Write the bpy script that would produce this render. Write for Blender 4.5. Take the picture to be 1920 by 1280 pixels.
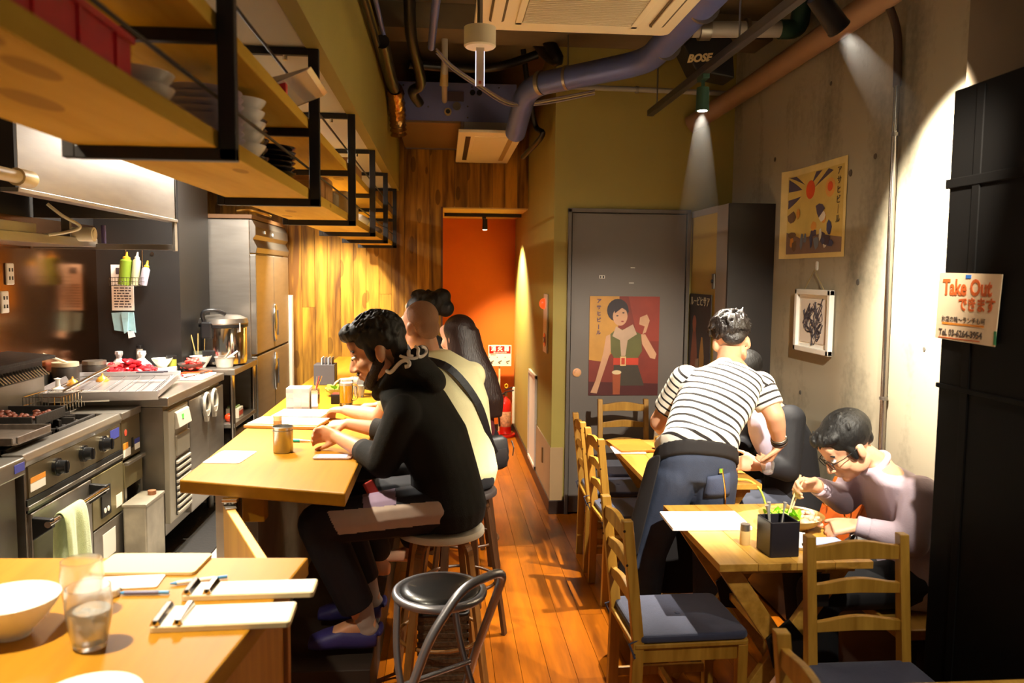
import bpy, bmesh, math, random
from mathutils import Vector, Matrix, Euler, Quaternion
R = math.radians
random.seed(7)
scene = bpy.context.scene
for o in list(bpy.data.objects):
    bpy.data.objects.remove(o, do_unlink=True)
COL = scene.collection

# ------------------------------------------------------------------ camera
cam_data = bpy.data.cameras.new('camera')
cam = bpy.data.objects.new('camera', cam_data)
COL.objects.link(cam)
cam_data.sensor_width = 36.0
cam_data.lens = 36.0 * 1500.0 / 1920.0
_yaw, _pitch, _roll = math.atan(128 / 1500.), math.atan(125 / 1500.), R(0.55)
_fw = Vector((math.sin(_yaw) * math.cos(_pitch), math.cos(_yaw) * math.cos(_pitch), -math.sin(_pitch)))
_rt = Vector((math.cos(_yaw), -math.sin(_yaw), 0))
_up = _rt.cross(_fw)
_r2 = _rt * math.cos(_roll) + _up * math.sin(_roll)
_u2 = -_rt * math.sin(_roll) + _up * math.cos(_roll)
_m = Matrix((_r2, _u2, -_fw)).transposed().to_4x4()
_m.translation = Vector((0, 0, 1.72))
cam.matrix_world = _m
cam_data.clip_start = 0.05
cam_data.dof.use_dof = True
cam_data.dof.focus_distance = 4.0
cam_data.dof.aperture_fstop = 3.4
scene.camera = cam

# ------------------------------------------------------------------ world, lights, exposure
world = bpy.data.worlds.new('world')
scene.world = world
world.use_nodes = True
world.node_tree.nodes['Background'].inputs[0].default_value = (1.0, 0.88, 0.66, 1)
world.node_tree.nodes['Background'].inputs[1].default_value = 0.19
scene.view_settings.view_transform = 'Standard'
scene.view_settings.look = 'None'
scene.view_settings.exposure = 0.0
scene.view_settings.gamma = 1.0
scene.view_settings.use_curve_mapping = False

def spot(name, loc, target, watts, cone, blend, col, radius=0.03):
    d = bpy.data.lights.new(name, 'SPOT')
    d.energy = watts; d.spot_size = R(cone); d.spot_blend = blend; d.color = col; d.shadow_soft_size = radius
    o = bpy.data.objects.new(name, d); COL.objects.link(o)
    o.location = loc
    o.rotation_euler = (Vector(target) - Vector(loc)).to_track_quat('-Z', 'Y').to_euler()
    return o

WARM = (1.0, 0.89, 0.66)
NEUT = (1.0, 0.91, 0.74)
# downlights in the kitchen ceiling, left of the hanging shelves
for i, (ly, w) in enumerate(((1.55, 230), (3.07, 240), (4.55, 370), (6.5, 400))):
    spot('kitchen_downlight', (-1.07, ly, 2.425), (-1.02, ly, 0) if ly < 6 else (-1.1, 7.3, 0.4), w, 92, 0.6, WARM, 0.035)
# fluorescent strip in the kitchen ceiling over the aisle
def strip(name, loc, sx, sy, watts, col):
    d = bpy.data.lights.new(name, 'AREA'); d.shape = 'RECTANGLE'; d.size = sx; d.size_y = sy; d.energy = watts; d.color = col
    o = bpy.data.objects.new(name, d); COL.objects.link(o); o.location = loc
    return o
strip('kitchen_strip', (-1.32, 4.75, 2.425), 0.10, 1.2, 105, (1.0, 0.94, 0.84))
# track lights over the tables, then an added front fill
spot('track_beam_table', (1.32, 4.1, 2.56), (1.0, 3.68, 0), 680, 58, 0.4, NEUT, 0.018)
spot('track_beam_wall', (1.408, 2.806, 2.578), (2.05, 2.97, 2.02), 1300, 72, 0.65, (1, 0.93, 0.78), 0.022)
spot('track_beam_near', (1.32, 1.75, 2.58), (1.22, 3.60, 1.12), 620, 58, 0.6, NEUT, 0.022)
spot('added_front_fill', (1.32, 0.85, 2.60), (1.36, 2.35, 0.75), 110, 54, 0.7, NEUT, 0.022)  # unseen lamp, added to brighten the back of the near chair
# corridor spot
spot('corridor_beam', (0.40, 7.95, 2.14), (0.77, 7.92, 1.0), 470, 105, 0.7, (1, 0.84, 0.52), 0.03)

# ------------------------------------------------------------------ helpers: objects
def tag(o, label=None, cat=None, group=None, kind=None):
    if label: o['label'] = label
    if cat: o['category'] = cat
    if group: o['group'] = group
    if kind: o['kind'] = kind
    return o

def empty(name, loc=(0, 0, 0), rz=0.0, label=None, cat=None, group=None, kind=None):
    o = bpy.data.objects.new(name, None)
    COL.objects.link(o)
    o.location = loc
    o.rotation_euler = (0, 0, rz)
    o.empty_display_size = 0.05
    return tag(o, label, cat, group, kind)

def copy_tree(o, parent=None):
    c = o.copy()
    COL.objects.link(c)
    if parent is not None:
        c.parent = parent
    for ch in o.children:
        copy_tree(ch, c)
    return c

def frame_from(d):
    d = Vector(d).normalized()
    a = Vector((0, 0, 1)) if abs(d.z) < 0.9 else Vector((1, 0, 0))
    u = a.cross(d).normalized()
    v = d.cross(u)
    return u, v, d

class MB:
    """collects solid shapes, then links them as one mesh object"""
    def __init__(self):
        self.v = []; self.f = []; self.mi = []; self.cur = 0
    def add(self, vs, fs):
        b = len(self.v)
        self.v += [tuple(x) for x in vs]
        self.f += [tuple(i + b for i in f) for f in fs]
        self.mi += [self.cur] * len(fs)
        return self
    def mat(self, i):
        self.cur = i; return self
    def box(self, x0, x1, y0, y1, z0, z1):
        return self.add([(x0, y0, z0), (x1, y0, z0), (x1, y1, z0), (x0, y1, z0), (x0, y0, z1), (x1, y0, z1), (x1, y1, z1), (x0, y1, z1)],
                        [(0, 3, 2, 1), (4, 5, 6, 7), (0, 1, 5, 4), (1, 2, 6, 5), (2, 3, 7, 6), (3, 0, 4, 7)])
    def bar(self, p0, p1, w, h, up=(0, 0, 1)):
        """rectangular bar from p0 to p1, w across, h along up"""
        p0 = Vector(p0); p1 = Vector(p1); d = (p1 - p0).normalized(); up = Vector(up)
        s = d.cross(up)
        if s.length < 1e-4: s = d.cross(Vector((1, 0, 0)))
        s.normalize(); u = s.cross(d).normalized()
        vs = []
        for p in (p0, p1):
            for a, b in ((-1, -1), (1, -1), (1, 1), (-1, 1)):
                vs.append(p + s * (a * w / 2) + u * (b * h / 2))
        return self.add(vs, [(3, 2, 1, 0), (4, 5, 6, 7), (0, 1, 5, 4), (1, 2, 6, 5), (2, 3, 7, 6), (3, 0, 4, 7)])
    def cyl(self, p0, p1, r0, r1=None, n=16, cap=True):
        r1 = r0 if r1 is None else r1
        p0 = Vector(p0); p1 = Vector(p1); u, v, d = frame_from(p1 - p0)
        vs = []
        for p, r in ((p0, r0), (p1, r1)):
            for i in range(n):
                a = 2 * math.pi * i / n
                vs.append(p + u * (math.cos(a) * r) + v * (math.sin(a) * r))
        fs = [(i, (i + 1) % n, n + (i + 1) % n, n + i) for i in range(n)]
        if cap: fs += [tuple(range(n - 1, -1, -1)), tuple(range(n, 2 * n))]
        return self.add(vs, fs)
    def tube(self, pts, r, n=10, closed=False):
        """tube along a polyline; r a number or one per point"""
        P = [Vector(p) for p in pts]; m = len(P)
        rs = r if isinstance(r, (list, tuple)) else [r] * m
        vs = []; prev = None
        for i in range(m):
            if closed: t = P[(i + 1) % m] - P[i - 1]
            else: t = P[min(i + 1, m - 1)] - P[max(i - 1, 0)]
            t.normalize()
            if prev is None: u, v, _ = frame_from(t)
            else:
                u = prev - t * prev.dot(t); u.normalize(); v = t.cross(u)
            prev = u
            for k in range(n):
                a = 2 * math.pi * k / n
                vs.append(P[i] + u * (math.cos(a) * rs[i]) + v * (math.sin(a) * rs[i]))
        fs = []
        for i in range(m if closed else m - 1):
            j = (i + 1) % m
            for k in range(n):
                fs.append((i * n + k, i * n + (k + 1) % n, j * n + (k + 1) % n, j * n + k))
        if not closed:
            fs += [tuple(range(n - 1, -1, -1)), tuple(range((m - 1) * n, m * n))]
        return self.add(vs, fs)
    def lathe(self, prof, c=(0, 0, 0), n=24, sx=1.0, sy=1.0):
        """profile of (r, z), bottom to top along the outside (and back down inside for a vessel)"""
        vs = []; fs = []; rings = []
        for r, z in prof:
            if r < 1e-5:
                rings.append([len(vs)]); vs.append((c[0], c[1], c[2] + z))
            else:
                rings.append(list(range(len(vs), len(vs) + n)))
                for k in range(n):
                    a = 2 * math.pi * k / n
                    vs.append((c[0] + math.cos(a) * r * sx, c[1] + math.sin(a) * r * sy, c[2] + z))
        for A, B in zip(rings[:-1], rings[1:]):
            for k in range(n):
                k2 = (k + 1) % n
                if len(A) == 1 and len(B) == 1: continue
                if len(A) == 1: fs.append((A[0], B[k2], B[k]))
                elif len(B) == 1: fs.append((A[k], A[k2], B[0]))
                else: fs.append((A[k], A[k2], B[k2], B[k]))
        return self.add(vs, fs)
    def ell(self, c, r, rot=None, nu=14, nv=9):
        """ellipsoid with radii r, optional 3x3 rotation"""
        c = Vector(c); vs = []; fs = []
        vs.append(Vector((0, 0, -r[2])))
        for j in range(1, nv):
            ph = -math.pi / 2 + math.pi * j / nv
            for i in range(nu):
                a = 2 * math.pi * i / nu
                vs.append(Vector((r[0] * math.cos(ph) * math.cos(a), r[1] * math.cos(ph) * math.sin(a), r[2] * math.sin(ph))))
        vs.append(Vector((0, 0, r[2])))
        top = len(vs) - 1
        for i in range(nu):
            fs.append((0, 1 + (i + 1) % nu, 1 + i))
            fs.append((top, 1 + (nv - 2) * nu + i, 1 + (nv - 2) * nu + (i + 1) % nu))
        for j in range(nv - 2):
            for i in range(nu):
                a = 1 + j * nu + i; b = 1 + j * nu + (i + 1) % nu
                fs.append((a, b, b + nu, a + nu))
        vs = [c + ((rot @ p) if rot is not None else p) for p in vs]
        return self.add(vs, fs)
    def prism(self, poly, axis, a0, a1):
        """extrude a polygon of 2D points; axis 0/1/2 is the extrusion axis, the points fill the other two in order"""
        def mk(p, a):
            q = list(p); q.insert(axis, a); return tuple(q)
        n = len(poly)
        vs = [mk(p, a0) for p in poly] + [mk(p, a1) for p in poly]
        fs = [tuple(range(n - 1, -1, -1)), tuple(range(n, 2 * n))] + [(i, (i + 1) % n, n + (i + 1) % n, n + i) for i in range(n)]
        return self.add(vs, fs)
    def rbox(self, x0, x1, y0, y1, z0, z1, r, seg=3):
        """flat slab with rounded vertical corners"""
        poly = []
        for cx, cy, a0 in ((x1 - r, y1 - r, 0), (x0 + r, y1 - r, 90), (x0 + r, y0 + r, 180), (x1 - r, y0 + r, 270)):
            for k in range(seg + 1):
                a = R(a0 + 90 * k / seg)
                poly.append((cx + r * math.cos(a), cy + r * math.sin(a)))
        return self.prism(poly, 2, z0, z1)
    def xf(self, m, start=0):
        for i in range(start, len(self.v)):
            self.v[i] = tuple(m @ Vector(self.v[i]))
        return self
    def mesh(self, name, mats, smooth=False):
        me = bpy.data.meshes.new(name)
        me.from_pydata(self.v, [], self.f)
        bm = bmesh.new(); bm.from_mesh(me)
        bmesh.ops.recalc_face_normals(bm, faces=bm.faces)
        bm.to_mesh(me); bm.free()
        for m in (mats if isinstance(mats, (list, tuple)) else [mats]): me.materials.append(m)
        me.polygons.foreach_set('material_index', self.mi)
        if smooth: smooth_mesh(me, smooth)
        return me
    def build(self, name, mats, parent=None, smooth=False, bevel=0.0, seg=2, loc=None, rot=None, label=None):
        o = bpy.data.objects.new(name, self.mesh(name, mats, smooth))
        COL.objects.link(o)
        if parent is not None: o.parent = parent
        if loc is not None: o.location = loc
        if rot is not None: o.rotation_euler = rot
        if bevel:
            b = o.modifiers.new('bevel', 'BEVEL'); b.width = bevel; b.segments = seg; b.limit_method = 'ANGLE'; b.angle_limit = R(40)
        if label: o['label'] = label
        return o

def smooth_mesh(me, ang=40):
    ang = 40 if ang is True else ang
    me.polygons.foreach_set('use_smooth', [True] * len(me.polygons))
    bm = bmesh.new(); bm.from_mesh(me)
    lim = R(ang)
    for e in bm.edges:
        if len(e.link_faces) == 2 and e.calc_face_angle(0) > lim: e.smooth = False
    bm.to_mesh(me); bm.free()

def bez(p0, p1, p2, p3, n=10):
    p0, p1, p2, p3 = map(Vector, (p0, p1, p2, p3)); out = []
    for i in range(n + 1):
        t = i / n; s = 1 - t
        out.append(p0 * s ** 3 + p1 * 3 * s * s * t + p2 * 3 * s * t * t + p3 * t ** 3)
    return out

def spline(pts, n=6):
    """Catmull-Rom through the points"""
    P = [Vector(p) for p in pts]; out = []
    for i in range(len(P) - 1):
        a = P[max(i - 1, 0)]; b = P[i]; c = P[i + 1]; d = P[min(i + 2, len(P) - 1)]
        for k in range(n):
            t = k / n
            out.append(0.5 * ((2 * b) + (c - a) * t + (2 * a - 5 * b + 4 * c - d) * t * t + (3 * b - a - 3 * c + d) * t ** 3))
    out.append(P[-1])
    return out

def fillet(pts, r, n=5):
    """polyline with rounded corners"""
    P = [Vector(p) for p in pts]; out = [P[0]]
    for i in range(1, len(P) - 1):
        a = (P[i - 1] - P[i]); b = (P[i + 1] - P[i])
        rr = min(r, a.length * 0.49, b.length * 0.49)
        s = P[i] + a.normalized() * rr; e = P[i] + b.normalized() * rr
        for k in range(n + 1):
            t = k / n
            out.append(s * (1 - t) ** 2 + P[i] * 2 * t * (1 - t) + e * t * t)
    out.append(P[-1])
    return out

def text(name, body, size, mat_, loc, right, up, parent=None, depth=0.0006, bold=0.0, shear=0.0, align='CENTER', sx=1.0, space=1.0):
    """lettering as a thin mesh; right and up are the reading directions"""
    c = bpy.data.curves.new(name, 'FONT')
    c.body = body; c.size = size; c.align_x = align; c.align_y = 'CENTER'; c.extrude = depth; c.offset = bold; c.shear = shear; c.space_character = space
    c.resolution_u = 3
    t = bpy.data.objects.new(name, c); COL.objects.link(t)
    bpy.context.view_layer.update()
    me = bpy.data.meshes.new_from_object(t.evaluated_get(bpy.context.evaluated_depsgraph_get()))
    bpy.data.objects.remove(t, do_unlink=True); bpy.data.curves.remove(c)
    me.materials.clear(); me.materials.append(mat_)
    o = bpy.data.objects.new(name, me); COL.objects.link(o)
    r = Vector(right).normalized(); u = Vector(up).normalized(); n = r.cross(u)
    m = Matrix((r * sx, u, n)).transposed().to_4x4(); m.translation = Vector(loc)
    me.transform(m)
    if parent is not None:
        o.parent = parent
    return o

# ------------------------------------------------------------------ helpers: materials
MATS = {}
def srgb(h):
    if isinstance(h, (tuple, list)): return tuple(h)
    h = h.lstrip('#'); out = []
    for i in (0, 2, 4):
        c = int(h[i:i + 2], 16) / 255.0
        out.append(c / 12.92 if c <= 0.04045 else ((c + 0.055) / 1.055) ** 2.4)
    return tuple(out)

def mat(name, col, rough=0.5, metal=0.0, var=0.0, vscale=8.0, bump=0.0, bscale=60.0, emit=0.0, trans=0.0, ior=1.45, coat=0.0, sheen=0.0, sss=0.0, stretch=(1, 1, 1), alpha=1.0, aniso=0.0):
    if name in MATS: return MATS[name]
    m = bpy.data.materials.new(name); m.use_nodes = True
    nt = m.node_tree; N = nt.nodes; L = nt.links; b = N['Principled BSDF']
    c = srgb(col)
    b.inputs['Base Color'].default_value = (*c, 1); b.inputs['Roughness'].default_value = rough; b.inputs['Metallic'].default_value = metal
    b.inputs['IOR'].default_value = ior; b.inputs['Transmission Weight'].default_value = trans; b.inputs['Coat Weight'].default_value = coat
    b.inputs['Sheen Weight'].default_value = sheen; b.inputs['Alpha'].default_value = alpha
    if sss:
        b.inputs['Subsurface Weight'].default_value = sss; b.inputs['Subsurface Radius'].default_value = (0.9, 0.35, 0.2); b.inputs['Subsurface Scale'].default_value = 0.01
    if emit:
        b.inputs['Emission Color'].default_value = (*c, 1); b.inputs['Emission Strength'].default_value = emit
    if var or bump:
        tc = N.new('ShaderNodeTexCoord'); mp = N.new('ShaderNodeMapping'); mp.inputs['Scale'].default_value = stretch
        L.new(tc.outputs['Object'], mp.inputs['Vector'])
    if var:
        nz = N.new('ShaderNodeTexNoise'); nz.inputs['Scale'].default_value = vscale; nz.inputs['Detail'].default_value = 5
        L.new(mp.outputs[0], nz.inputs['Vector'])
        mr = N.new('ShaderNodeMapRange'); mr.inputs[1].default_value = 0.25; mr.inputs[2].default_value = 0.75
        mr.inputs[3].default_value = 1 - var; mr.inputs[4].default_value = 1 + var
        L.new(nz.outputs['Fac'], mr.inputs[0])
        mx = N.new('ShaderNodeVectorMath'); mx.operation = 'SCALE'; mx.inputs[0].default_value = c
        L.new(mr.outputs[0], mx.inputs['Scale']); L.new(mx.outputs[0], b.inputs['Base Color'])
    if bump:
        nb = N.new('ShaderNodeTexNoise'); nb.inputs['Scale'].default_value = bscale; nb.inputs['Detail'].default_value = 4
        L.new(mp.outputs[0], nb.inputs['Vector'])
        bp = N.new('ShaderNodeBump'); bp.inputs['Strength'].default_value = bump; bp.inputs['Distance'].default_value = 0.004
        L.new(nb.outputs['Fac'], bp.inputs['Height']); L.new(bp.outputs[0], b.inputs['Normal'])
    MATS[name] = m
    return m

def wood(name, light, dark, axis=0, rough=0.45, scale=1.0, knots=0.0, contrast=1.0, per_object=0.0, bump=0.15, coat=0.0, grain=1.0, spec=0.5):
    """streaky timber; axis is the direction of the grain in object space"""
    if name in MATS: return MATS[name]
    m = bpy.data.materials.new(name); m.use_nodes = True
    nt = m.node_tree; N = nt.nodes; L = nt.links; b = N['Principled BSDF']
    b.inputs['Roughness'].default_value = rough; b.inputs['Coat Weight'].default_value = coat; b.inputs['Coat Roughness'].default_value = 0.2; b.inputs['Specular IOR Level'].default_value = spec
    tc = N.new('ShaderNodeTexCoord'); mp = N.new('ShaderNodeMapping')
    st = [9 * scale] * 3; st[axis] = 0.9 * scale
    mp.inputs['Scale'].default_value = st
    L.new(tc.outputs['Object'], mp.inputs['Vector'])
    oi = N.new('ShaderNodeObjectInfo')
    ofs = N.new('ShaderNodeVectorMath'); ofs.operation = 'SCALE'; ofs.inputs[0].default_value = (37, 53, 71)
    L.new(oi.outputs['Random'], ofs.inputs['Scale'])
    ad = N.new('ShaderNodeVectorMath'); ad.operation = 'ADD'
    L.new(mp.outputs[0], ad.inputs[0]); L.new(ofs.outputs[0], ad.inputs[1])
    n1 = N.new('ShaderNodeTexNoise'); n1.inputs['Scale'].default_value = 1.6; n1.inputs['Detail'].default_value = 6; n1.inputs['Distortion'].default_value = 0.7
    L.new(ad.outputs[0], n1.inputs['Vector'])
    n2 = N.new('ShaderNodeTexNoise'); n2.inputs['Scale'].default_value = 9.0 * grain; n2.inputs['Detail'].default_value = 3
    L.new(ad.outputs[0], n2.inputs['Vector'])
    ma = N.new('ShaderNodeMath'); ma.operation = 'MULTIPLY_ADD'; ma.inputs[1].default_value = 0.35
    L.new(n2.outputs['Fac'], ma.inputs[0]); L.new(n1.outputs['Fac'], ma.inputs[2])
    cr = N.new('ShaderNodeValToRGB')
    lo = 0.675 - 0.2 / contrast; hi = 0.675 + 0.2 / contrast
    cr.color_ramp.elements[0].position = lo; cr.color_ramp.elements[0].color = (*srgb(dark), 1)
    cr.color_ramp.elements[1].position = hi; cr.color_ramp.elements[1].color = (*srgb(light), 1)
    L.new(ma.outputs[0], cr.inputs['Fac'])
    last = cr.outputs['Color']
    if knots:
        mk = N.new('ShaderNodeMapping'); sk = [7.0] * 3; sk[axis] = 2.4
        mk.inputs['Scale'].default_value = sk
        L.new(tc.outputs['Object'], mk.inputs['Vector'])
        ak = N.new('ShaderNodeVectorMath'); ak.operation = 'ADD'
        L.new(mk.outputs[0], ak.inputs[0]); L.new(ofs.outputs[0], ak.inputs[1])
        vo = N.new('ShaderNodeTexVoronoi'); vo.inputs['Scale'].default_value = 1.0
        L.new(ak.outputs[0], vo.inputs['Vector'])
        kr = N.new('ShaderNodeMapRange'); kr.inputs[1].default_value = 0.19; kr.inputs[2].default_value = 0.2; kr.inputs[3].default_value = knots; kr.inputs[4].default_value = 0.0
        L.new(vo.outputs['Distance'], kr.inputs[0])
        mx = N.new('ShaderNodeMix'); mx.data_type = 'RGBA'
        L.new(kr.outputs[0], mx.inputs[0]); L.new(last, mx.inputs[6])
        d = srgb(dark); mx.inputs[7].default_value = (d[0] * 0.45, d[1] * 0.4, d[2] * 0.4, 1)
        last = mx.outputs[2]
    if per_object:
        mr = N.new('ShaderNodeMapRange'); mr.inputs[3].default_value = 1 - per_object; mr.inputs[4].default_value = 1 + per_object
        L.new(oi.outputs['Random'], mr.inputs[0])
        vm = N.new('ShaderNodeVectorMath'); vm.operation = 'SCALE'
        L.new(last, vm.inputs[0]); L.new(mr.outputs[0], vm.inputs['Scale'])
        last = vm.outputs[0]
    L.new(last, b.inputs['Base Color'])
    if bump:
        bp = N.new('ShaderNodeBump'); bp.inputs['Strength'].default_value = bump; bp.inputs['Distance'].default_value = 0.002
        L.new(ma.outputs[0], bp.inputs['Height']); L.new(bp.outputs[0], b.inputs['Normal'])
    MATS[name] = m
    return m

def concrete(name, c1, c2, rough=0.75):
    m = bpy.data.materials.new(name); m.use_nodes = True
    nt = m.node_tree; N = nt.nodes; L = nt.links; b = N['Principled BSDF']
    b.inputs['Roughness'].default_value = rough
    tc = N.new('ShaderNodeTexCoord')
    def noise(scale, det, sc=(1, 1, 1), dist=0.0):
        mp = N.new('ShaderNodeMapping'); mp.inputs['Scale'].default_value = sc
        L.new(tc.outputs['Object'], mp.inputs['Vector'])
        n = N.new('ShaderNodeTexNoise'); n.inputs['Scale'].default_value = scale; n.inputs['Detail'].default_value = det; n.inputs['Distortion'].default_value = dist
        L.new(mp.outputs[0], n.inputs['Vector']); return n.outputs['Fac']
    big = noise(1.3, 6, (1, 1, 0.7), 0.4); streak = noise(2.2, 5, (1, 2.2, 0.35)); fine = noise(34, 4)
    def madd(a, k, c):
        n = N.new('ShaderNodeMath'); n.operation = 'MULTIPLY_ADD'; n.inputs[1].default_value = k
        L.new(a, n.inputs[0]); L.new(c, n.inputs[2]); return n.outputs[0]
    s = madd(streak, 0.8, madd(fine, 0.25, big))
    cr = N.new('ShaderNodeValToRGB')
    cr.color_ramp.elements[0].position = 0.74; cr.color_ramp.elements[0].color = (*srgb(c1), 1)
    cr.color_ramp.elements[1].position = 1.22; cr.color_ramp.elements[1].color = (*srgb(c2), 1)
    L.new(s, cr.inputs['Fac']); L.new(cr.outputs['Color'], b.inputs['Base Color'])
    bp = N.new('ShaderNodeBump'); bp.inputs['Strength'].default_value = 0.25; bp.inputs['Distance'].default_value = 0.004
    L.new(s, bp.inputs['Height']); L.new(bp.outputs[0], b.inputs['Normal'])
    MATS[name] = m
    return m

def glass(name, tint='#ffffff', rough=0.0, ior=1.45):
    return mat(name, tint, rough, trans=1.0, ior=ior)

STEEL = mat('brushed_steel', '#9c958c', 0.36, 0.9, var=0.10, vscale=5, bump=0.03, bscale=40, stretch=(1, 1, 6))
STEEL_D = mat('dull_steel', '#8d867d', 0.42, 1.0, var=0.15, vscale=6)
CHROME = mat('chrome', '#d8d4cf', 0.12, 1.0)
BLACKM = mat('black_metal', '#211c1a', 0.45, 0.3, bump=0.05)
BLACKP = mat('black_plastic', '#141314', 0.4)
IRON = mat('cast_iron', '#2c2826', 0.6, 0.6, var=0.3, vscale=20, bump=0.3, bscale=80)
WHITE = mat('white_paint', '#d9d2c4', 0.5)
PORC = mat('white_porcelain', '#efeae2', 0.18, coat=0.3)
PAPER = mat('white_paper', '#f3efe6', 0.7)
GLASS = glass('clear_glass')
# ================================================================== structure
OLIVE = mat('olive_paint', '#9c8a42', 0.6, var=0.05, vscale=3, bump=0.08, bscale=150)
ORANGE = mat('orange_plaster', '#c85c03', 0.75, var=0.04, vscale=5, bump=0.12, bscale=160)
DARKCEIL = mat('dark_slab', '#66563f', 0.85, var=0.25, vscale=3, bump=0.2, bscale=30)
WHITECEIL = mat('white_ceiling_board', '#e3dac6', 0.6, var=0.03, vscale=2)
KBLACK = mat('kitchen_black_paint', '#1c1917', 0.5, var=0.12, vscale=5, bump=0.05)
FLOORW = wood('floor_timber', '#a85a08', '#743a05', 1, 0.30, 0.9, contrast=0.8, per_object=0.12, bump=0.05, coat=0.06, spec=0.35)
WALLW = wood('reclaimed_timber', '#bd882a', '#5e3a10', 2, 0.6, 0.55, spec=0.25, knots=0.55, contrast=1.2, per_object=0.30, bump=0.25, grain=0.8)
CONC = concrete('fair_faced_concrete', '#67604f', '#978c76')
BROWN = mat('dark_brown_skirting', '#2a1a12', 0.4)
GREYDOOR = mat('grey_door_paint', '#6a625c', 0.45, var=0.03, vscale=4)

def struct(name, mb, m, **k):
    return tag(mb.build(name, m, **k), kind='structure')

fl = struct('floor', MB().box(-0.86, 2.05, -0.4, 8.75, -0.08, -0.012), BROWN)
pw = 0.118
bx = {}
k = 0
x = -0.84
while x < 2.04:
    y = -0.4 - random.random() * 1.4
    while y < 8.75:
        L_ = 1.82
        y0, y1 = max(y, -0.4), min(y + L_, 8.74)
        if y1 - y0 > 0.05:
            w = min(pw, 2.045 - x) - 0.002
            key = (round(y1 - y0, 3), round(w, 3))
            if key not in bx:
                bx[key] = MB().box(0, w, 0, y1 - y0 - 0.002, -0.012, 0).mesh('plank', FLOORW)
            o = bpy.data.objects.new('plank', bx[key]); COL.objects.link(o); o.parent = fl; o.location = (x, y0, 0)
        y += L_
    x += pw
KFLOOR = mat('grey_kitchen_floor', '#a8a29b', 0.5, var=0.08, vscale=12, bump=0.1, bscale=90)
struct('floor_kitchen', MB().box(-2.2, -0.86, -0.4, 7.4, -0.08, 0.2), KFLOOR)

# timber wall at the back with the passage opening
wb = struct('wall_back', MB().box(-2.2, -0.02, 7.42, 7.52, 0, 3.35).box(-0.02, 0.77, 7.42, 7.52, 2.34, 3.35), BROWN)
x = -0.02
i = 0
while x > -2.19:
    w = min(0.115, x + 2.2) - 0.003
    cut = random.uniform(0.9, 2.6) if i % 3 == 1 else None
    for z0, z1 in (((0, cut - 0.002), (cut, 3.35)) if cut else ((0, 3.35),)):
        d = random.uniform(0.0, 0.004)
        MB().box(-w, 0, -0.018 - d, 0.02, 0, z1 - z0).build('wall_plank', WALLW, wb, loc=(x, 7.42, z0))
    x -= 0.115; i += 1
x = -0.02
while x < 0.76:
    w = min(0.115, 0.77 - x) - 0.003
    MB().box(0, w, -0.018 - random.uniform(0, 0.004), 0.02, 0, 1.02).build('wall_plank', WALLW, wb, loc=(x, 7.42, 2.33))
    x += 0.115
struct('trim_1', MB().box(-0.03, -0.012, 7.36, 7.54, 0, 2.33), mat('brown_jamb', '#5d3413', 0.5), bevel=0.002)
struct('wall_corridor_end', MB().box(-0.8, 0.9, 8.72, 8.82, 0, 2.6), ORANGE)
struct('baseboard_corridor_end', MB().box(-0.8, 0.77, 8.705, 8.72, 0, 0.075), BROWN, bevel=0.002)
struct('wall_corridor_left', MB().box(-0.8, -0.7, 7.5, 8.75, 0, 2.6), ORANGE)
struct('ceiling_corridor', MB().box(-0.8, 0.77, 7.425, 8.75, 2.32, 2.36), mat('pale_yellow_board', '#d4b562', 0.6))
struct('wall_corridor_right', MB().box(0.77, 0.87, 5.73, 8.75, 0, 3.35), OLIVE)
WAINS = mat('beige_wainscot', '#a98a63', 0.5, var=0.04)
w = struct('trim_2', MB().box(0.762, 0.77, 5.624, 7.05, 0.1, 0.485).box(0.762, 0.855, 5.618, 5.63, 0.1, 0.485), WAINS, bevel=0.001)
struct('baseboard_corridor_right', MB().box(0.755, 0.77, 5.622, 8.72, 0, 0.1).box(0.755, 0.868, 5.61, 5.63, 0, 0.1), BROWN, bevel=0.002)
# olive wall with the grey door
struct('wall_door', MB().box(0.77, 0.868, 5.63, 5.73, 0, 3.35).box(0.868, 1.745, 5.63, 5.73, 2.185, 3.35).box(1.745, 2.15, 5.63, 5.73, 0, 3.35).box(0.868, 1.745, 5.70, 5.73, 0, 2.185), OLIVE)
door = empty('door_1', (1.30, 5.63, 0), kind='structure')
def wmat(o):
    m = o.matrix_basis.copy()
    return wmat(o.parent) @ o.matrix_parent_inverse @ m if o.parent else m
def rel(o, p):
    """parent o under p, keeping the geometry where it was drawn in world space"""
    o.parent = p
    o.matrix_parent_inverse = wmat(p).inverted()
    return o
FRG = mat('grey_frame_paint', '#5f5750', 0.4)
rel(MB().box(0.868, 0.892, 5.60, 5.70, 0, 2.185).box(1.722, 1.746, 5.60, 5.70, 0, 2.185).box(0.868, 1.746, 5.60, 5.70, 2.162, 2.19).build('door_frame', FRG, bevel=0.002), door)
leaf = rel(MB().box(0.897, 1.717, 5.615, 5.655, 0.012, 2.157).build('door_leaf', GREYDOOR, bevel=0.003), door)
hm = MB().cyl((0.945, 5.613, 1.03), (0.945, 5.606, 1.03), 0.031, n=24).cyl((0.945, 5.607, 1.03), (0.945, 5.598, 1.03), 0.017, n=20)
h = hm.build('door_pull', CHROME, smooth=40); rel(h, leaf)
g = rel(MB().box(1.095, 1.135, 5.611, 5.615, 1.700, 1.722).build('door_label', PAPER), leaf)
rel(MB().box(1.100, 1.110, 5.610, 5.611, 1.703, 1.719).box(1.118, 1.130, 5.610, 5.611, 1.703, 1.719).build('door_label_print', BLACKP), leaf)
rel(MB().box(1.32, 1.35, 5.612, 5.615, 1.776, 1.780).build('tape_scrap', PAPER), leaf)
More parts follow.
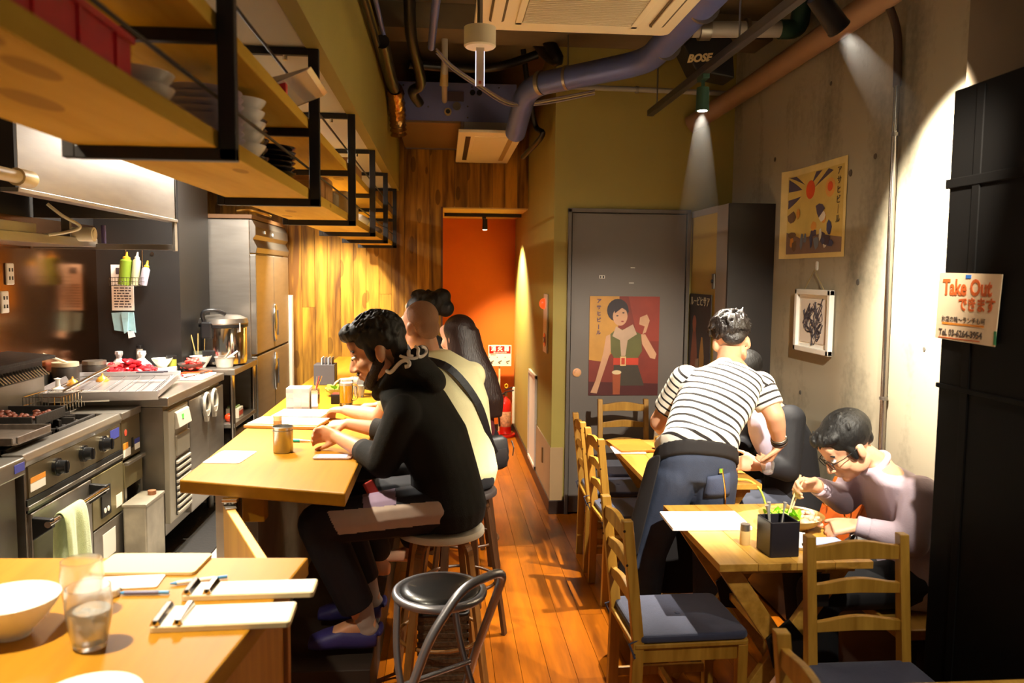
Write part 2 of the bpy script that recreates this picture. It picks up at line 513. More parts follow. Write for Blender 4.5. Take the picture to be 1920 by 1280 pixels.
rel(MB().box(1.31, 1.345, 5.612, 5.615, 1.668, 1.672).build('tape_scrap', PAPER), leaf)

# right: fair-faced concrete wall, pillar, cupboard projecting from the back wall
wr = struct('wall_right', MB().box(2.05, 2.2, -0.4, 5.75, 0, 3.4), CONC)
HOLE = mat('concrete_hole', '#4d463d', 0.9)
for (yy, zz, rr) in ((3.95, 2.25, .02), (3.72, 2.3, .016), (3.83, 1.70, .018), (3.05, 1.02, .018), (4.42, 1.06, .014), (4.05, 0.99, .016), (3.86, 0.92, .015), (3.25, 1.42, .011), (3.10, 1.62, .012), (4.16, 1.56, .010), (3.02, 0.86, .014), (4.9, 2.45, .016), (4.2, 2.75, .014)):
    MB().cyl((2.052, yy, zz), (2.0475, yy, zz), rr, rr * 0.8, n=12).build('tie_hole', HOLE, wr)
struct('wall_pillar_right', MB().box(1.79, 2.05, 1.2, 2.68, 0, 3.4), mat('brown_pillar', '#5b4a34', 0.8, var=0.15, vscale=4))
DARKB = mat('soft_black_board', '#0b0908', 0.75, var=0.15, vscale=4)
DARKB.node_tree.nodes['Principled BSDF'].inputs['Specular IOR Level'].default_value = 0.12
bp_ = empty('trim_3', (1.7, 1.7, 0), kind='structure')
rel(MB().box(1.60, 1.80, 0.2, 2.45, 0, 2.31).build('black_panel', DARKB, bevel=0.004), bp_)
rel(MB().box(1.594, 1.605, 0.2, 2.462, 2.005, 2.035).box(1.594, 1.605, 0.2, 2.458, 1.37, 1.385).build('cover_strip', DARKB, bevel=0.002), bp_)
rel(MB().box(1.596, 1.604, 2.30, 2.335, 0.0, 2.30).build('hinge_strip', DARKB, bevel=0.002), bp_)
# cupboard with an olive side and black front
cb = empty('built_in_cupboard', (1.9, 5.2, 0), label='tall black cupboard with an olive side panel in the corner by the grey door', cat='cupboard')
PANY = mat('mustard_panel', '#a88b3d', 0.5)
rel(MB().box(1.765, 2.05, 4.885, 5.63, 0, 2.16).build('carcass', PANY), cb)
rel(MB().box(1.757, 2.05, 4.86, 4.886, 0, 2.175).build('front_panel', mat('charcoal_board', '#26211f', 0.5, var=0.2, vscale=5), bevel=0.002), cb)
rel(MB().box(1.757, 1.768, 4.885, 5.085, 0, 2.175).build('front_stile', mat('grey_stile', '#837a74', 0.5), bevel=0.002), cb)
rel(MB().box(1.757, 2.05, 5.085, 5.63, 2.135, 2.178).build('top_rail', mat('grey_stile', '#837a74', 0.5), bevel=0.002), cb)
lk = rel(MB().box(1.748, 1.757, 5.09, 5.135, 1.64, 1.74).build('lock_plate', STEEL_D, bevel=0.003), cb)
rel(MB().cyl((1.748, 5.112, 1.69), (1.738, 5.112, 1.69), 0.012, n=14).build('lock_cylinder', BLACKP, smooth=40), lk)

# kitchen shell
struct('wall_left', MB().box(-2.32, -2.2, -0.4, 7.52, 0, 3.35), KBLACK)
struct('wall_kitchen_pillar', MB().box(-2.2, -1.68, 5.28, 5.92, 0.2, 2.47), KBLACK)
SPLASH = mat('polished_splashback', '#a9764a', 0.16, 1.0, var=0.12, vscale=3, bump=0.10, bscale=5)  # steel tinted copper: the timber's reflection is put into its colour
struct('trim_4', MB().box(-2.2, -2.19, 2.2, 5.28, 0.9, 2.0), SPLASH)
struct('ceiling_kitchen', MB().box(-2.2, -0.42, -0.4, 7.4, 2.47, 2.53), WHITECEIL)
struct('wall_soffit', MB().box(-0.46, -0.405, -0.4, 7.4, 2.465, 3.2), OLIVE)
struct('ceiling', MB().box(-2.2, 2.2, -0.4, 7.6, 3.35, 3.45), DARKCEIL)
struct('ceiling_beam', MB().box(-0.40, 2.05, 5.0, 5.3, 3.2, 3.35), DARKCEIL)

# ================================================================== ceiling services
GALV = mat('blue_grey_duct', '#5f6aa6', 0.36, 0.25, var=0.1, vscale=6)
PVC = mat('grey_pvc', '#9a9389', 0.4)
GREENP = mat('dark_green_pipe', '#1d3b2c', 0.5)
CREAM = mat('cream_plastic', '#efe4c6', 0.4)
PINK = mat('pinkish_lagging', '#8d6a4c', 0.6, var=0.08)

# cassette air conditioner
ac = empty('ceiling_cassette', (0.62, 3.65, 2.9), label='large cream ceiling air conditioner cassette at the top of the room', cat='air conditioner')
rel(MB().rbox(0.14, 1.1, 3.05, 4.0, 2.905, 2.94, 0.04).build('face_panel', CREAM, bevel=0.006), ac)
rel(MB().box(0.2, 1.04, 3.1, 3.95, 2.94, 3.2).build('unit_body', STEEL_D), ac)
GRL = mat('ac_grille', '#86774f', 0.6)
gr = rel(MB().box(0.36, 0.88, 3.22, 3.84, 2.898, 2.906).build('intake_grille', GRL), ac)
for q in range(26):
    rel(MB().box(0.365, 0.875, 3.235 + q * 0.0232, 3.242 + q * 0.0232, 2.893, 2.899).build('grille_bar', CREAM), gr)
rel(MB().box(0.33, 0.36, 3.2, 3.87, 2.895, 2.906).box(0.88, 0.91, 3.2, 3.87, 2.895, 2.906).box(0.33, 0.91, 3.84, 3.87, 2.895, 2.906).build('grille_frame', CREAM, bevel=0.002), ac)
for sx0 in (0.205, 0.965):
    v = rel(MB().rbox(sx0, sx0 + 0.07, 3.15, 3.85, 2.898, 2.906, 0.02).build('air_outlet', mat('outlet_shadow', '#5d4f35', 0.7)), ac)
    rel(MB().rbox(sx0 + 0.01, sx0 + 0.058, 3.16, 3.84, 2.892, 2.899, 0.018).build('louvre', CREAM, bevel=0.002), v)
# concealed unit over the passage with its own panel
bu = empty('ducted_unit', (0.1, 6.7, 2.84), label='grey blue ducted air handling box under the ceiling above the passage', cat='air conditioner')
BLUEG = mat('blue_grey_sheet', '#6d70a0', 0.45, 0.2, var=0.08, vscale=5)
rel(MB().box(-0.345, 0.53, 6.02, 7.38, 2.84, 3.12).build('casing', BLUEG, bevel=0.004), bu)
rel(MB().box(-0.345, 0.12, 6.015, 7.2, 2.825, 2.842).build('base_tray', mat('brown_tray', '#6d5236', 0.5), bevel=0.002), bu)
rel(MB().box(0.0, 0.14, 6.012, 6.021, 2.985, 3.055).build('nameplate', mat('plate_brown', '#4a3d45', 0.5)), bu)
rel(MB().cyl((0.025, 6.02, 2.905), (0.025, 5.985, 2.905), 0.026, n=20).build('drain_socket', mat('tan_socket', '#a58a55', 0.5), smooth=40), bu)
rel(MB().cyl((0.025, 5.986, 2.905), (0.025, 5.982, 2.905), 0.016, n=16).build('drain_bore', BLACKP), bu)
rel(MB().cyl((0.09, 6.02, 2.95), (0.09, 6.008, 2.95), 0.03, n=20).build('round_cover', STEEL_D, smooth=40), bu)
for q in (0.205, 0.255):
    rel(MB().cyl((q, 6.021, 3.05), (q, 6.008, 3.05), 0.02, n=18).build('rubber_plug', BLACKP, smooth=40), bu)
for (qx, qz) in ((-0.3, 3.09), (-0.15, 3.09), (0.0, 3.09), (0.2, 3.09), (0.4, 3.09), (-0.3, 2.94), (-0.12, 2.94), (0.17, 2.87), (0.17, 2.95)):
    rel(MB().cyl((qx, 6.02, qz), (qx, 6.014, qz), 0.006, n=8).build('screw', CHROME), bu)
pn = empty('air_outlet_panel', (0.3, 6.5, 2.74), label='square cream air outlet panel hanging below the blue box', cat='air outlet')
rel(MB().box(0.145, 0.52, 6.02, 7.36, 2.755, 2.84).build('plenum', mat('pale_plenum', '#9c9490', 0.4, 0.3)), pn)
rel(MB().box(0.10, 0.57, 5.82, 7.38, 2.73, 2.752).build('face_panel', CREAM, bevel=0.004), pn)
for qx in (0.155, 0.475):
    s_ = rel(MB().box(qx, qx + 0.038, 6.0, 7.2, 2.727, 2.732).build('outlet_slot', BLACKP if qx < 0.3 else mat('slot_tan', '#a68a56', 0.6)), pn)
rel(MB().box(0.22, 0.455, 5.98, 7.25, 2.726, 2.732).build('intake_cover', CREAM, bevel=0.002), pn)

# big spiral duct across the ceiling
du = empty('spiral_duct', (1.0, 4.6, 2.95), label='shiny blue grey round duct bending across the ceiling', cat='duct')
path = fillet([(0.50, 5.75, 2.72), (0.53, 5.25, 2.93), (1.17, 4.66, 2.955), (1.20, 2.4, 3.0)], 0.16, 6)
rel(MB().tube(path, 0.072, 20).build('duct_pipe', GALV, smooth=60), du)
for p, q in (((0.60, 5.17, 2.934), (0.62, 5.152, 2.934)), ((0.75, 5.04, 2.94), (0.765, 5.03, 2.94)), ((1.195, 4.35, 2.955), (1.195, 4.335, 2.955)), ((1.197, 3.75, 2.965), (1.197, 3.73, 2.965))):
    rel(MB().cyl(p, q, 0.0755, n=20).build('duct_joint', STEEL, smooth=40), du)
rel(MB().cyl((0.76, 5.035, 3.0), (0.76, 5.035, 3.35), 0.005, n=8).build('hanger_rod', STEEL_D), du)
# thin conduit and pvc runs
def run(name, label, pts, r, m, cat='pipe', fr=0.06, clips=(), n=12, group=None):
    o = MB().tube(fillet(pts, fr), r, n).build(name, m, smooth=60)
    if clips:
        e = empty(name, pts[0])
        o.name = 'pipe_run'
        rel(o, e)
        for c in clips:
            rel(MB().cyl(c[0], c[1], r * 1.35, n=n).build('pipe_clip', STEEL_D, smooth=40), e)
        o = e
    return tag(o, label, cat, group)
run('conduit', 'thin grey pipe running level behind the round duct', [(0.55, 5.5, 3.0), (1.95, 5.5, 2.98)], 0.018, PVC, clips=(((1.3, 5.5, 2.988), (1.32, 5.5, 2.988)),))
run('drain_pipe', 'pale grey drain pipe ending in a dark green elbow', [(1.36, 4.45, 3.08), (1.93, 4.45, 3.10)], 0.045, PVC, clips=(((1.66, 4.45, 3.09), (1.68, 4.45, 3.09)), ((1.40, 4.45, 3.08), (1.46, 4.45, 3.083))))
tag(MB().tube(fillet([(1.86, 4.45, 3.098), (1.97, 4.45, 3.1), (1.975, 4.40, 3.34)], 0.08), 0.053, 16).build('green_elbow', GREENP, smooth=60), 'dark green elbow pipe beside the wall near the ceiling', 'pipe')
run('lagged_pipe', 'thick tan lagged pipe running along the top of the concrete wall', [(1.72, 5.60, 2.78), (1.95, 5.35, 2.93), (1.96, 2.72, 3.0)], 0.062, PINK, fr=0.2, n=18)
# steel conduit on the wall with a dark bend at the top
run('wall_conduit', 'steel conduit running down the concrete wall beside the lit patch', [(2.026, 3.50, 0.3), (2.026, 3.52, 2.60)], 0.014, mat('conduit_steel', '#a49c94', 0.25, 1.0), clips=(((2.026, 3.516, 2.36), (2.026, 3.516, 2.375)), ((2.026, 3.506, 1.16), (2.026, 3.506, 1.175)), ((2.026, 3.503, 0.8), (2.026, 3.503, 0.815))))
tag(MB().tube(fillet([(2.026, 3.52, 2.58), (2.026, 3.53, 2.86), (1.9, 3.55, 3.06), (1.80, 3.4, 3.3)], 0.12), 0.018, 12).build('conduit_bend', mat('dark_conduit', '#3a2a20', 0.4), smooth=60), 'dark flexible pipe bending off the steel conduit near the ceiling', 'pipe')
# small wires and pipes on the left
run('vertical_conduit', 'blue grey pipe slanting down beside the soffit wrapped with cables', [(0.0, 3.3, 3.12), (-0.08, 4.9, 3.06)], 0.022, GALV)
run('white_drain', 'white pvc pipe with an elbow above the blue box', [(-0.14, 5.2, 3.32), (0.0, 5.2, 3.32), (0.0, 5.25, 3.0), (0.0, 5.98, 2.98)], 0.02, mat('white_pvc', '#a89f90', 0.4), fr=0.03)
tag(MB().tube([(0.0, 5.25, 3.06), (-0.005, 5.3, 2.93)], [0.022, 0.028], 12).build('pipe_sleeve', mat('tan_sleeve', '#b0955c', 0.5), smooth=60), 'tan insulated pipe end hanging in front of the blue box', 'pipe')
tag(MB().tube(spline([(-0.20, 4.7, 3.30), (-0.20, 5.0, 3.14), (-0.16, 5.6, 3.02), (-0.22, 5.7, 2.98), (-0.18, 5.85, 2.93)]), 0.035, 12).build('black_hose', BLACKP, smooth=60), 'thick black insulated hose curling in front of the blue box', 'hose')
tag(MB().tube(spline([(-0.24, 5.5, 3.11), (0.1, 5.6, 3.12), (0.35, 5.5, 3.11), (0.62, 5.5, 3.2)]), 0.03, 12).build('black_hose', BLACKP, smooth=60), 'black insulated hose lying level above the blue box', 'hose')
for q, (c_, off) in enumerate((('#b5a078', 0.0), ('#8d7d86', 0.012), ('#6d5f66', -0.012))):
    tag(MB().tube(spline([(-0.05, 4.9, 3.04 + off), (0.05, 5.0, 2.97 + off), (0.2, 5.1, 2.90 + off), (0.42, 5.3, 2.83 + off), (0.62, 5.4, 2.86 - off), (1.0, 5.4, 2.94 - off)]), 0.006, 6).build('sagging_cable', mat('cable_%d' % q, c_, 0.5), smooth=60),
        ['beige cable sagging below the ceiling between duct and soffit', 'mauve grey cable sagging below the ceiling beside the beige one', 'dark grey cable sagging lowest below the ceiling'][q], 'cable')
run('soffit_rail', 'long black lighting rail mounted along the top of the olive soffit', [(-0.375, 1.0, 3.0), (-0.375, 6.0, 2.98)], 0.02, BLACKM, cat='rail', n=8)
run('soffit_conduit', 'grey conduit running along the olive soffit below the ceiling', [(-0.33, 2.0, 3.10), (-0.345, 5.9, 3.02)], 0.013, GALV, n=8)
tag(MB().tube(spline([(-0.335, 5.6, 2.97), (-0.335, 5.8, 2.9), (-0.335, 5.9, 2.84), (-0.335, 5.95, 2.78), (-0.33, 5.98, 2.72)]), [0.05 + 0.006 * ((i * 7) % 3) for i in range(25)], 12).build('foil_duct', mat('gold_foil', '#b98a4c', 0.22, 1.0, bump=0.9, bscale=60), smooth=60), 'crinkled foil flexible duct beside the olive soffit', 'duct')
tag(MB().tube(spline([(-0.345, 4.6, 3.0), (-0.345, 5.2, 2.97), (-0.34, 5.58, 2.97)]), 0.04, 12).build('black_hose', BLACKP, smooth=60), 'black sleeve running into the crinkled foil duct', 'hose')
tag(MB().tube(spline([(0.55, 5.75, 3.3), (0.6, 5.8, 3.0), (0.66, 5.9, 2.8), (0.70, 5.8, 2.72), (0.60, 6.2, 2.62)]), 0.02, 10).build('black_hose', BLACKP, smooth=60), 'black cable loop hanging behind the end of the round duct', 'hose')
tag(MB().tube(spline([(0.62, 5.6, 3.33), (0.66, 5.3, 3.15), (0.72, 5.2, 3.1), (0.6, 5.3, 3.33)]), 0.04, 10).build('black_hose', BLACKP, smooth=60), 'black insulated hose knotted above the round duct', 'hose')
sp = empty('spotlight', (-0.33, 3.45, 2.98), label='black cylinder spotlight on the soffit rail at the top', cat='spotlight')
rel(MB().cyl((-0.335, 3.45, 2.90), (-0.335, 3.48, 3.05), 0.036, n=20).build('lamp_body', BLACKM, smooth=40), sp)
rel(MB().cyl((-0.36, 3.48, 3.0), (-0.335, 3.48, 3.0), 0.012, n=12).build('bracket', BLACKM), sp)

# exit light: cream disc with an edge-lit blade
ex = empty('guide_light', (0.145, 3.4, 2.74), label='cream ceiling guide lamp with a narrow glowing blade', cat='lamp')
rel(MB().lathe([(0, 0), (0.060, 0), (0.066, 0.006), (0.066, 0.08), (0, 0.08)], (0.145, 3.4, 2.655), 32).build('housing', CREAM, smooth=40), ex)
rel(MB().cyl((0.145, 3.4, 2.735), (0.145, 3.4, 3.35), 0.012, n=10).build('stem', STEEL_D), ex)
rel(MB().box(0.129, 0.163, 3.396, 3.404, 2.50, 2.66).build('blade', mat('acrylic_blade', '#c9b9a5', 0.3), bevel=0.001), ex)
rel(MB().box(0.1275, 0.1295, 3.395, 3.405, 2.50, 2.64).box(0.1625, 0.1645, 3.395, 3.405, 2.50, 2.64).build('lit_edge', mat('lit_edge', '#dcd4ff', 0.3, emit=3.0)), ex)
rel(MB().box(0.140, 0.152, 3.3945, 3.396, 2.508, 2.520).build('small_mark', mat('mark_red', '#b5533a', 0.5)), ex)

# track with two spot heads over the tables
tr = tag(MB().box(1.30, 1.34, 1.0, 5.17, 2.745, 2.785).build('lighting_track', mat('track_grey', '#37302e', 0.4, 0.3), bevel=0.004), 'long dark lighting track hung over the tables', 'track')
for ry, rx in ((5.0, 1.32), (3.6, 1.32)):
    tag(MB().cyl((rx, ry, 2.785), (rx, ry, 3.35), 0.005, n=8).build('hanger_rod', STEEL_D), 'thin steel rod holding the far end of the lighting track' if ry > 4 else 'thin steel rod holding the middle of the lighting track', 'rod')
LAMP = mat('lamp_disc', '#fff1d2', 0.3, emit=45.0)
def spot_head(name, label, pos, aim, r=0.034, ln=0.11, stem_to=None, m=BLACKM, lit=True):
    e = empty(name, pos, label=label, cat='spotlight')
    p = Vector(pos); d = (Vector(aim) - p).normalized()
    rel(MB().cyl(p - d * ln, p, r * 0.92, r, n=24).cyl(p, p + d * 0.006, r * 1.04, n=24).build('lamp_body', m, smooth=40), e)
    rel(MB().cyl(p + d * 0.0062, p + d * 0.0075, r * 0.72, n=24).build('lamp_lens', LAMP if lit else BLACKP), e)
    if stem_to is not None:
        rel(MB().cyl(p - d * ln * 0.6, stem_to, 0.009, n=10).build('stem', m), e)
        rel(MB().box(stem_to[0] - 0.018, stem_to[0] + 0.018, stem_to[1] - 0.05, stem_to[1] + 0.05, stem_to[2] - 0.02, stem_to[2] + 0.004).build('track_adapter', m, bevel=0.003), e)
    return e
spot_head('spotlight', 'black spotlight pointing straight down at the far end of the track', (1.32, 4.1, 2.575), (1.32, 4.1, 0), stem_to=(1.32, 4.1, 2.742), m=GREENP)
spot_head('spotlight', 'black spotlight tilted towards the concrete wall at the top edge', (1.385, 2.80, 2.60), (2.05, 2.98, 1.95), r=0.04, ln=0.14, stem_to=(1.32, 2.80, 2.742))
# corridor track
tag(MB().box(0.0, 0.76, 7.94, 7.97, 2.285, 2.318).build('lighting_track', BLACKM, bevel=0.003), 'short black track under the ceiling of the orange passage', 'track')
spot_head('spotlight', 'small black spotlight in the orange passage', (0.40, 7.95, 2.165), (0.42, 7.95, 0), r=0.026, ln=0.10, stem_to=(0.39, 7.955, 2.285))
# loudspeaker
ls = empty('loudspeaker', (1.56, 4.95, 3.0), label='black wedge loudspeaker hung near the ceiling by the track', cat='loudspeaker')
bm_ = MB().prism([(1.42, 3.10), (1.53, 3.20), (1.62, 3.19), (1.72, 3.14), (1.74, 2.91), (1.50, 2.95)], 1, 4.80, 5.0)
rel(bm_.build('cabinet', mat('speaker_black', '#0d0b0b', 0.55), bevel=0.01), ls)
t_ = text('logo', 'BOSE', 0.062, mat('logo_gold', '#d8bd88', 0.5), (1.515, 4.797, 3.02), (1, 0, 0.10), (0, 0, 1), shear=0.3, bold=0.003)
rel(t_, ls)

# faint haze in the beams of the two track lights, thinning away from the lamp
def haze(label, p, aim, ln, r1, dens):
    p = Vector(p); d = (Vector(aim) - p).normalized()
    m = bpy.data.materials.new('thin_haze'); m.use_nodes = True
    N = m.node_tree.nodes; L = m.node_tree.links; N.clear()
    vo = N.new('ShaderNodeVolumeScatter'); vo.inputs['Anisotropy'].default_value = 0.2
    ou = N.new('ShaderNodeOutputMaterial'); L.new(vo.outputs[0], ou.inputs['Volume'])
    tc = N.new('ShaderNodeTexCoord'); ds = N.new('ShaderNodeVectorMath'); ds.operation = 'DISTANCE'; ds.inputs[1].default_value = p
    L.new(tc.outputs['Object'], ds.inputs[0])
    mr = N.new('ShaderNodeMapRange'); mr.inputs[1].default_value = 0.0; mr.inputs[2].default_value = ln; mr.inputs[3].default_value = dens; mr.inputs[4].default_value = 0.0
    L.new(ds.outputs['Value'], mr.inputs[0]); L.new(mr.outputs[0], vo.inputs['Density'])
    o = MB().cyl(p + d * 0.012, p + d * ln, 0.03, r1, 20).build('light_haze', m)
    return tag(o, label, 'haze', kind='stuff')
haze('faint haze glowing under the spotlight pointing straight down', (1.32, 4.1, 2.575), (1.30, 4.07, 0), 0.95, 0.17, 0.02)
haze('faint haze glowing in front of the tilted spotlight', (1.385, 2.80, 2.60), (2.05, 2.98, 1.95), 0.62, 0.12, 0.007)
# ================================================================== kitchen
def T(name, label, cat, loc, group=None):
    return empty(name, loc, label=label, cat=cat, group=group)
def P(e, name, mb, m, **k):
    return rel(mb.build(name, m, **k), e)
STK_O = mat('sticker_orange', '#d98a2b', 0.5); STK_W = mat('sticker_white', '#e6dfd2', 0.5); STK_R = mat('sticker_red', '#b8452f', 0.5); STK_B = mat('sticker_blue', '#3a3f8f', 0.5)
KNOB = mat('knob_black', '#161618', 0.25)

# --- stove range
st = T('stove_range', 'stainless gas range with three black knobs and an oven door', 'stove', (-1.9, 3.5, 0.2))
P(st, 'body', MB().box(-2.18, -1.56, 3.08, 3.96, 0.32, 1.0), STEEL, bevel=0.004)
P(st, 'top_edge', MB().prism([(-1.62, 1.0), (-1.555, 0.985), (-1.548, 1.01), (-1.56, 1.035), (-1.64, 1.035)], 1, 3.07, 3.965), STEEL, bevel=0.004)
P(st, 'hob_tray', MB().box(-2.16, -1.64, 3.1, 3.94, 1.0, 1.012), STEEL_D)
P(st, 'rear_riser', MB().box(-2.18, -2.10, 3.08, 3.96, 1.0, 1.10), STEEL, bevel=0.004)
for (gx, gy) in ((-1.76, 3.3), (-1.76, 3.72), (-2.0, 3.3), (-2.0, 3.72)):
    g = P(st, 'pan_support', MB().box(gx - 0.115, gx - 0.10, gy - 0.19, gy + 0.19, 1.02, 1.045).box(gx + 0.10, gx + 0.115, gy - 0.19, gy + 0.19, 1.02, 1.045).box(gx - 0.115, gx + 0.115, gy - 0.19, gy - 0.175, 1.02, 1.045).box(gx - 0.115, gx + 0.115, gy + 0.175, gy + 0.19, 1.02, 1.045), IRON, bevel=0.003)
    for a in range(0, 360, 45):
        c, s_ = math.cos(R(a)), math.sin(R(a))
        rel(MB().bar((gx + c * 0.035, gy + s_ * 0.035, 1.045), (gx + c * 0.10, gy + s_ * (0.10 if a % 90 else 0.17), 1.045), 0.012, 0.03).build('support_finger', IRON), g)
    b = P(st, 'burner', MB().lathe([(0, 0), (0.045, 0), (0.05, 0.01), (0.04, 0.02), (0.03, 0.022), (0, 0.022)], (gx, gy, 1.012), 20), IRON, smooth=40)
P(st, 'control_panel', MB().box(-1.562, -1.552, 3.09, 3.95, 0.865, 0.985), mat('range_panel', '#8d7f62', 0.35, 0.9))
for ky in (3.30, 3.54, 3.74):
    kb = P(st, 'knob', MB().cyl((-1.552, ky, 0.935), (-1.538, ky, 0.935), 0.036, n=24).cyl((-1.54, ky, 0.935), (-1.508, ky, 0.935), 0.029, 0.026, n=24), KNOB, smooth=40)
    rel(MB().box(-1.512, -1.502, ky - 0.006, ky + 0.006, 0.91, 0.96).build('knob_grip', KNOB, bevel=0.003), kb)
P(st, 'warning_sticker', MB().box(-1.5515, -1.5505, 3.10, 3.215, 0.885, 0.93), STK_W)
P(st, 'sticker_band', MB().box(-1.551, -1.550, 3.10, 3.215, 0.918, 0.938), STK_O)
P(st, 'brand_plate', MB().box(-1.5515, -1.5505, 3.83, 3.93, 0.93, 0.975), STK_B)
P(st, 'rating_plate', MB().box(-1.5515, -1.5505, 3.76, 3.81, 0.89, 0.96), mat('plate_grey', '#9b907a', 0.4))
P(st, 'vent_slot', MB().box(-1.556, -1.549, 3.07, 3.96, 0.838, 0.862).box(-1.556, -1.549, 3.07, 3.96, 0.812, 0.822), BLACKP)
P(st, 'vent_strip', MB().box(-1.558, -1.545, 3.07, 3.96, 0.822, 0.838), STEEL, bevel=0.002)
od = P(st, 'oven_door', MB().box(-1.562, -1.545, 3.09, 3.60, 0.36, 0.805), STEEL, bevel=0.004)
rel(MB().cyl((-1.485, 3.08, 0.765), (-1.485, 3.61, 0.765), 0.0125, n=14).build('door_handle', CHROME, smooth=40), od)
for hy in (3.10, 3.59):
    rel(MB().prism([(-1.546, 0.70), (-1.546, 0.79), (-1.475, 0.782), (-1.473, 0.748)], 1, hy - 0.014, hy + 0.014).build('handle_bracket', BLACKP, bevel=0.004), od)
P(st, 'switch_panel', MB().box(-1.562, -1.546, 3.61, 3.95, 0.57, 0.805), mat('range_panel2', '#9a8f6a', 0.35, 0.8), bevel=0.002)
P(st, 'switch_box', MB().box(-1.547, -1.54, 3.69, 3.79, 0.60, 0.74), BLACKP, bevel=0.002)
P(st, 'switch_dots', MB().cyl((-1.541, 3.72, 0.63), (-1.537, 3.72, 0.63), 0.012, n=10).cyl((-1.541, 3.755, 0.63), (-1.537, 3.755, 0.63), 0.012, n=10), STK_W)
P(st, 'label_plate', MB().box(-1.5465, -1.545, 3.86, 3.93, 0.6, 0.66), STK_W)
P(st, 'lower_panel', MB().box(-1.562, -1.546, 3.61, 3.95, 0.33, 0.56), STEEL, bevel=0.002)
P(st, 'instruction_plate', MB().box(-1.5465, -1.545, 3.70, 3.84, 0.40, 0.52), STK_W)
for fy in (3.12, 3.92):
    P(st, 'foot', MB().cyl((-1.6, fy, 0.2), (-1.6, fy, 0.33), 0.022, n=12), STEEL_D, smooth=40)
# side module right of the range
sm = T('side_burner_cabinet', 'narrow stainless cabinet with stickers right of the gas range', 'cabinet', (-1.9, 4.1, 0.2))
P(sm, 'worktop', MB().box(-2.18, -1.548, 3.97, 4.21, 1.0, 1.035), STEEL, bevel=0.004)
P(sm, 'upper_panel', MB().box(-2.18, -1.556, 3.975, 4.205, 0.80, 1.0), mat('range_panel', '#8d7f62', 0.35, 0.9), bevel=0.002)
P(sm, 'drawer_front', MB().box(-1.9, -1.548, 3.975, 4.205, 0.66, 0.785), mat('range_panel2', '#9a8f6a', 0.35, 0.8), bevel=0.003)
P(sm, 'drawer_lip', MB().box(-1.552, -1.53, 3.975, 4.205, 0.775, 0.79), STEEL, bevel=0.002)
P(sm, 'post', MB().box(-1.575, -1.55, 4.18, 4.205, 0.2, 0.66), STEEL)
P(sm, 'post', MB().box(-1.575, -1.55, 3.975, 4.0, 0.2, 0.66), STEEL)
P(sm, 'side_skin', MB().box(-2.18, -2.14, 3.98, 4.2, 0.2, 0.66), BLACKP)
P(sm, 'warning_sticker', MB().box(-1.5555, -1.5545, 3.985, 4.075, 0.81, 0.85), STK_W)
P(sm, 'sticker_band', MB().box(-1.5555, -1.554, 3.985, 4.045, 0.85, 0.88), STK_O)
P(sm, 'brand_sticker', MB().box(-1.5555, -1.5545, 4.13, 4.195, 0.85, 0.875), STK_B)
P(sm, 'brand_sticker', MB().box(-1.5555, -1.5545, 4.13, 4.195, 0.82, 0.85), STK_W)
P(sm, 'round_sticker', MB().cyl((-1.5555, 4.02, 0.93), (-1.5545, 4.02, 0.93), 0.016, n=14), STK_R)
P(sm, 'barcode', MB().box(-1.5555, -1.5545, 4.09, 4.095, 0.84, 0.89).box(-1.5555, -1.5545, 4.10, 4.103, 0.84, 0.89).box(-1.5555, -1.5545, 4.108, 4.114, 0.84, 0.89), BLACKP)
# counter unit left of the range
lc = T('steel_counter', 'stainless counter with a blue label at the left edge beside the range', 'counter', (-1.9, 2.6, 0.2))
P(lc, 'worktop', MB().box(-2.18, -1.545, 2.0, 3.06, 0.965, 1.03), STEEL, bevel=0.006)
P(lc, 'front_panel', MB().box(-2.1, -1.57, 2.02, 3.03, 0.62, 0.965), STEEL_D)
P(lc, 'blue_label', MB().box(-1.5455, -1.543, 2.98, 3.05, 0.985, 1.015), STK_B)
for q in (2.05, 3.0):
    P(lc, 'leg', MB().cyl((-1.59, q, 0.2), (-1.59, q, 0.63), 0.02, n=12), STEEL, smooth=40)
# charcoal burger-style grill box at the far left
gb = T('grill_box', 'dark grill box with a slanted steel rack at the left edge', 'grill', (-2.08, 3.9, 1.05))
P(gb, 'housing', MB().box(-2.17, -1.98, 3.62, 4.12, 1.03, 1.28), IRON, bevel=0.006)
P(gb, 'side_plate', MB().box(-1.985, -1.965, 3.66, 4.1, 1.03, 1.20), STEEL_D, bevel=0.003)
P(gb, 'lid', MB().prism([(-2.16, 1.28), (-2.16, 1.32), (-1.93, 1.30), (-1.93, 1.285)], 1, 3.6, 4.15), IRON, bevel=0.003)
for q in range(16):
    P(gb, 'rack_rod', MB().cyl((-2.02, 3.68 + q * 0.027, 1.29), (-1.94, 3.69 + q * 0.027, 1.21), 0.004, n=6), CHROME)
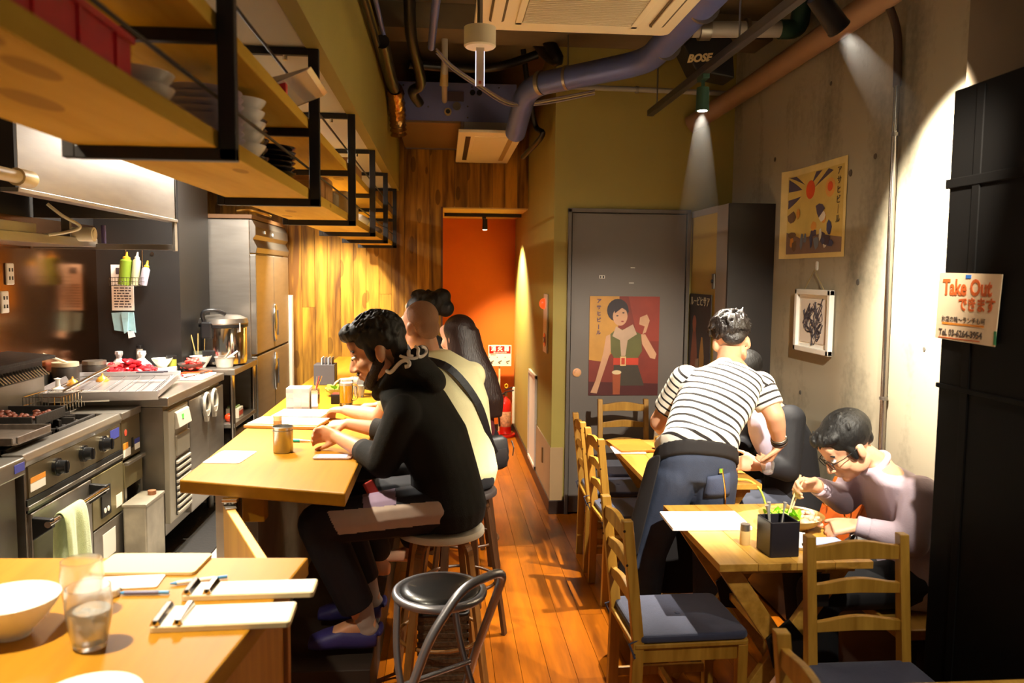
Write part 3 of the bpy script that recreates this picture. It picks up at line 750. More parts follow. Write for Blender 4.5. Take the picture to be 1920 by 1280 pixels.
# frying baskets
fb = T('fry_basket', 'wire frying basket with a slanting handle beside the grill box', 'basket', (-1.84, 4.0, 1.05))
wv = MB()
for z in (1.05, 1.09, 1.13):
    wv.tube([(-1.95, 3.86, z), (-1.78, 3.86, z), (-1.78, 4.1, z), (-1.95, 4.1, z)], 0.003, 6, closed=True)
for q in range(7):
    xq = -1.95 + q * 0.17 / 6
    wv.cyl((xq, 3.86, 1.05), (xq, 3.86, 1.13), 0.002, n=5).cyl((xq, 4.1, 1.05), (xq, 4.1, 1.13), 0.002, n=5)
for q in range(9):
    yq = 3.86 + q * 0.03
    wv.cyl((-1.78, yq, 1.05), (-1.78, yq, 1.13), 0.002, n=5).cyl((-1.95, yq, 1.05), (-1.95, yq, 1.13), 0.002, n=5)
P(fb, 'wire_cage', wv, CHROME, smooth=40)
P(fb, 'basket_handle', MB().tube([(-1.86, 4.06, 1.13), (-1.78, 4.2, 1.19), (-1.74, 4.3, 1.22)], 0.007, 8), CHROME, smooth=40)
# pans on the range
def pan(name, label, c, w, d, h, m, food=None, rz=0):
    e = T(name, label, 'pan', (c[0], c[1], c[2]))
    b = MB().rbox(-w / 2, w / 2, -d / 2, d / 2, 0, 0.008, 0.03)
    b.box(-w / 2, -w / 2 + 0.008, -d / 2 + 0.02, d / 2 - 0.02, 0.004, h).box(w / 2 - 0.008, w / 2, -d / 2 + 0.02, d / 2 - 0.02, 0.004, h)
    b.box(-w / 2 + 0.01, w / 2 - 0.01, -d / 2, -d / 2 + 0.008, 0.004, h).box(-w / 2 + 0.01, w / 2 - 0.01, d / 2 - 0.008, d / 2, 0.004, h)
    o = b.build('pan_body', m, e, bevel=0.003)
    e.rotation_euler = (0, 0, rz)
    return e
p1 = pan('griddle_pan', 'black rectangular griddle pan with browned mince on the range', (-1.86, 3.62, 1.062), 0.30, 0.30, 0.045, IRON)
fm = MB(); rr = random.Random(3)
for q in range(60):
    fm.ell((rr.uniform(-0.11, 0.11), rr.uniform(-0.11, 0.11), rr.uniform(0.012, 0.03)), (rr.uniform(0.008, 0.018), rr.uniform(0.008, 0.016), 0.009), nu=6, nv=4)
o = fm.build('browned_mince', mat('browned_meat', '#6d3423', 0.5, var=0.3, vscale=60), p1, smooth=60); o['kind'] = 'stuff'
pan('griddle_pan', 'flat grey griddle pan at the left front of the range', (-1.72, 3.25, 1.062), 0.24, 0.30, 0.03, mat('worn_griddle', '#6c6159', 0.45, 0.7, var=0.3, vscale=30))
# towel on the oven handle
tw = MB(); nu_, nv_ = 14, 18
vs = []; fs = []
for side in (0, 1):
    pass
prof = [(-1.452, 0.50), (-1.455, 0.62), (-1.458, 0.72), (-1.463, 0.765), (-1.475, 0.784), (-1.487, 0.787), (-1.50, 0.78), (-1.508, 0.76), (-1.512, 0.70), (-1.515, 0.60), (-1.517, 0.54)]
for j, (px, pz) in enumerate(prof):
    for i in range(nu_ + 1):
        t = i / nu_
        fold = math.sin(t * 9.5) * 0.008 + math.sin(t * 21) * 0.003
        vs.append((px + (fold * (1 if pz < 0.76 else 0.25) if j < 5 else -abs(fold) * 0.2), 3.17 + t * 0.19 * (1.0 + (0.785 - pz) * 0.25), pz - (0.012 * math.sin(t * 5) if j == 0 else 0)))
for j in range(len(prof) - 1):
    for i in range(nu_):
        a = j * (nu_ + 1) + i
        fs.append((a, a + 1, a + nu_ + 2, a + nu_ + 1))
tw.add(vs, fs)
to = tag(tw.build('hand_towel', mat('green_towel', '#c3cf95', 0.9, var=0.1, vscale=40, bump=0.5, bscale=250, sheen=0.3), smooth=80), 'pale green towel draped over the oven handle', 'towel')
so = to.modifiers.new('thick', 'SOLIDIFY'); so.thickness = 0.005
ss = to.modifiers.new('sub', 'SUBSURF'); ss.levels = 1; ss.render_levels = 1

# --- undercounter fridge and worktop
uc = T('undercounter_fridge', 'stainless undercounter fridge with two doors and a vented end', 'fridge', (-1.8, 4.7, 0.2))
P(uc, 'cabinet', MB().box(-2.18, -1.45, 4.23, 5.27, 0.34, 1.02), STEEL_D)
P(uc, 'compressor_panel', MB().box(-1.46, -1.425, 4.24, 4.56, 0.40, 1.0), mat('cream_steel', '#a39a89', 0.4, 0.5), bevel=0.004)
P(uc, 'display_box', MB().prism([(-1.43, 0.88), (-1.43, 0.98), (-1.415, 0.97), (-1.40, 0.89)], 1, 4.34, 4.55), mat('pale_grey_plastic', '#b9b1a3', 0.4), bevel=0.003)
P(uc, 'green_display', MB().box(-1.411, -1.405, 4.41, 4.43, 0.93, 0.955), mat('green_led', '#5fe04c', 0.4, emit=1.2))
P(uc, 'inset_cover', MB().box(-1.428, -1.415, 4.34, 4.55, 0.74, 0.85), mat('cream_steel', '#a39a89', 0.4, 0.5), bevel=0.004)
vg = P(uc, 'vent_grille', MB().box(-1.43, -1.42, 4.33, 4.555, 0.42, 0.72), BLACKP)
for q in range(9):
    rel(MB().box(-1.424, -1.41, 4.33, 4.555, 0.425 + q * 0.034, 0.441 + q * 0.034).build('vent_slat', mat('pale_grey_plastic', '#b9b1a3', 0.4), bevel=0.003), vg)
for d0, d1 in ((4.575, 4.915), (4.925, 5.26)):
    dd = P(uc, 'fridge_door', MB().box(-1.47, -1.42, d0, d1, 0.36, 1.0), STEEL, bevel=0.005)
    hy = d1 - 0.075 if d0 < 4.7 else d0 + 0.075
    hb = rel(MB().lathe([(0, 0), (0.05, 0), (0.05, 0.012), (0, 0.012)], (0, 0, 0), 24).xf(Matrix.Translation((-1.42, hy, 0.93)) @ Matrix.Rotation(R(90), 4, 'Y') @ Matrix.Diagonal((1.25, 0.9, 1, 1))).build('pull_recess', mat('recess_dark', '#4a4644', 0.4), smooth=40), dd)
    hn = [( -1.402, hy + 0.052 * math.sin(R(a)), 0.935 + 0.068 * math.cos(R(a))) for a in range(0, 360, 20)]
    rel(MB().tube(hn, 0.009, 8, closed=True).prism([(hy - 0.04, 0.90), (hy + 0.04, 0.90), (hy + 0.012, 0.835), (hy - 0.012, 0.835)], 0, -1.415, -1.395).build('pull_handle', mat('pale_grey_plastic', '#b9b1a3', 0.4), smooth=40), dd)
for q in (4.3, 5.2):
    P(uc, 'foot', MB().cyl((-1.5, q, 0.2), (-1.5, q, 0.36), 0.022, n=12), STEEL_D, smooth=40)
wt = T('kitchen_worktop', 'stainless worktop over the undercounter fridge', 'worktop', (-1.8, 4.7, 1.05))
P(wt, 'top', MB().box(-2.185, -1.415, 4.215, 5.275, 1.025, 1.072), STEEL, bevel=0.005)
P(wt, 'upstand', MB().box(-2.185, -2.165, 4.215, 5.275, 1.07, 1.16), STEEL, bevel=0.003)

# rice-cooker table
rt_ = T('steel_table', 'narrow stainless table with a shelf beside the tall fridge', 'table', (-1.52, 5.6, 0.2))
P(rt_, 'top', MB().box(-1.68, -1.355, 5.30, 5.93, 1.05, 1.09), STEEL, bevel=0.004)
P(rt_, 'shelf', MB().box(-1.67, -1.365, 5.31, 5.92, 0.70, 0.73), STEEL, bevel=0.004)
P(rt_, 'lower_shelf', MB().box(-1.67, -1.365, 5.31, 5.92, 0.30, 0.33), STEEL, bevel=0.004)
for lx in (-1.66, -1.38):
    for ly in (5.325, 5.905):
        P(rt_, 'leg', MB().cyl((lx, ly, 0.2), (lx, ly, 1.05), 0.018, n=14), CHROME, smooth=40)
rc = T('rice_cooker', 'large round stainless rice cooker with a black handle', 'rice cooker', (-1.50, 5.6, 1.092))
P(rc, 'pot_body', MB().lathe([(0, 0), (0.135, 0), (0.15, 0.012), (0.152, 0.03), (0.152, 0.25), (0.148, 0.258), (0, 0.258)], (-1.50, 5.6, 1.092), 36), CHROME, smooth=40)
P(rc, 'gasket', MB().lathe([(0.15, 0.255), (0.16, 0.258), (0.16, 0.275), (0.15, 0.278)], (-1.50, 5.6, 1.092), 36), BLACKP, smooth=40)
P(rc, 'lid', MB().lathe([(0.158, 0.276), (0.163, 0.285), (0.155, 0.315), (0.11, 0.335), (0, 0.342)], (-1.50, 5.6, 1.092), 36), STEEL, smooth=40)
P(rc, 'handle', MB().tube(fillet([(-1.58, 5.46, 1.36), (-1.60, 5.44, 1.46), (-1.52, 5.46, 1.47), (-1.46, 5.5, 1.44)], 0.04), 0.014, 10), BLACKP, smooth=40)
P(rc, 'lid_latch', MB().box(-1.605, -1.535, 5.43, 5.48, 1.28, 1.39), BLACKP, bevel=0.01)
pl_ = P(rc, 'control_box', MB().box(-1.60, -1.52, 5.435, 5.47, 1.12, 1.20), BLACKP, bevel=0.006)
rel(MB().box(-1.575, -1.568, 5.432, 5.436, 1.155, 1.162).box(-1.56, -1.553, 5.432, 5.436, 1.155, 1.162).build('orange_light', mat('orange_led', '#ff9a3c', 0.4, emit=2.0)), pl_)
P(rc, 'label', MB().box(-1.37, -1.365, 5.50, 5.52, 1.32, 1.38), STK_W)

# tall four-door fridge
fr = T('tall_fridge', 'tall four door stainless fridge at the end of the kitchen', 'fridge', (-1.75, 6.55, 0.2))
P(fr, 'cabinet', MB().box(-2.18, -1.40, 5.95, 7.18, 0.32, 2.10), STEEL, bevel=0.006)
P(fr, 'top_board', MB().box(-2.15, -1.38, 5.95, 7.18, 2.105, 2.135), mat('brown_top_board', '#6b4a2c', 0.6), bevel=0.003)
P(fr, 'machine_cover', MB().prism([(-1.41, 2.1), (-1.41, 1.86), (-1.36, 1.86), (-1.35, 1.90), (-1.38, 1.96), (-1.36, 1.99), (-1.36, 2.05), (-1.385, 2.1)], 1, 5.97, 7.17), mat('greyish_steel', '#7d756c', 0.35, 0.9), bevel=0.003)
P(fr, 'indicator', MB().box(-1.358, -1.352, 6.25, 6.28, 2.01, 2.03).box(-1.358, -1.352, 6.5, 6.53, 2.005, 2.025), STK_W)
for (z0, z1) in ((1.12, 1.85), (0.38, 1.105)):
    for (y0, y1, hs) in ((5.965, 6.565, 1), (6.575, 7.17, -1)):
        d = P(fr, 'fridge_door', MB().box(-1.42, -1.36, y0, y1, z0, z1), STEEL, bevel=0.006)
        if hs == 1:
            hc = (y1 + 0.006, (1.32 if z0 > 1 else 0.93))
            rel(MB().ell((-1.352, hc[0] - 0.0, hc[1]), (0.02, 0.055, 0.155), nu=20, nv=14).build('door_handle', CHROME, smooth=80), d)
            rel(MB().box(-1.337, -1.328, hc[0] - 0.006, hc[0] + 0.006, hc[1] - 0.10, hc[1] + 0.10).build('handle_slot', mat('recess_dark', '#4a4644', 0.4)), d)
for q in (6.05, 7.1):
    P(fr, 'foot', MB().cyl((-1.46, q, 0.2), (-1.46, q, 0.34), 0.025, n=12), STEEL_D, smooth=40)
tag(MB().box(-1.375, -1.345, 7.22, 7.30, 0.2, 1.52).build('white_edge_strip', mat('white_strip', '#efe6d4', 0.4), bevel=0.003), 'narrow white upright strip beside the tall fridge', 'strip')
tag(MB().tube(spline([(-1.50, 6.0, 2.16), (-1.42, 6.05, 2.17), (-1.36, 6.3, 2.16), (-1.33, 6.35, 2.15)]), 0.01, 8).build('brass_valve', mat('brass', '#b28c45', 0.3, 1.0), smooth=40), 'small brass pipe stub on top of the tall fridge', 'pipe')

# hood with its shelf of pans
hd = T('extractor_hood', 'stainless extractor hood over the range', 'hood', (-1.8, 3.7, 2.0))
P(hd, 'front_skin', MB().box(-1.47, -1.45, 2.90, 4.52, 2.0, 2.46), STEEL, bevel=0.003)
P(hd, 'far_skin', MB().box(-2.18, -1.45, 4.50, 4.52, 2.0, 2.46), STEEL)
P(hd, 'near_skin', MB().box(-2.18, -1.45, 2.88, 2.90, 2.0, 2.46), mat('hood_end_black', '#1c1513', 0.7))  # end face coloured near-black, darker than the steel skins
P(hd, 'gutter', MB().box(-1.50, -1.44, 2.88, 4.52, 1.985, 2.0), STEEL, bevel=0.002)
P(hd, 'filter_bank', MB().box(-2.18, -1.5, 2.92, 4.5, 2.2, 2.22), STEEL_D)
for q in range(8):
    P(hd, 'filter_slat', MB().box(-2.1, -1.52, 2.98 + q * 0.19, 3.13 + q * 0.19, 2.17, 2.2), STEEL, bevel=0.004)
P(hd, 'hanging_bracket', MB().box(-1.46, -1.445, 4.48, 4.52, 1.83, 2.0), STEEL, bevel=0.002)
tag(MB().cyl((-1.42, 2.6, 2.03), (-1.42, 2.86, 2.03), 0.022, n=16).cyl((-1.42, 2.83, 2.03), (-1.42, 2.92, 2.03), 0.03, n=16).build('gas_pipe', mat('cream_pipe', '#c9b488', 0.4), smooth=40), 'cream pipe stub in front of the hood at the left edge', 'pipe')
ks = T('wall_shelf', 'stainless wall shelf under the hood', 'shelf', (-1.9, 3.8, 1.85))
P(ks, 'shelf_board', MB().box(-2.18, -1.86, 2.6, 4.5, 1.845, 1.865).box(-1.87, -1.855, 2.6, 4.5, 1.845, 1.89), STEEL, bevel=0.003)
P(ks, 'end_frame', MB().box(-2.18, -1.46, 4.48, 4.50, 1.835, 1.865), STEEL, bevel=0.002)
P(ks, 'divider', MB().box(-1.90, -1.86, 4.19, 4.21, 1.86, 1.98), STEEL)
for q, (yy, lab) in enumerate(((3.25, 'shallow steel tray on the hood shelf at the left edge'), (3.72, 'shallow steel tray in the middle of the hood shelf'))):
    tag(MB().rbox(-2.12, -1.88, yy - 0.2, yy + 0.2, 1.868, 1.876, 0.03).box(-1.885, -1.878, yy - 0.18, yy + 0.18, 1.87, 1.935).box(-2.12, -2.113, yy - 0.18, yy + 0.18, 1.87, 1.935).box(-2.10, -1.89, yy - 0.2, yy - 0.193, 1.87, 1.935).box(-2.10, -1.89, yy + 0.193, yy + 0.2, 1.87, 1.935).build('steel_tray', STEEL, bevel=0.002), lab, 'tray', 'trays on the hood shelf')
tag(MB().tube(spline([(-1.9, 3.95, 1.88), (-1.8, 4.0, 1.90), (-1.74, 4.03, 1.93), (-1.80, 3.98, 1.98), (-1.85, 3.95, 2.03)]), 0.008, 8).build('gas_lighter_hose', mat('cream_hose', '#d7cba8', 0.4), smooth=60), 'bent cream hose hanging below the hood', 'hose')
tag(MB().cyl((-1.90, 4.28, 1.905), (-1.78, 4.28, 1.905), 0.036, n=20).cyl((-1.78, 4.28, 1.905), (-1.775, 4.28, 1.905), 0.024, n=20).build('paper_roll', mat('cream_roll', '#d8cba8', 0.6), smooth=40), 'cream pipe like roll lying on the hood shelf', 'roll')
tag(MB().cyl((-1.80, 4.44, 1.865), (-1.80, 4.44, 1.96), 0.012, n=12).build('spice_tube', mat('purple_tube', '#4b3b63', 0.4), smooth=40), 'thin purple tube standing at the end of the hood shelf', 'tube')
for (yy, zz, lab) in ((4.25, 1.70, 'upper white double socket on the steel splashback'), (4.19, 1.56, 'lower white double socket on the steel splashback')):
    so_ = T('power_socket', lab, 'socket', (-2.19, yy, zz))
    P(so_, 'plate', MB().box(-2.19, -2.178, yy - 0.035, yy + 0.035, zz - 0.055, zz + 0.055), WHITE, bevel=0.006)
    for dy_, dz_ in ((-0.013, 0.021), (0.013, 0.021), (-0.013, -0.021), (0.013, -0.021)):
        P(so_, 'slot', MB().box(-2.179, -2.176, yy + dy_ - 0.005, yy + dy_ + 0.005, zz + dz_ - 0.009, zz + dz_ + 0.009), BLACKP)

# notice, basket of bottles and cloth on the black wall
nt_ = T('kitchen_notice', 'white printed notice sheet on the black kitchen wall', 'notice', (-2.03, 5.28, 1.6))
P(nt_, 'sheet', MB().box(-2.10, -1.965, 5.274, 5.279, 1.47, 1.76), PAPER)
pm = MB()
rr = random.Random(5)
for r_ in range(9):
    x0 = -2.085
    while x0 < -1.99:
        w_ = rr.uniform(0.01, 0.03)
        pm.box(x0, min(x0 + w_, -1.98), 5.2725, 5.2738, 1.49 + r_ * 0.017, 1.498 + r_ * 0.017); x0 += w_ + 0.006
pm.box(-2.07, -2.03, 5.2725, 5.2738, 1.70, 1.74)
P(nt_, 'printed_lines', pm, mat('print_grey', '#4a4448', 0.6))
bk = T('wire_rack', 'small wire rack hung on the black wall holding bottles', 'rack', (-1.94, 5.2, 1.63))
wv = MB()
for z in (1.63, 1.655, 1.68):
    wv.tube([(-2.05, 5.12, z), (-1.86, 5.12, z), (-1.85, 5.25, z), (-2.05, 5.25, z)], 0.0022, 5, closed=True)
for q in range(12):
    xq = -2.05 + q * 0.19 / 11
    wv.cyl((xq, 5.12, 1.63), (xq, 5.12, 1.68), 0.0016, n=5).cyl((xq, 5.12, 1.63), (xq, 5.25, 1.63), 0.0016, n=5)
wv.cyl((-2.0, 5.25, 1.63), (-2.0, 5.262, 1.86), 0.003, n=6).cyl((-1.9, 5.25, 1.63), (-1.9, 5.262, 1.86), 0.003, n=6)
P(bk, 'wires', wv, CHROME)
for (bx_, col, lab, cap, tilt) in ((-1.985, '#73882a', 'green sauce bottle with a yellow cap in the wire rack', '#d9a52b', 0.10), (-1.925, '#a5a582', 'pale squeeze bottle in the wire rack beside the green one', '#dcd2c0', 0.12), (-1.875, '#9a94a0', 'small lilac bottle with a yellow cap in the wire rack', '#e0b32a', 0.22)):
    bb = T('sauce_bottle', lab, 'bottle', (bx_, 5.185, 1.635), 'bottles in the wire rack')
    r_ = 0.036 if bx_ < -1.95 else 0.024; h_ = 0.15 if bx_ < -1.9 else 0.10
    MB().lathe([(0, 0), (r_, 0), (r_ * 1.02, 0.01), (r_, h_), (r_ * 0.6, h_ + 0.012), (0, h_ + 0.012)], n=18).build('bottle_body', mat('bottle_' + col[1:], col, 0.25, trans=0.0), bb, smooth=40)
    MB().lathe([(r_ * 0.6, h_ + 0.01), (r_ * 0.62, h_ + 0.022), (0.008, h_ + 0.028), (0.004, h_ + 0.055), (0, h_ + 0.055)], n=14).build('bottle_cap', mat('cap_' + cap[1:], cap, 0.4), bb, smooth=40)
    bb.rotation_euler = (0, tilt, 0)
cl_ = T('hanging_cloth', 'pale blue cloth hanging under the notice on the black wall', 'cloth', (-2.02, 5.25, 1.4))
P(cl_, 'cloth', MB().prism([(-2.10, 1.455), (-2.03, 1.46), (-1.965, 1.46), (-1.955, 1.33), (-1.99, 1.345), (-2.02, 1.335), (-2.085, 1.345)], 1, 5.262, 5.27), mat('blue_cloth', '#8fb6bd', 0.9, var=0.1, vscale=30))
P(cl_, 'cloth_fold', MB().prism([(-2.035, 1.46), (-1.99, 1.46), (-2.0, 1.34), (-2.02, 1.325)], 1, 5.245, 5.262), mat('blue_cloth', '#8fb6bd', 0.9, var=0.1, vscale=30))
P(cl_, 'white_tag', MB().prism([(-2.0, 1.34), (-1.965, 1.34), (-1.955, 1.305), (-1.995, 1.295)], 1, 5.25, 5.256), PAPER)
tag(MB().lathe([(0, 0), (0.012, 0), (0.012, 0.004), (0, 0.004)], n=12).xf(Matrix.Translation((-1.845, 5.278, 1.83)) @ Matrix.Rotation(R(90), 4, 'X')).build('wall_hook', CHROME), 'tiny steel hook on the black kitchen wall', 'hook')

# --- things on the worktop
def bowl(name, label, c, r, h, m, cat='bowl', foot=0.45, group=None, n=32, thick=0.004, flare=0.72):
    prof = [(0, 0), (r * foot, 0), (r * foot, h * 0.08), (r * flare, h * 0.45), (r * 0.95, h * 0.85), (r, h), (r - thick, h), (r * 0.93 - thick, h * 0.84), (r * flare - thick, h * 0.5), (r * foot, h * 0.16), (0, h * 0.14)]
    return tag(MB().lathe(prof, (0, 0, 0), n).build(name, m, smooth=50, loc=c), label, cat, group)
def heap(parent, name, c, rx, ry, h, n, m, seed, size=(0.015, 0.03), flat=0.5):
    r_ = random.Random(seed); b = MB()
    for q in range(n):
        a = r_.uniform(0, 6.28); d = math.sqrt(r_.random())
        zz = h * (1 - d * d) * r_.uniform(0.3, 1.0)
        s1 = r_.uniform(*size); s2 = r_.uniform(*size)
        b.ell((c[0] + rx * d * math.cos(a), c[1] + ry * d * math.sin(a), c[2] + zz), (s1, s2, s1 * flat), Euler((r_.uniform(-.6, .6), r_.uniform(-.6, .6), r_.uniform(0, 3))).to_matrix(), nu=7, nv=5)
    o = b.build(name, m, smooth=60)
    if parent is not None: rel(o, parent)
    o['kind'] = 'stuff'
    return o
RAW = mat('raw_red_meat', '#b8202c', 0.35, var=0.35, vscale=35, bump=0.4, bscale=50, coat=0.2)
tr_ = T('sheet_pan', 'shallow grey metal baking tray across the worktop', 'tray', (-1.76, 4.36, 1.08))
tb = MB().rbox(-0.27, 0.27, -0.31, 0.31, 0.0, 0.005, 0.03)
for s_ in (-1, 1):
    tb.prism([(s_ * 0.262, 0.002), (s_ * 0.285, 0.05), (s_ * 0.292, 0.05), (s_ * 0.27, 0.0)], 1, -0.30, 0.30)
    tb.prism([(s_ * 0.302, 0.002), (s_ * 0.325, 0.05), (s_ * 0.332, 0.05), (s_ * 0.31, 0.0)], 0, -0.285, 0.285)
o = tb.build('tray_body', mat('pale_aluminium', '#b8b2b4', 0.35, 0.8, var=0.08, vscale=20), tr_, bevel=0.002)
rk = MB()
for q in range(7):
    rk.cyl((-0.24 + q * 0.08, -0.29, 0.03), (-0.24 + q * 0.08, 0.29, 0.03), 0.002, n=5)
rk.tube([(-0.25, -0.29, 0.03), (0.25, -0.29, 0.03), (0.25, 0.29, 0.03), (-0.25, 0.29, 0.03)], 0.003, 5, closed=True)
rk.build('wire_insert', CHROME, tr_)
tr_.rotation_euler = (R(2), 0, R(8))
tr_.location = (-1.76, 4.40, 1.085)
tn = tag(MB().bar((-1.72, 4.62, 1.155), (-1.56, 4.66, 1.155), 0.02, 0.008).bar((-1.72, 4.62, 1.155), (-1.57, 4.62, 1.155), 0.015, 0.006).build('kitchen_tongs', mat('dark_tongs', '#4b4750', 0.35, 0.5), bevel=0.002), 'dark metal tongs lying on the baking tray', 'tongs')
cd = T('order_slip', 'white order slip clipped to the front of the baking tray', 'slip', (-1.80, 4.06, 1.09))
P(cd, 'paper', MB().bar((-1.93, 4.065, 1.10), (-1.66, 4.10, 1.10), 0.004, 0.055), PAPER)
wbd = tag(MB().box(-2.02, -1.58, 4.74, 5.06, 1.073, 1.09).build('cutting_board', mat('white_board', '#e9e4da', 0.4), bevel=0.004), 'white cutting board under the red meat', 'cutting board')
mt = tag(heap(None, 'sliced_meat', (-1.86, 4.92, 1.092), 0.15, 0.11, 0.10, 90, RAW, 11, (0.02, 0.045), 0.35), 'heap of raw red sliced meat on the white cutting board', 'meat')
tag(heap(None, 'meat_trimming', (-1.62, 4.96, 1.092), 0.035, 0.03, 0.02, 8, RAW, 12, (0.012, 0.024), 0.4), 'small red meat scrap at the edge of the white board', 'meat')
tag(MB().rbox(-1.60, -1.44, 4.88, 5.20, 1.073, 1.085, 0.015).build('cutting_board', mat('white_board2', '#f2eee6', 0.4), bevel=0.003), 'small bright white cutting board at the front of the worktop', 'cutting board')
kn = T('kitchen_knife', 'knife with a steel blade lying on the small white board', 'knife', (-1.52, 5.0, 1.09))
P(kn, 'blade', MB().prism([(-1.56, 4.9), (-1.53, 4.9), (-1.50, 5.08), (-1.51, 5.1)], 2, 1.087, 1.089), CHROME)
P(kn, 'handle', MB().bar((-1.505, 5.08, 1.092), (-1.49, 5.19, 1.092), 0.018, 0.012), mat('dark_handle', '#3a2a24', 0.5), bevel=0.003)
tag(MB().rbox(-1.64, -1.48, 5.12, 5.25, 1.074, 1.092, 0.01).build('orange_tray', mat('red_orange_plastic', '#d2441c', 0.4), bevel=0.003), 'flat orange red plastic tray by the beef bowl', 'tray')
pp = bowl('beef_bowl', 'dark grey bowl of raw sliced beef at the end of the worktop', (-1.60, 5.215, 1.092), 0.085, 0.05, mat('dark_ceramic', '#3b3431', 0.4), n=24)
pp['category'] = 'bowl'
tag(heap(None, 'sliced_beef', (-1.60, 5.215, 1.115), 0.06, 0.055, 0.07, 45, mat('pink_beef', '#c9504a', 0.4, var=0.4, vscale=50), 13, (0.012, 0.028), 0.4), 'raw pink sliced beef heaped in the dark bowl', 'meat')
bowl('white_bowl', 'white porcelain bowl standing by the rice cooker', (-1.60, 5.41, 1.092), 0.07, 0.075, PORC)
dl = T('plastic_tub', 'clear plastic tub with a white spoon near the rice cooker', 'tub', (-1.45, 5.42, 1.092))
P(dl, 'tub', MB().lathe([(0, 0), (0.052, 0), (0.062, 0.065), (0.066, 0.068), (0.06, 0.068), (0.05, 0.006), (0, 0.006)], (-1.45, 5.42, 1.092), 24), mat('frosted_plastic', '#d9d3c8', 0.35, trans=0.5), smooth=40)
P(dl, 'spoon', MB().tube([(-1.47, 5.41, 1.12), (-1.36, 5.40, 1.20)], [0.009, 0.006], 8), PORC, smooth=40)
def jar(name, label, c, r, h, m, capm=None, caph=0.02, cat='jar', n=20, group=None):
    e = T(name, label, cat, c, group)
    MB().lathe([(0, 0), (r * 0.95, 0), (r, 0.006), (r, h * 0.92), (r * 0.9, h), (0, h)], n=n).build('jar_body', m, e, smooth=40)
    if capm is not None:
        MB().lathe([(r * 0.98, h - 0.002), (r * 0.98, h + caph), (0, h + caph)], n=n).build('lid', capm, e, smooth=40)
    return e
jar('spice_jar', 'dark jar with a yellow green label behind the worktop', (-1.72, 5.20, 1.072), 0.032, 0.10, mat('olive_label', '#7d8030', 0.4), BLACKP)
jar('storage_pot', 'dark pot with a pale lid beside the baking tray', (-2.10, 4.62, 1.072), 0.07, 0.12, mat('dark_pot', '#332c28', 0.4), mat('pale_lid', '#b9a98c', 0.5))
jar('storage_pot', 'dark pot with a steel lid behind the yellow onions', (-2.02, 4.80, 1.072), 0.065, 0.11, mat('dark_pot', '#332c28', 0.4), STEEL)
tag(MB().tube([(-2.08, 4.6, 1.21), (-2.16, 4.50, 1.27)], [0.008, 0.006], 8).build('ladle_handle', mat('pale_wood_stick', '#d3c4a4', 0.6), smooth=40), 'pale spoon handle sticking out of the dark pot', 'spoon')
for (ox, oy, lab) in ((-2.02, 4.52, 'round yellow onion beside the dark pots'), (-1.92, 4.66, 'smaller yellow onion behind the baking tray')):
    on = T('onion', lab, 'onion', (ox, oy, 1.072))
    MB().lathe([(0, 0), (0.015, 0.001), (0.032, 0.018), (0.034, 0.032), (0.022, 0.05), (0.006, 0.06), (0.004, 0.072), (0, 0.072)], n=18).build('bulb', mat('onion_skin', '#c98a2c', 0.35, var=0.15, vscale=20), on, smooth=60)
tag(MB().lathe([(0, 0), (0.02, 0), (0.03, 0.01), (0.012, 0.02), (0.01, 0.05), (0.018, 0.06), (0, 0.065)], (0, 0, 0), 16).build('white_stopper', PORC, smooth=50, loc=(-1.93, 4.16, 1.12)), 'white knobbed lid at the left end of the baking tray', 'lid')
for (c, lab, r_, h_) in (((-2.03, 5.02, 1.09), 'clear plastic bowl of chopped red meat behind the board', 0.075, 0.07), ((-1.92, 5.13, 1.072), 'clear empty plastic bowl behind the raw meat', 0.075, 0.06)):
    bowl('plastic_bowl', lab, c, r_, h_, mat('frosted_plastic', '#d9d3c8', 0.35, trans=0.5), n=24, foot=0.6, flare=0.85)
tag(heap(None, 'chopped_meat', (-2.03, 5.02, 1.11), 0.045, 0.045, 0.06, 30, RAW, 17, (0.012, 0.022)), 'chopped red meat inside the clear plastic bowl', 'meat')
bowl('white_bowl', 'white bowl stacked on white boxes near the black wall', (-1.755, 5.14, 1.125), 0.062, 0.055, PORC)
tag(MB().rbox(-1.84, -1.68, 5.05, 5.2, 1.072, 1.124, 0.01).build('food_box', mat('white_box', '#d8d2c4', 0.4), bevel=0.003), 'flat white food box under the white bowl', 'box')
def bag(name, label, c, r, h, m, seed):
    r_ = random.Random(seed); b = MB()
    prof = [(0, 0), (r, 0.0), (r * 1.15, h * 0.2), (r * 1.0, h * 0.42), (r * 0.5, h * 0.6), (r * 0.28, h * 0.7), (r * 0.45, h * 0.86), (r * 0.4, h * 0.98), (0, h * 0.9)]
    b.lathe(prof, (0, 0, 0), 18)
    b.v = [(x * (1 + 0.18 * math.sin(7 * math.atan2(y, x) + z * 60 + seed)), y * (1 + 0.18 * math.cos(5 * math.atan2(y, x) + z * 50)), z) for x, y, z in b.v]
    return tag(b.build(name, m, smooth=30, loc=c), label, 'bag')
bag('plastic_bag', 'knotted white plastic bag left of the rice cooker counter', (-1.90, 5.20, 1.072), 0.055, 0.15, mat('white_film', '#e8e4df', 0.3), 3)
bag('plastic_bag', 'crumpled grey plastic bag behind the raw meat', (-2.03, 5.18, 1.072), 0.05, 0.15, mat('grey_film', '#b5afb0', 0.3), 9)
jar('spice_jar', 'small glass pepper mill behind the white plastic bag', (-1.93, 5.25, 1.072), 0.02, 0.16, mat('grey_jar', '#8c857b', 0.3), BLACKP)
ch = T('chopstick_jar', 'glass jar with two bamboo sticks near the black wall', 'jar', (-1.64, 5.52, 1.092))
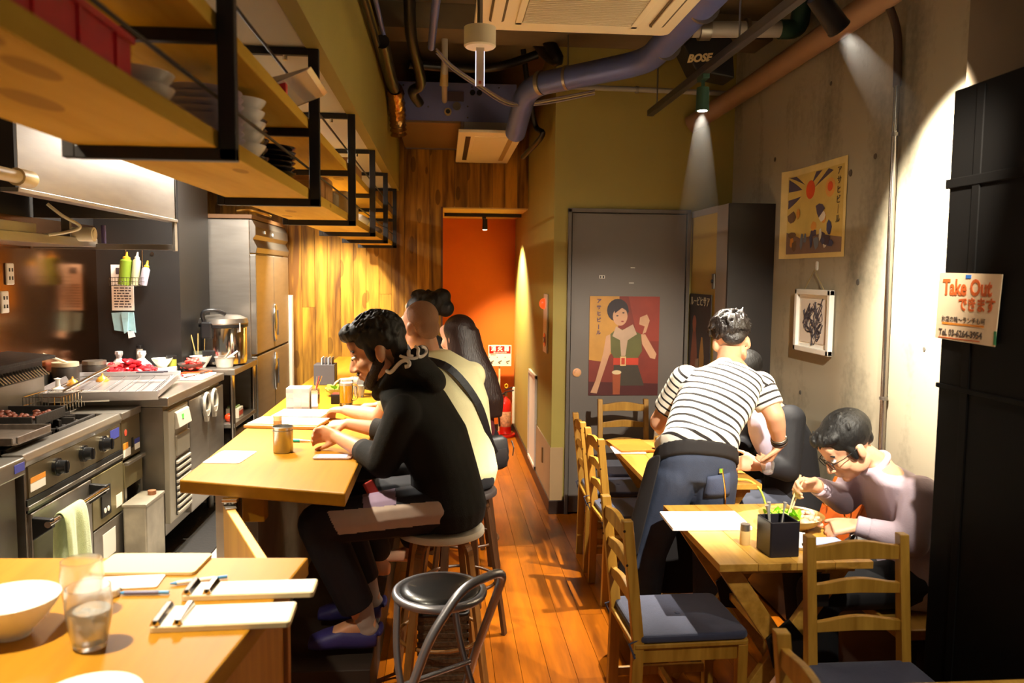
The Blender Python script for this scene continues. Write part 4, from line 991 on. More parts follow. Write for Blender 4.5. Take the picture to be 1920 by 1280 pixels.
P(ch, 'glass_jar', MB().lathe([(0, 0), (0.028, 0), (0.03, 0.10), (0.027, 0.10), (0.025, 0.005), (0, 0.005)], (-1.645, 5.50, 1.092), 18), mat('thin_glass', '#e6ecd8', 0.05, trans=0.9), smooth=40)
P(ch, 'stick', MB().cyl((-1.645, 5.50, 1.10), (-1.68, 5.48, 1.30), 0.004, n=6), mat('bamboo', '#c9a865', 0.5))
P(ch, 'stick', MB().cyl((-1.645, 5.50, 1.10), (-1.635, 5.48, 1.31), 0.004, n=6), mat('bamboo', '#c9a865', 0.5))
P(ch, 'lime_slice', MB().cyl((-1.645, 5.475, 1.10), (-1.645, 5.475, 1.13), 0.018, n=14), mat('lime', '#9ab52c', 0.4))
# things on the shelf of the narrow table
tag(MB().lathe([(0, 0), (0.02, 0), (0.032, 0.02), (0.03, 0.04), (0.012, 0.052), (0, 0.05)], n=16).build('tomato', mat('tomato_red', '#d8431c', 0.3), smooth=60, loc=(-1.42, 5.40, 0.732)), 'orange red tomato on the shelf of the narrow table', 'tomato')
cb2 = T('small_carton', 'small white carton with a red label on the shelf', 'carton', (-1.42, 5.55, 0.732))
P(cb2, 'box', MB().box(-1.47, -1.385, 5.5, 5.62, 0.732, 0.80), mat('carton_white', '#d6cfc0', 0.5), bevel=0.002)
P(cb2, 'label', MB().box(-1.386, -1.3835, 5.51, 5.61, 0.75, 0.78), STK_R)
P(cb2, 'green_top', MB().box(-1.46, -1.40, 5.50, 5.6, 0.80, 0.815), mat('green_packet', '#7f9a6a', 0.5), bevel=0.004)
tag(MB().box(-1.66, -1.39, 5.36, 5.9, 0.335, 0.66).build('microwave_oven', mat('dark_glass_oven', '#57504c', 0.25, 0.6), bevel=0.01), 'dark glass fronted oven under the shelf of the narrow table', 'oven')
# oil tin standing between the range and the undercounter fridge
ot = T('oil_tin', 'dented pale metal oil tin standing on the kitchen floor', 'tin', (-1.48, 4.02, 0.2))
P(ot, 'tin_body', MB().box(-1.535, -1.425, 3.90, 4.15, 0.2, 0.60), mat('worn_tin', '#a89f8e', 0.4, 0.6, var=0.2, vscale=12), bevel=0.008)
P(ot, 'rim', MB().box(-1.538, -1.422, 3.897, 4.153, 0.59, 0.604), mat('worn_tin', '#a89f8e', 0.4, 0.6, var=0.2, vscale=12), bevel=0.003)
P(ot, 'spout', MB().cyl((-1.46, 4.08, 0.60), (-1.46, 4.08, 0.625), 0.02, n=14), mat('rust', '#8d5b3c', 0.7))
tag(MB().box(-1.60, -1.25, 4.15, 5.3, 0.202, 0.21).build('rubber_mat', mat('black_rubber', '#1b1817', 0.7, bump=0.4, bscale=60)), 'black rubber mat on the kitchen floor', 'mat')
# fluorescent fitting over the aisle
ff = T('strip_light', 'white strip light on the kitchen ceiling over the aisle', 'lamp', (-1.32, 4.75, 2.47))
P(ff, 'housing', MB().box(-1.40, -1.24, 4.12, 5.38, 2.445, 2.47), WHITE, bevel=0.004)
P(ff, 'tube', MB().cyl((-1.32, 4.16, 2.437), (-1.32, 5.34, 2.437), 0.0075, n=12), mat('tube_glow', '#fff2dc', 0.3, emit=12.0))
# recessed kitchen lamps
for i_, ly in enumerate((1.55, 3.07, 4.55, 6.5)):
    e = T('ceiling_lamp', ['bright round lamp in the white ceiling nearest the camera', 'bright round lamp in the white ceiling above the red crate', 'bright round lamp in the white ceiling over the worktop', 'bright round lamp in the white ceiling near the tall fridge'][i_], 'lamp', (-1.07, ly, 2.47), 'kitchen ceiling lamps')
    P(e, 'ring', MB().lathe([(0.034, 0), (0.05, 0), (0.05, 0.012), (0.034, 0.012)], (-1.07, ly, 2.456), 24), WHITE, smooth=40)
    P(e, 'bulb', MB().lathe([(0.034, 0.006), (0.02, -0.004), (0, -0.008)], (-1.07, ly, 2.462), 20), mat('lamp_bulb', '#ffe9bf', 0.3, emit=30.0), smooth=60)

# ================================================================== hanging shelves
SHELFW = wood('pine_shelf', '#dab046', '#c4972f', 1, 0.75, 0.8, spec=0.1, knots=0.55, contrast=0.8, bump=0.05, grain=0.6)
BY = [0.60, 1.70, 2.80, 3.90, 5.0, 6.1, 7.2]
for i_, by in enumerate(BY):
    if i_ == 0: continue
    e = T('shelf_bracket', ['', 'nearest black steel bracket holding the hanging shelves', 'second black steel shelf bracket from the camera', 'third black steel shelf bracket from the camera', 'fourth black steel shelf bracket from the camera', 'fifth black steel shelf bracket from the camera', 'farthest black steel shelf bracket against the timber wall'][i_], 'bracket', (-0.6, by, 2.46), 'shelf brackets')
    t_ = 0.035
    P(e, 'upright', MB().box(-0.455, -0.42, by - 0.012, by + 0.012, 1.945, 2.468), BLACKM, bevel=0.002)
    P(e, 'rear_upright', MB().box(-0.76, -0.735, by - 0.012, by + 0.012, 1.945, 2.468), BLACKM, bevel=0.002)
    P(e, 'bottom_bar', MB().box(-0.735, -0.42, by - 0.012, by + 0.012, 1.944, 1.97), BLACKM, bevel=0.002)
    P(e, 'middle_bar', MB().box(-0.735, -0.455, by - 0.012, by + 0.012, 2.178, 2.204), BLACKM, bevel=0.002)
    P(e, 'top_bar', MB().box(-0.735, -0.455, by - 0.012, by + 0.012, 2.444, 2.468), BLACKM, bevel=0.002)
    P(e, 'bolt', MB().cyl((-0.53, by - 0.014, 2.44), (-0.53, by - 0.014, 2.425), 0.008, n=8), CHROME)
for (z0, lab) in ((1.97, 'lower pine shelf board hanging over the counter'), (2.204, 'upper pine shelf board hanging over the counter')):
    tag(MB().box(-0.732, -0.458, 0.3, 7.36, z0, z0 + 0.036).build('shelf_board', SHELFW, bevel=0.002), lab, 'shelf')
for (z0, lab) in ((2.075, 'thin black guard rod along the lower shelf'), (2.305, 'thin black guard rod along the upper shelf')):
    tag(MB().cyl((-0.462, 0.3, z0), (-0.462, 7.3, z0), 0.004, n=8).build('guard_rod', BLACKM), lab, 'rod')
# on the shelves
RED = mat('red_plastic', '#d61f2a', 0.35)
cr = T('red_crate', 'red plastic crate on the lower shelf at the top left', 'crate', (-0.6, 1.2, 2.006))
def tote(e, x0, x1, y0, y1, z0, h, m):
    t = 0.004
    P(e, 'crate_body', MB().box(x0, x1, y0, y1, z0, z0 + t).box(x0, x0 + t, y0, y1, z0, z0 + h).box(x1 - t, x1, y0, y1, z0, z0 + h).box(x0, x1, y0, y0 + t, z0, z0 + h).box(x0, x1, y1 - t, y1, z0, z0 + h), m, bevel=0.001)
    P(e, 'crate_rim', MB().box(x0 - 0.006, x1 + 0.006, y0 - 0.006, y0 + 0.002, z0 + h - 0.012, z0 + h).box(x0 - 0.006, x1 + 0.006, y1 - 0.002, y1 + 0.006, z0 + h - 0.012, z0 + h).box(x0 - 0.006, x0 + 0.002, y0, y1, z0 + h - 0.012, z0 + h).box(x1 - 0.002, x1 + 0.006, y0, y1, z0 + h - 0.012, z0 + h), m, bevel=0.002)
    for q in range(4):
        yq = y0 + (y1 - y0) * (q + 0.5) / 4
        P(e, 'crate_rib', MB().box(x1, x1 + 0.004, yq - 0.003, yq + 0.003, z0 + 0.005, z0 + h - 0.012), m)
tote(cr, -0.70, -0.50, 0.86, 1.36, 2.008, 0.085, RED)
for (c_, col, lab) in (((-0.62, 0.92, 2.10), '#2a3fa0', 'crumpled blue packet in the red crate'), ((-0.58, 1.10, 2.11), '#8f93b5', 'crumpled blue grey packet in the red crate'), ((-0.62, 1.26, 2.09), '#5568b5', 'blue and white packet at the end of the red crate')):
    b = MB().ell((0, 0, 0), (0.06, 0.09, 0.05), nu=16, nv=10)
    b.v = [(x * (1 + 0.2 * math.sin(40 * y + 30 * z)), y * (1 + .15 * math.sin(50 * x)), z * (1 + .2 * math.sin(45 * y))) for x, y, z in b.v]
    tag(b.build('food_packet', mat('packet_' + col[1:], col, 0.35, var=0.5, vscale=25), smooth=30, loc=c_), lab, 'packet')
def stack(name, lab, cx, cy, z0, r, h, dz, n, m, group, cat='bowl', names=None, foot=0.5):
    for q in range(n):
        o = bowl(name, '%s, %s' % (lab, ['bottom', 'second', 'third', 'fourth', 'fifth', 'sixth', 'seventh', 'eighth', 'ninth', 'tenth'][q] + ' one' + (' up' if q else '')), (cx + random.uniform(-.003, .003), cy + random.uniform(-.003, .003), z0 + q * dz), r, h, m, cat, foot, group, n=24)
WB = mat('off_white_ceramic', '#cfc6bb', 0.3, coat=0.2)
stack('soup_bowl', 'grey white bowl in the wide stack behind the nearest bracket', -0.585, 1.56, 2.007, 0.085, 0.05, 0.026, 2, WB, 'bowls in the wide stack')
stack('small_plate', 'lilac white square dish in the stack behind the nearest bracket', -0.58, 2.02, 2.007, 0.095, 0.032, 0.016, 8, mat('lilac_ceramic', '#a99cab', 0.35), 'dishes in the lilac stack', foot=0.7)
stack('rice_bowl', 'white rice bowl in the stack beside the black bowls', -0.56, 2.26, 2.007, 0.075, 0.055, 0.03, 5, PORC, 'bowls in the white stack')
BLKC = mat('black_ceramic', '#1d1a1b', 0.25, coat=0.3)
stack('black_bowl', 'black bowl in the tall stack beside the white bowls', -0.60, 2.46, 2.007, 0.08, 0.05, 0.027, 5, BLKC, 'bowls in the tall black stack')
stack('black_dish', 'black dish in the low stack before the second bracket', -0.57, 2.68, 2.007, 0.09, 0.035, 0.016, 6, BLKC, 'dishes in the low black stack', foot=0.65)
tg = T('plastic_tray_lid', 'clear crumpled plastic lid sticking out over the upper shelf', 'lid', (-0.5, 2.6, 2.28))
P(tg, 'film', MB().prism([(-0.60, 2.255), (-0.44, 2.30), (-0.385, 2.318), (-0.40, 2.305), (-0.50, 2.262), (-0.60, 2.245)], 1, 2.42, 2.76), mat('clear_film', '#d8c8b4', 0.15, trans=0.6), bevel=0.003)
P(tg, 'red_label', MB().box(-0.55, -0.465, 2.45, 2.48, 2.243, 2.275), RED)
# paper bags, boxes and cartons farther along the lower shelf
KRAFT = mat('kraft_paper', '#a8763c', 0.7, var=0.15, vscale=15)
for (yy, w_, h_, col, lab) in ((3.05, 0.10, 0.05, '#b58a4a', 'flat kraft paper bag just past the second bracket'), (3.22, 0.14, 0.085, '#a8763c', 'kraft paper bundle between the second and third brackets'), (3.45, 0.15, 0.105, '#b2803f', 'taller kraft paper bundle before the third bracket'), (3.68, 0.12, 0.07, '#8f7a58', 'low brown paper bundle at the third bracket'), (4.15, 0.16, 0.12, '#9a7d4d', 'rounded brown paper sack past the third bracket'), (4.5, 0.14, 0.09, '#c9a75c', 'folded tan paper pack past the third bracket')):
    b = MB().rbox(-0.70, -0.475, -w_ / 2, w_ / 2, 0, h_, 0.02)
    tag(b.build('paper_bundle', mat('paper_' + col[1:], col, 0.7, var=0.2, vscale=18, bump=0.6, bscale=25), loc=(0, yy, 2.008), bevel=0.012), lab, 'paper bag', 'paper goods on the lower shelf')
    for q in range(3):
        pass
for (yy, h_, col, lab) in ((5.3, 0.10, '#e3ddd0', 'white cloth bundle past the fourth bracket'), (5.7, 0.08, '#d9b95a', 'yellow roll past the fourth bracket'), (6.4, 0.09, '#6b5a48', 'brown bottle box past the fifth bracket')):
    tag(MB().ell((0, 0, 0), (0.10, 0.10, h_ / 2), nu=18, nv=10).build('soft_bundle', mat('bundle_' + col[1:], col, 0.8, bump=0.6, bscale=30), smooth=70, loc=(-0.585, yy, 2.007 + h_ / 2)), lab, 'bundle', 'bundles at the far end of the lower shelf')
tag(MB().rbox(-0.70, -0.48, 4.2, 4.8, 2.24, 2.31, 0.02).build('storage_box', KRAFT, bevel=0.004), 'brown carton on the upper shelf past the third bracket', 'box')
# ================================================================== furniture
COUNTW = wood('counter_timber', '#b47c1a', '#99680f', 1, 0.5, 0.7, spec=0.25, contrast=0.8, bump=0.04, coat=0.0, grain=0.7)
PINE = wood('pine_chair', '#b98a34', '#906318', 2, 0.45, 1.2, contrast=0.9, bump=0.05, grain=0.8)
PINEH = wood('pine_table', '#cb9a45', '#a17326', 1, 0.4, 1.0, knots=0.3, contrast=0.9, bump=0.05, coat=0.1)
BENTW = wood('bentwood', '#9a6a35', '#6e4519', 2, 0.4, 1.2, contrast=0.8, bump=0.04)
# far bar counter
bc = T('bar_counter', 'long golden wooden bar counter where the bearded man sits', 'counter', (-0.65, 5, 0))
P(bc, 'counter_top', MB().prism([(-0.965, 2.97), (-0.34, 2.76), (-0.34, 7.395), (-0.965, 7.395)], 2, 0.91, 0.96), COUNTW, bevel=0.006)
P(bc, 'base_wall', MB().box(-0.845, -0.70, 3.03, 7.39, 0.0, 0.905), mat('scuffed_base', '#7d7468', 0.6, var=0.25, vscale=9))
P(bc, 'end_cladding', MB().box(-0.85, -0.80, 3.012, 3.03, 0.2, 0.905), mat('pale_cladding', '#c5b9a6', 0.6, var=0.1, vscale=15), bevel=0.002)
P(bc, 'end_post', MB().box(-0.80, -0.77, 2.995, 3.03, 0.2, 0.905), mat('dark_post', '#6a6158', 0.5), bevel=0.003)
P(bc, 'foot_ledge', MB().box(-0.70, -0.28, 3.0, 7.39, 0.0, 0.20), mat('dark_ledge', '#2b2019', 0.6), bevel=0.004)
P(bc, 'support_block', MB().box(-0.74, -0.66, 2.96, 3.03, 0.80, 0.908), COUNTW, bevel=0.003)
# near counter
nc = T('service_counter', 'wooden service counter in the lower left foreground', 'counter', (-0.8, 1.6, 0))
P(nc, 'counter_top', MB().prism([(-0.36, 2.13), (-1.3, 2.18), (-1.3, 0.75), (-0.52, 0.75)], 2, 0.91, 0.96), COUNTW, bevel=0.006)
P(nc, 'side_panel', MB().prism([(-0.41, 2.06), (-0.45, 2.06), (-0.57, 0.8), (-0.54, 0.8)], 2, 0.0, 0.908), wood('side_timber', '#c98a3c', '#9c6220', 2, 0.45, 0.8, contrast=0.8, bump=0.04))
P(nc, 'end_panel', MB().box(-1.1, -0.40, 2.04, 2.075, 0.2, 0.908), wood('side_timber2', '#a86b2c', '#7d4a18', 2, 0.45, 0.8, contrast=0.8, bump=0.04), bevel=0.003)
# swing gate between the two counters
gt = T('swing_gate', 'yellow wooden swing gate between the two counters', 'gate', (-0.65, 2.6, 0.2))
P(gt, 'gate_board', MB().bar((-0.775, 2.90, 0.555), (-0.47, 2.20, 0.555), 0.032, 0.66), wood('gate_timber', '#d39a36', '#b67a22', 2, 0.45, 0.7, contrast=0.7, bump=0.03), bevel=0.003)
lt = P(gt, 'latch', MB().cyl((-0.765, 2.89, 0.885), (-0.765, 2.89, 0.905), 0.012, n=12).box(-0.79, -0.735, 2.87, 2.90, 0.900, 0.912), CHROME, bevel=0.002)
P(gt, 'latch_plate', MB().bar((-0.775, 2.905, 0.887), (-0.745, 2.835, 0.887), 0.036, 0.004), STEEL_D)
P(gt, 'latch_knob', MB().ell((-0.775, 2.885, 0.90), (0.012, 0.012, 0.012), nu=10, nv=6).ell((-0.752, 2.885, 0.90), (0.012, 0.012, 0.012), nu=10, nv=6), CHROME, smooth=60)

# ladder-back chairs
CUSH = mat('navy_cushion', '#33364c', 0.85, var=0.1, vscale=30, bump=0.25, bscale=300, sheen=0.2)
def chair(label, loc, rz, cushion=True):
    e = empty('ladder_back_chair', loc, rz, label, 'chair', 'ladder back chairs')
    if getattr(chair, 'proto', None) is None:
        W = 0.158
        for s_ in (-1, 1):
            MB().prism([(-0.215, 0), (-0.175, 0), (-0.165, 0.45), (-0.215, 0.885), (-0.250, 0.885), (-0.205, 0.45)], 1, s_ * W - 0.016, s_ * W + 0.016).build('rear_leg', PINE, e, bevel=0.003)
            MB().box(0.175, 0.212, s_ * W - 0.018, s_ * W + 0.018, 0, 0.43).build('front_leg', PINE, e, bevel=0.003)
            MB().box(-0.175, 0.18, s_ * W - 0.009, s_ * W + 0.009, 0.375, 0.43).build('side_apron', PINE, e, bevel=0.002)
            MB().box(-0.185, 0.185, s_ * W - 0.008, s_ * W + 0.008, 0.165, 0.20).build('side_stretcher', PINE, e, bevel=0.002)
            for zz in (0.41, 0.85, 0.73):
                MB().cyl((-0.205 - (zz - 0.45) * 0.1, s_ * (W + 0.0155), zz), (-0.205 - (zz - 0.45) * 0.1, s_ * (W + 0.0165), zz), 0.005, n=8).build('screw_cap', BROWN, e)
        MB().box(0.182, 0.205, -W, W, 0.375, 0.43).build('front_apron', PINE, e, bevel=0.002)
        MB().box(-0.01, 0.01, -W, W, 0.17, 0.195).build('cross_stretcher', PINE, e, bevel=0.002)
        MB().rbox(-0.205, 0.215, -0.178, 0.178, 0.43, 0.446, 0.015).build('seat', PINE, e, bevel=0.003)
        for zt in (0.865, 0.745, 0.625):
            xr = -0.185 - (zt - 0.05 - 0.45) * 0.115
            h_ = 0.062 if zt > 0.8 else 0.05
            top = [(-W + 0.014, zt - 0.016)] + [(-W + 0.014 + (2 * W - 0.028) * q / 10, zt - 0.016 + 0.018 * math.sin(math.pi * q / 10) ** 1.6) for q in range(1, 10)] + [(W - 0.014, zt - 0.016)]
            poly = [(W - 0.014, zt - h_), (0, zt - h_ + 0.004), (-W + 0.014, zt - h_)] + top
            MB().prism(poly, 0, xr - 0.010, xr + 0.010).build('back_rail', PINE, e, bevel=0.002)
        c = MB().rbox(-0.19, 0.215, -0.18, 0.18, 0.448, 0.478, 0.03).build('seat_cushion', CUSH, e, bevel=0.012, seg=3)
        MB().tube([(-0.185, -0.17, 0.462), (-0.22, -0.175, 0.45), (-0.20, -0.18, 0.40)], 0.004, 6).tube([(-0.185, 0.17, 0.462), (-0.22, 0.175, 0.45), (-0.20, 0.18, 0.40)], 0.004, 6).build('cushion_tie', CUSH, c)
        MB().ell((0.01, 0, 0.479), (0.012, 0.012, 0.003), nu=10, nv=5).build('cushion_button', CUSH, c, smooth=60)
        chair.proto = e
    else:
        for ch_ in chair.proto.children: copy_tree(ch_, e)
    return e
chair('ladder back pine chair with a navy cushion in the middle foreground', (0.855, 2.81, 0), R(2))
chair('ladder back pine chair at the far table nearest to the camera', (1.03, 4.17, 0), R(2))
chair('ladder back pine chair at the far table farther along', (1.03, 4.63, 0), R(-2))
chair('ladder back pine chair standing against the grey door', (1.215, 5.08, 0), R(-90))
chair('ladder back pine chair with its back towards the salad table', (1.345, 2.22, 0), R(-90))
chair('ladder back pine chair showing only its top at the bottom edge', (1.02, 1.60, 0), R(-4))

# tables
def table(label, x0, x1, y0, y1, z, crossed=True):
    e = T('folding_table', label, 'table', ((x0 + x1) / 2, (y0 + y1) / 2, 0))
    n = 4; w = (x1 - x0) / n
    for q in range(n):
        P(e, 'top_plank', MB().box(x0 + q * w + 0.0006, x0 + (q + 1) * w - 0.0006, y0, y1, z - 0.026, z), PINEH, bevel=0.0015)
    for yy in (y0 + 0.09, y1 - 0.09):
        P(e, 'top_batten', MB().box(x0 + 0.03, x1 - 0.03, yy - 0.025, yy + 0.025, z - 0.06, z - 0.026), PINEH, bevel=0.003)
        P(e, 'crossed_leg', MB().bar((x0 + 0.05, yy - 0.015, z - 0.03), (x1 - 0.03, yy - 0.015, 0.02), 0.028, 0.065, (0, 1, 0) if False else (0, 0, 1)), PINEH, bevel=0.003)
        P(e, 'crossed_leg', MB().bar((x1 - 0.05, yy + 0.018, z - 0.03), (x0 + 0.03, yy + 0.018, 0.02), 0.028, 0.065), PINEH, bevel=0.003)
        P(e, 'pivot_bracket', MB().prism([((x0 + x1) / 2 - 0.08, 0.45), ((x0 + x1) / 2 + 0.0, 0.52), ((x0 + x1) / 2 + 0.07, 0.44), ((x0 + x1) / 2 + 0.03, 0.33), ((x0 + x1) / 2 - 0.05, 0.34)], 1, yy - 0.045, yy - 0.034), BLACKM, bevel=0.003)
        P(e, 'hinge_bracket', MB().box(x1 - 0.2, x1 - 0.13, yy - 0.04, yy - 0.034, z - 0.18, z - 0.06), BLACKM, bevel=0.002)
    P(e, 'stretcher', MB().box((x0 + x1) / 2 - 0.02, (x0 + x1) / 2 + 0.02, y0 + 0.08, y1 - 0.08, 0.37, 0.40), PINEH, bevel=0.003)
    return e
table('pine folding table with the salad beside the man in glasses', 0.94, 1.49, 2.59, 3.30, 0.74)
table('pine folding table behind the leaning waiter', 0.97, 1.51, 3.62, 4.66, 0.74)
table('pine folding table at the bottom right edge', 1.12, 1.585, 0.75, 1.80, 0.73)
# bench along the concrete wall
be = T('timber_bench', 'low wooden bench along the concrete wall', 'bench', (1.85, 3.6, 0))
P(be, 'bench_seat', MB().box(1.66, 2.045, 2.69, 4.84, 0.40, 0.44), PINEH, bevel=0.005)
P(be, 'bench_front', MB().box(1.70, 1.73, 2.69, 4.84, 0.02, 0.40), BROWN)

# high stools
def bent_stool(label, loc, rz, seatm, legm, h=0.69, r=0.178, back=False, group='bar stools'):
    e = empty('bar_stool', loc, rz, label, 'stool', group)
    MB().lathe([(0, 0), (r * 0.9, 0), (r, 0.008), (r, 0.022), (r * 0.96, 0.032), (0, 0.032)], (0, 0, h - 0.03), 36).build('seat', seatm, e, smooth=40)
    for a in (45, 135, 225, 315):
        c, s_ = math.cos(R(a)), math.sin(R(a))
        pts = fillet([(c * 0.03, s_ * 0.03, h - 0.042), (c * 0.135, s_ * 0.135, h - 0.042), (c * 0.235, s_ * 0.235, 0.0)], 0.06, 6)
        b = MB()
        for p0, p1 in zip(pts[:-1], pts[1:]):
            b.bar(p0, p1, 0.034, 0.016, (-c, -s_, 0.35))
        b.build('leg', legm, e)
    ring = [(0.178 * math.cos(R(a)), 0.178 * math.sin(R(a)), 0.24) for a in range(0, 360, 15)]
    MB().tube(ring, 0.008, 8, closed=True).build('foot_ring', legm, e, smooth=60)
    if back:
        MB().tube(fillet([(0.12, -0.14, h), (0.17, -0.15, h + 0.30), (0.17, 0.15, h + 0.30), (0.12, 0.14, h)], 0.06), 0.012, 8).build('back_hoop', legm, e, smooth=60)
    return e
DSEAT = mat('dark_seat', '#2b2220', 0.5)
DLEG = wood('dark_leg_timber', '#4a2c16', '#2c190c', 2, 0.4, 1.2, contrast=0.8, bump=0.03)
bent_stool('bentwood bar stool with a white seat under the bearded man', (-0.01, 3.22, 0), R(8), mat('white_seat', '#d8cbb8', 0.5), BENTW)
bent_stool('dark bar stool under the man in the cream shirt', (0.08, 3.80, 0), R(20), DSEAT, DLEG)
bent_stool('dark bar stool under the long haired woman', (0.13, 4.42, 0), R(5), DSEAT, DLEG)
bent_stool('dark bar stool farthest along the bar counter', (0.05, 5.02, 0), R(12), DSEAT, DLEG)
# woven basket under the first stool
bs = T('luggage_basket', 'dark woven luggage basket under the white topped bar stool', 'basket', (0, 3.22, 0))
WEAVE = mat('dark_weave', '#4f3c28', 0.6, var=0.5, vscale=70, bump=0.8, bscale=90)
P(bs, 'basket_body', MB().box(-0.10, 0.10, 3.11, 3.115, 0, 0.36).box(-0.10, 0.10, 3.33, 3.335, 0, 0.36).box(-0.10, -0.095, 3.11, 3.335, 0, 0.36).box(0.095, 0.10, 3.11, 3.335, 0, 0.36).box(-0.10, 0.10, 3.11, 3.335, 0, 0.005), WEAVE)
for q in range(10):
    P(bs, 'weave_band', MB().box(-0.104, 0.104, 3.106, 3.112, 0.02 + q * 0.035, 0.042 + q * 0.035), WEAVE, bevel=0.003)
P(bs, 'basket_rim', MB().tube(fillet([(-0.1, 3.11, 0.36), (0.1, 3.11, 0.36), (0.1, 3.335, 0.36), (-0.1, 3.335, 0.36), (-0.1, 3.12, 0.36)], 0.03), 0.008, 8), BLACKM, smooth=60)
# folding pipe chair in the foreground
SILV = mat('silver_pipe', '#9a989e', 0.36, 0.85)
pc = T('pipe_stool', 'silver tube high chair with a round black seat in the foreground', 'stool', (0, 2.54, 0))
cx, cy, cz = -0.012, 2.545, 0.675
P(pc, 'seat_pad', MB().lathe([(0, 0.0), (0.128, 0), (0.136, 0.012), (0.13, 0.028), (0.10, 0.036), (0, 0.038)], (cx, cy, cz), 40), mat('black_vinyl', '#1b1918', 0.3, coat=0.3), smooth=60)
P(pc, 'seat_rim', MB().tube([(cx + 0.142 * math.cos(R(a)), cy + 0.142 * math.sin(R(a)), cz + 0.012) for a in range(0, 360, 10)], 0.0135, 10, closed=True), SILV, smooth=60)
P(pc, 'back_hoop', MB().tube(fillet([(-0.27, 2.27, 0.0), (-0.04, 2.36, 0.62), (0.06, 2.41, 0.755), (0.20, 2.50, 0.775), (0.11, 2.66, 0.42), (0.03, 2.86, 0.0)], 0.06, 8), 0.0145, 14), SILV, smooth=60)
P(pc, 'front_leg', MB().tube(fillet([(-0.145, 2.50, 0.68), (-0.15, 2.47, 0.52), (-0.09, 2.40, 0.2), (-0.06, 2.32, 0.0)], 0.08, 6), 0.0115, 12), SILV, smooth=60)
P(pc, 'front_leg', MB().tube(fillet([(0.03, 2.66, 0.67), (0.05, 2.62, 0.50), (0.14, 2.56, 0.2), (0.19, 2.52, 0.0)], 0.08, 6), 0.0115, 12), SILV, smooth=60)
P(pc, 'foot_bar', MB().tube([(-0.14, 2.45, 0.42), (0.09, 2.60, 0.42)], 0.008, 8), SILV, smooth=60)

# ================================================================== things on the counters
ZC = 0.9605
def flat(name, label, cat, x0, x1, y0, y1, z, t, m, rz=0, r=0.012, bevel=0.001, group=None):
    cx, cy = (x0 + x1) / 2, (y0 + y1) / 2
    w, d = (x1 - x0) / 2, (y1 - y0) / 2
    return tag(MB().rbox(-w, w, -d, d, 0, t, r).build(name, m, loc=(cx, cy, z), rot=(0, 0, rz), bevel=bevel), label, cat, group)
flat('paper_mat', 'white paper mat on the near end of the bar counter', 'paper', -0.95, -0.80, 3.22, 3.44, ZC, 0.002, PAPER, R(-6), 0.015, 0)
cu = T('steel_cup', 'steel tumbler on the bar counter before the bearded man', 'cup', (-0.68, 3.42, ZC))
MB().lathe([(0, 0), (0.038, 0), (0.041, 0.004), (0.042, 0.105), (0.044, 0.11), (0.041, 0.112), (0.039, 0.104), (0.037, 0.008), (0, 0.008)], n=32).build('tumbler', mat('cup_steel', '#a8a49c', 0.28, 0.8), cu, smooth=50)
MB().tube([(0.0425 * math.cos(R(a)), 0.0425 * math.sin(R(a)), 0.095) for a in range(0, 360, 15)], 0.0018, 6, closed=True).build('rim_bead', mat('cup_steel', '#a8a49c', 0.28, 0.8), cu, smooth=60)
ph = T('smartphone', 'smartphone lying with a lit screen at the edge of the bar counter', 'phone', (-0.455, 3.30, ZC))
MB().rbox(-0.078, 0.078, -0.036, 0.036, 0, 0.008, 0.012).build('phone_body', mat('rose_case', '#b59a92', 0.35), ph, bevel=0.002)
MB().rbox(-0.060, 0.058, -0.031, 0.031, 0.008, 0.0085, 0.002).build('phone_screen', mat('phone_screen', '#8fa3c9', 0.1, emit=0.5), ph)
ph.rotation_euler = (0, 0, R(-3))
pe_ = T('vape_pen', 'turquoise pen lying beside the hand of the bearded man', 'pen', (-0.64, 3.62, ZC))
P(pe_, 'barrel', MB().cyl((-0.70, 3.63, ZC + 0.007), (-0.645, 3.62, ZC + 0.007), 0.007, n=10), mat('turquoise', '#2fb5ad', 0.35), smooth=40)
P(pe_, 'tip', MB().cyl((-0.645, 3.62, ZC + 0.007), (-0.60, 3.612, ZC + 0.006), 0.006, 0.004, n=10), CHROME, smooth=40)
jar('pepper_jar', 'small glass pepper jar with a pale lid on the bar counter', (-0.80, 3.90, ZC), 0.021, 0.05, mat('pepper_fill', '#a9824e', 0.4), mat('pale_cap', '#d8c69c', 0.4), 0.022)
wt_ = T('menu_board', 'tan wooden menu board under white sheets on the bar counter', 'board', (-0.76, 4.1, ZC))
P(wt_, 'board', MB().bar((-0.96, 4.06, ZC + 0.008), (-0.60, 4.0, ZC + 0.008), 0.20, 0.014), wood('menu_timber', '#c98d4a', '#a86c30', 0, 0.4, 1.0, bump=0.02), bevel=0.002)
P(wt_, 'paper', MB().bar((-0.95, 4.09, ZC + 0.017), (-0.60, 4.03, ZC + 0.017), 0.19, 0.002), PAPER)
P(wt_, 'paper', MB().bar((-0.88, 4.30, ZC + 0.010), (-0.62, 4.27, ZC + 0.010), 0.22, 0.018), PAPER)
nb = T('napkin_box', 'white patterned napkin box on the bar counter', 'napkin box', (-0.80, 4.42, ZC))
P(nb, 'box', MB().box(-0.86, -0.735, 4.42, 4.54, ZC, ZC + 0.13), mat('napkin_white', '#e9e4dc', 0.6), bevel=0.003)
for q, (a_, b_) in enumerate(((0, 0), (1, 1), (0, 2), (2, 0), (2, 2), (1, 3), (0, 4), (2, 4))):
    P(nb, 'printed_square', MB().box(-0.858 + a_ * 0.041, -0.82 + a_ * 0.041, 4.4188, 4.42, ZC + 0.004 + b_ * 0.025, ZC + 0.027 + b_ * 0.025), mat('napkin_grey', '#c2b8bb', 0.6))
sr = T('straw_holder', 'small steel holder with straws beside the napkin box', 'holder', (-0.71, 4.46, ZC))
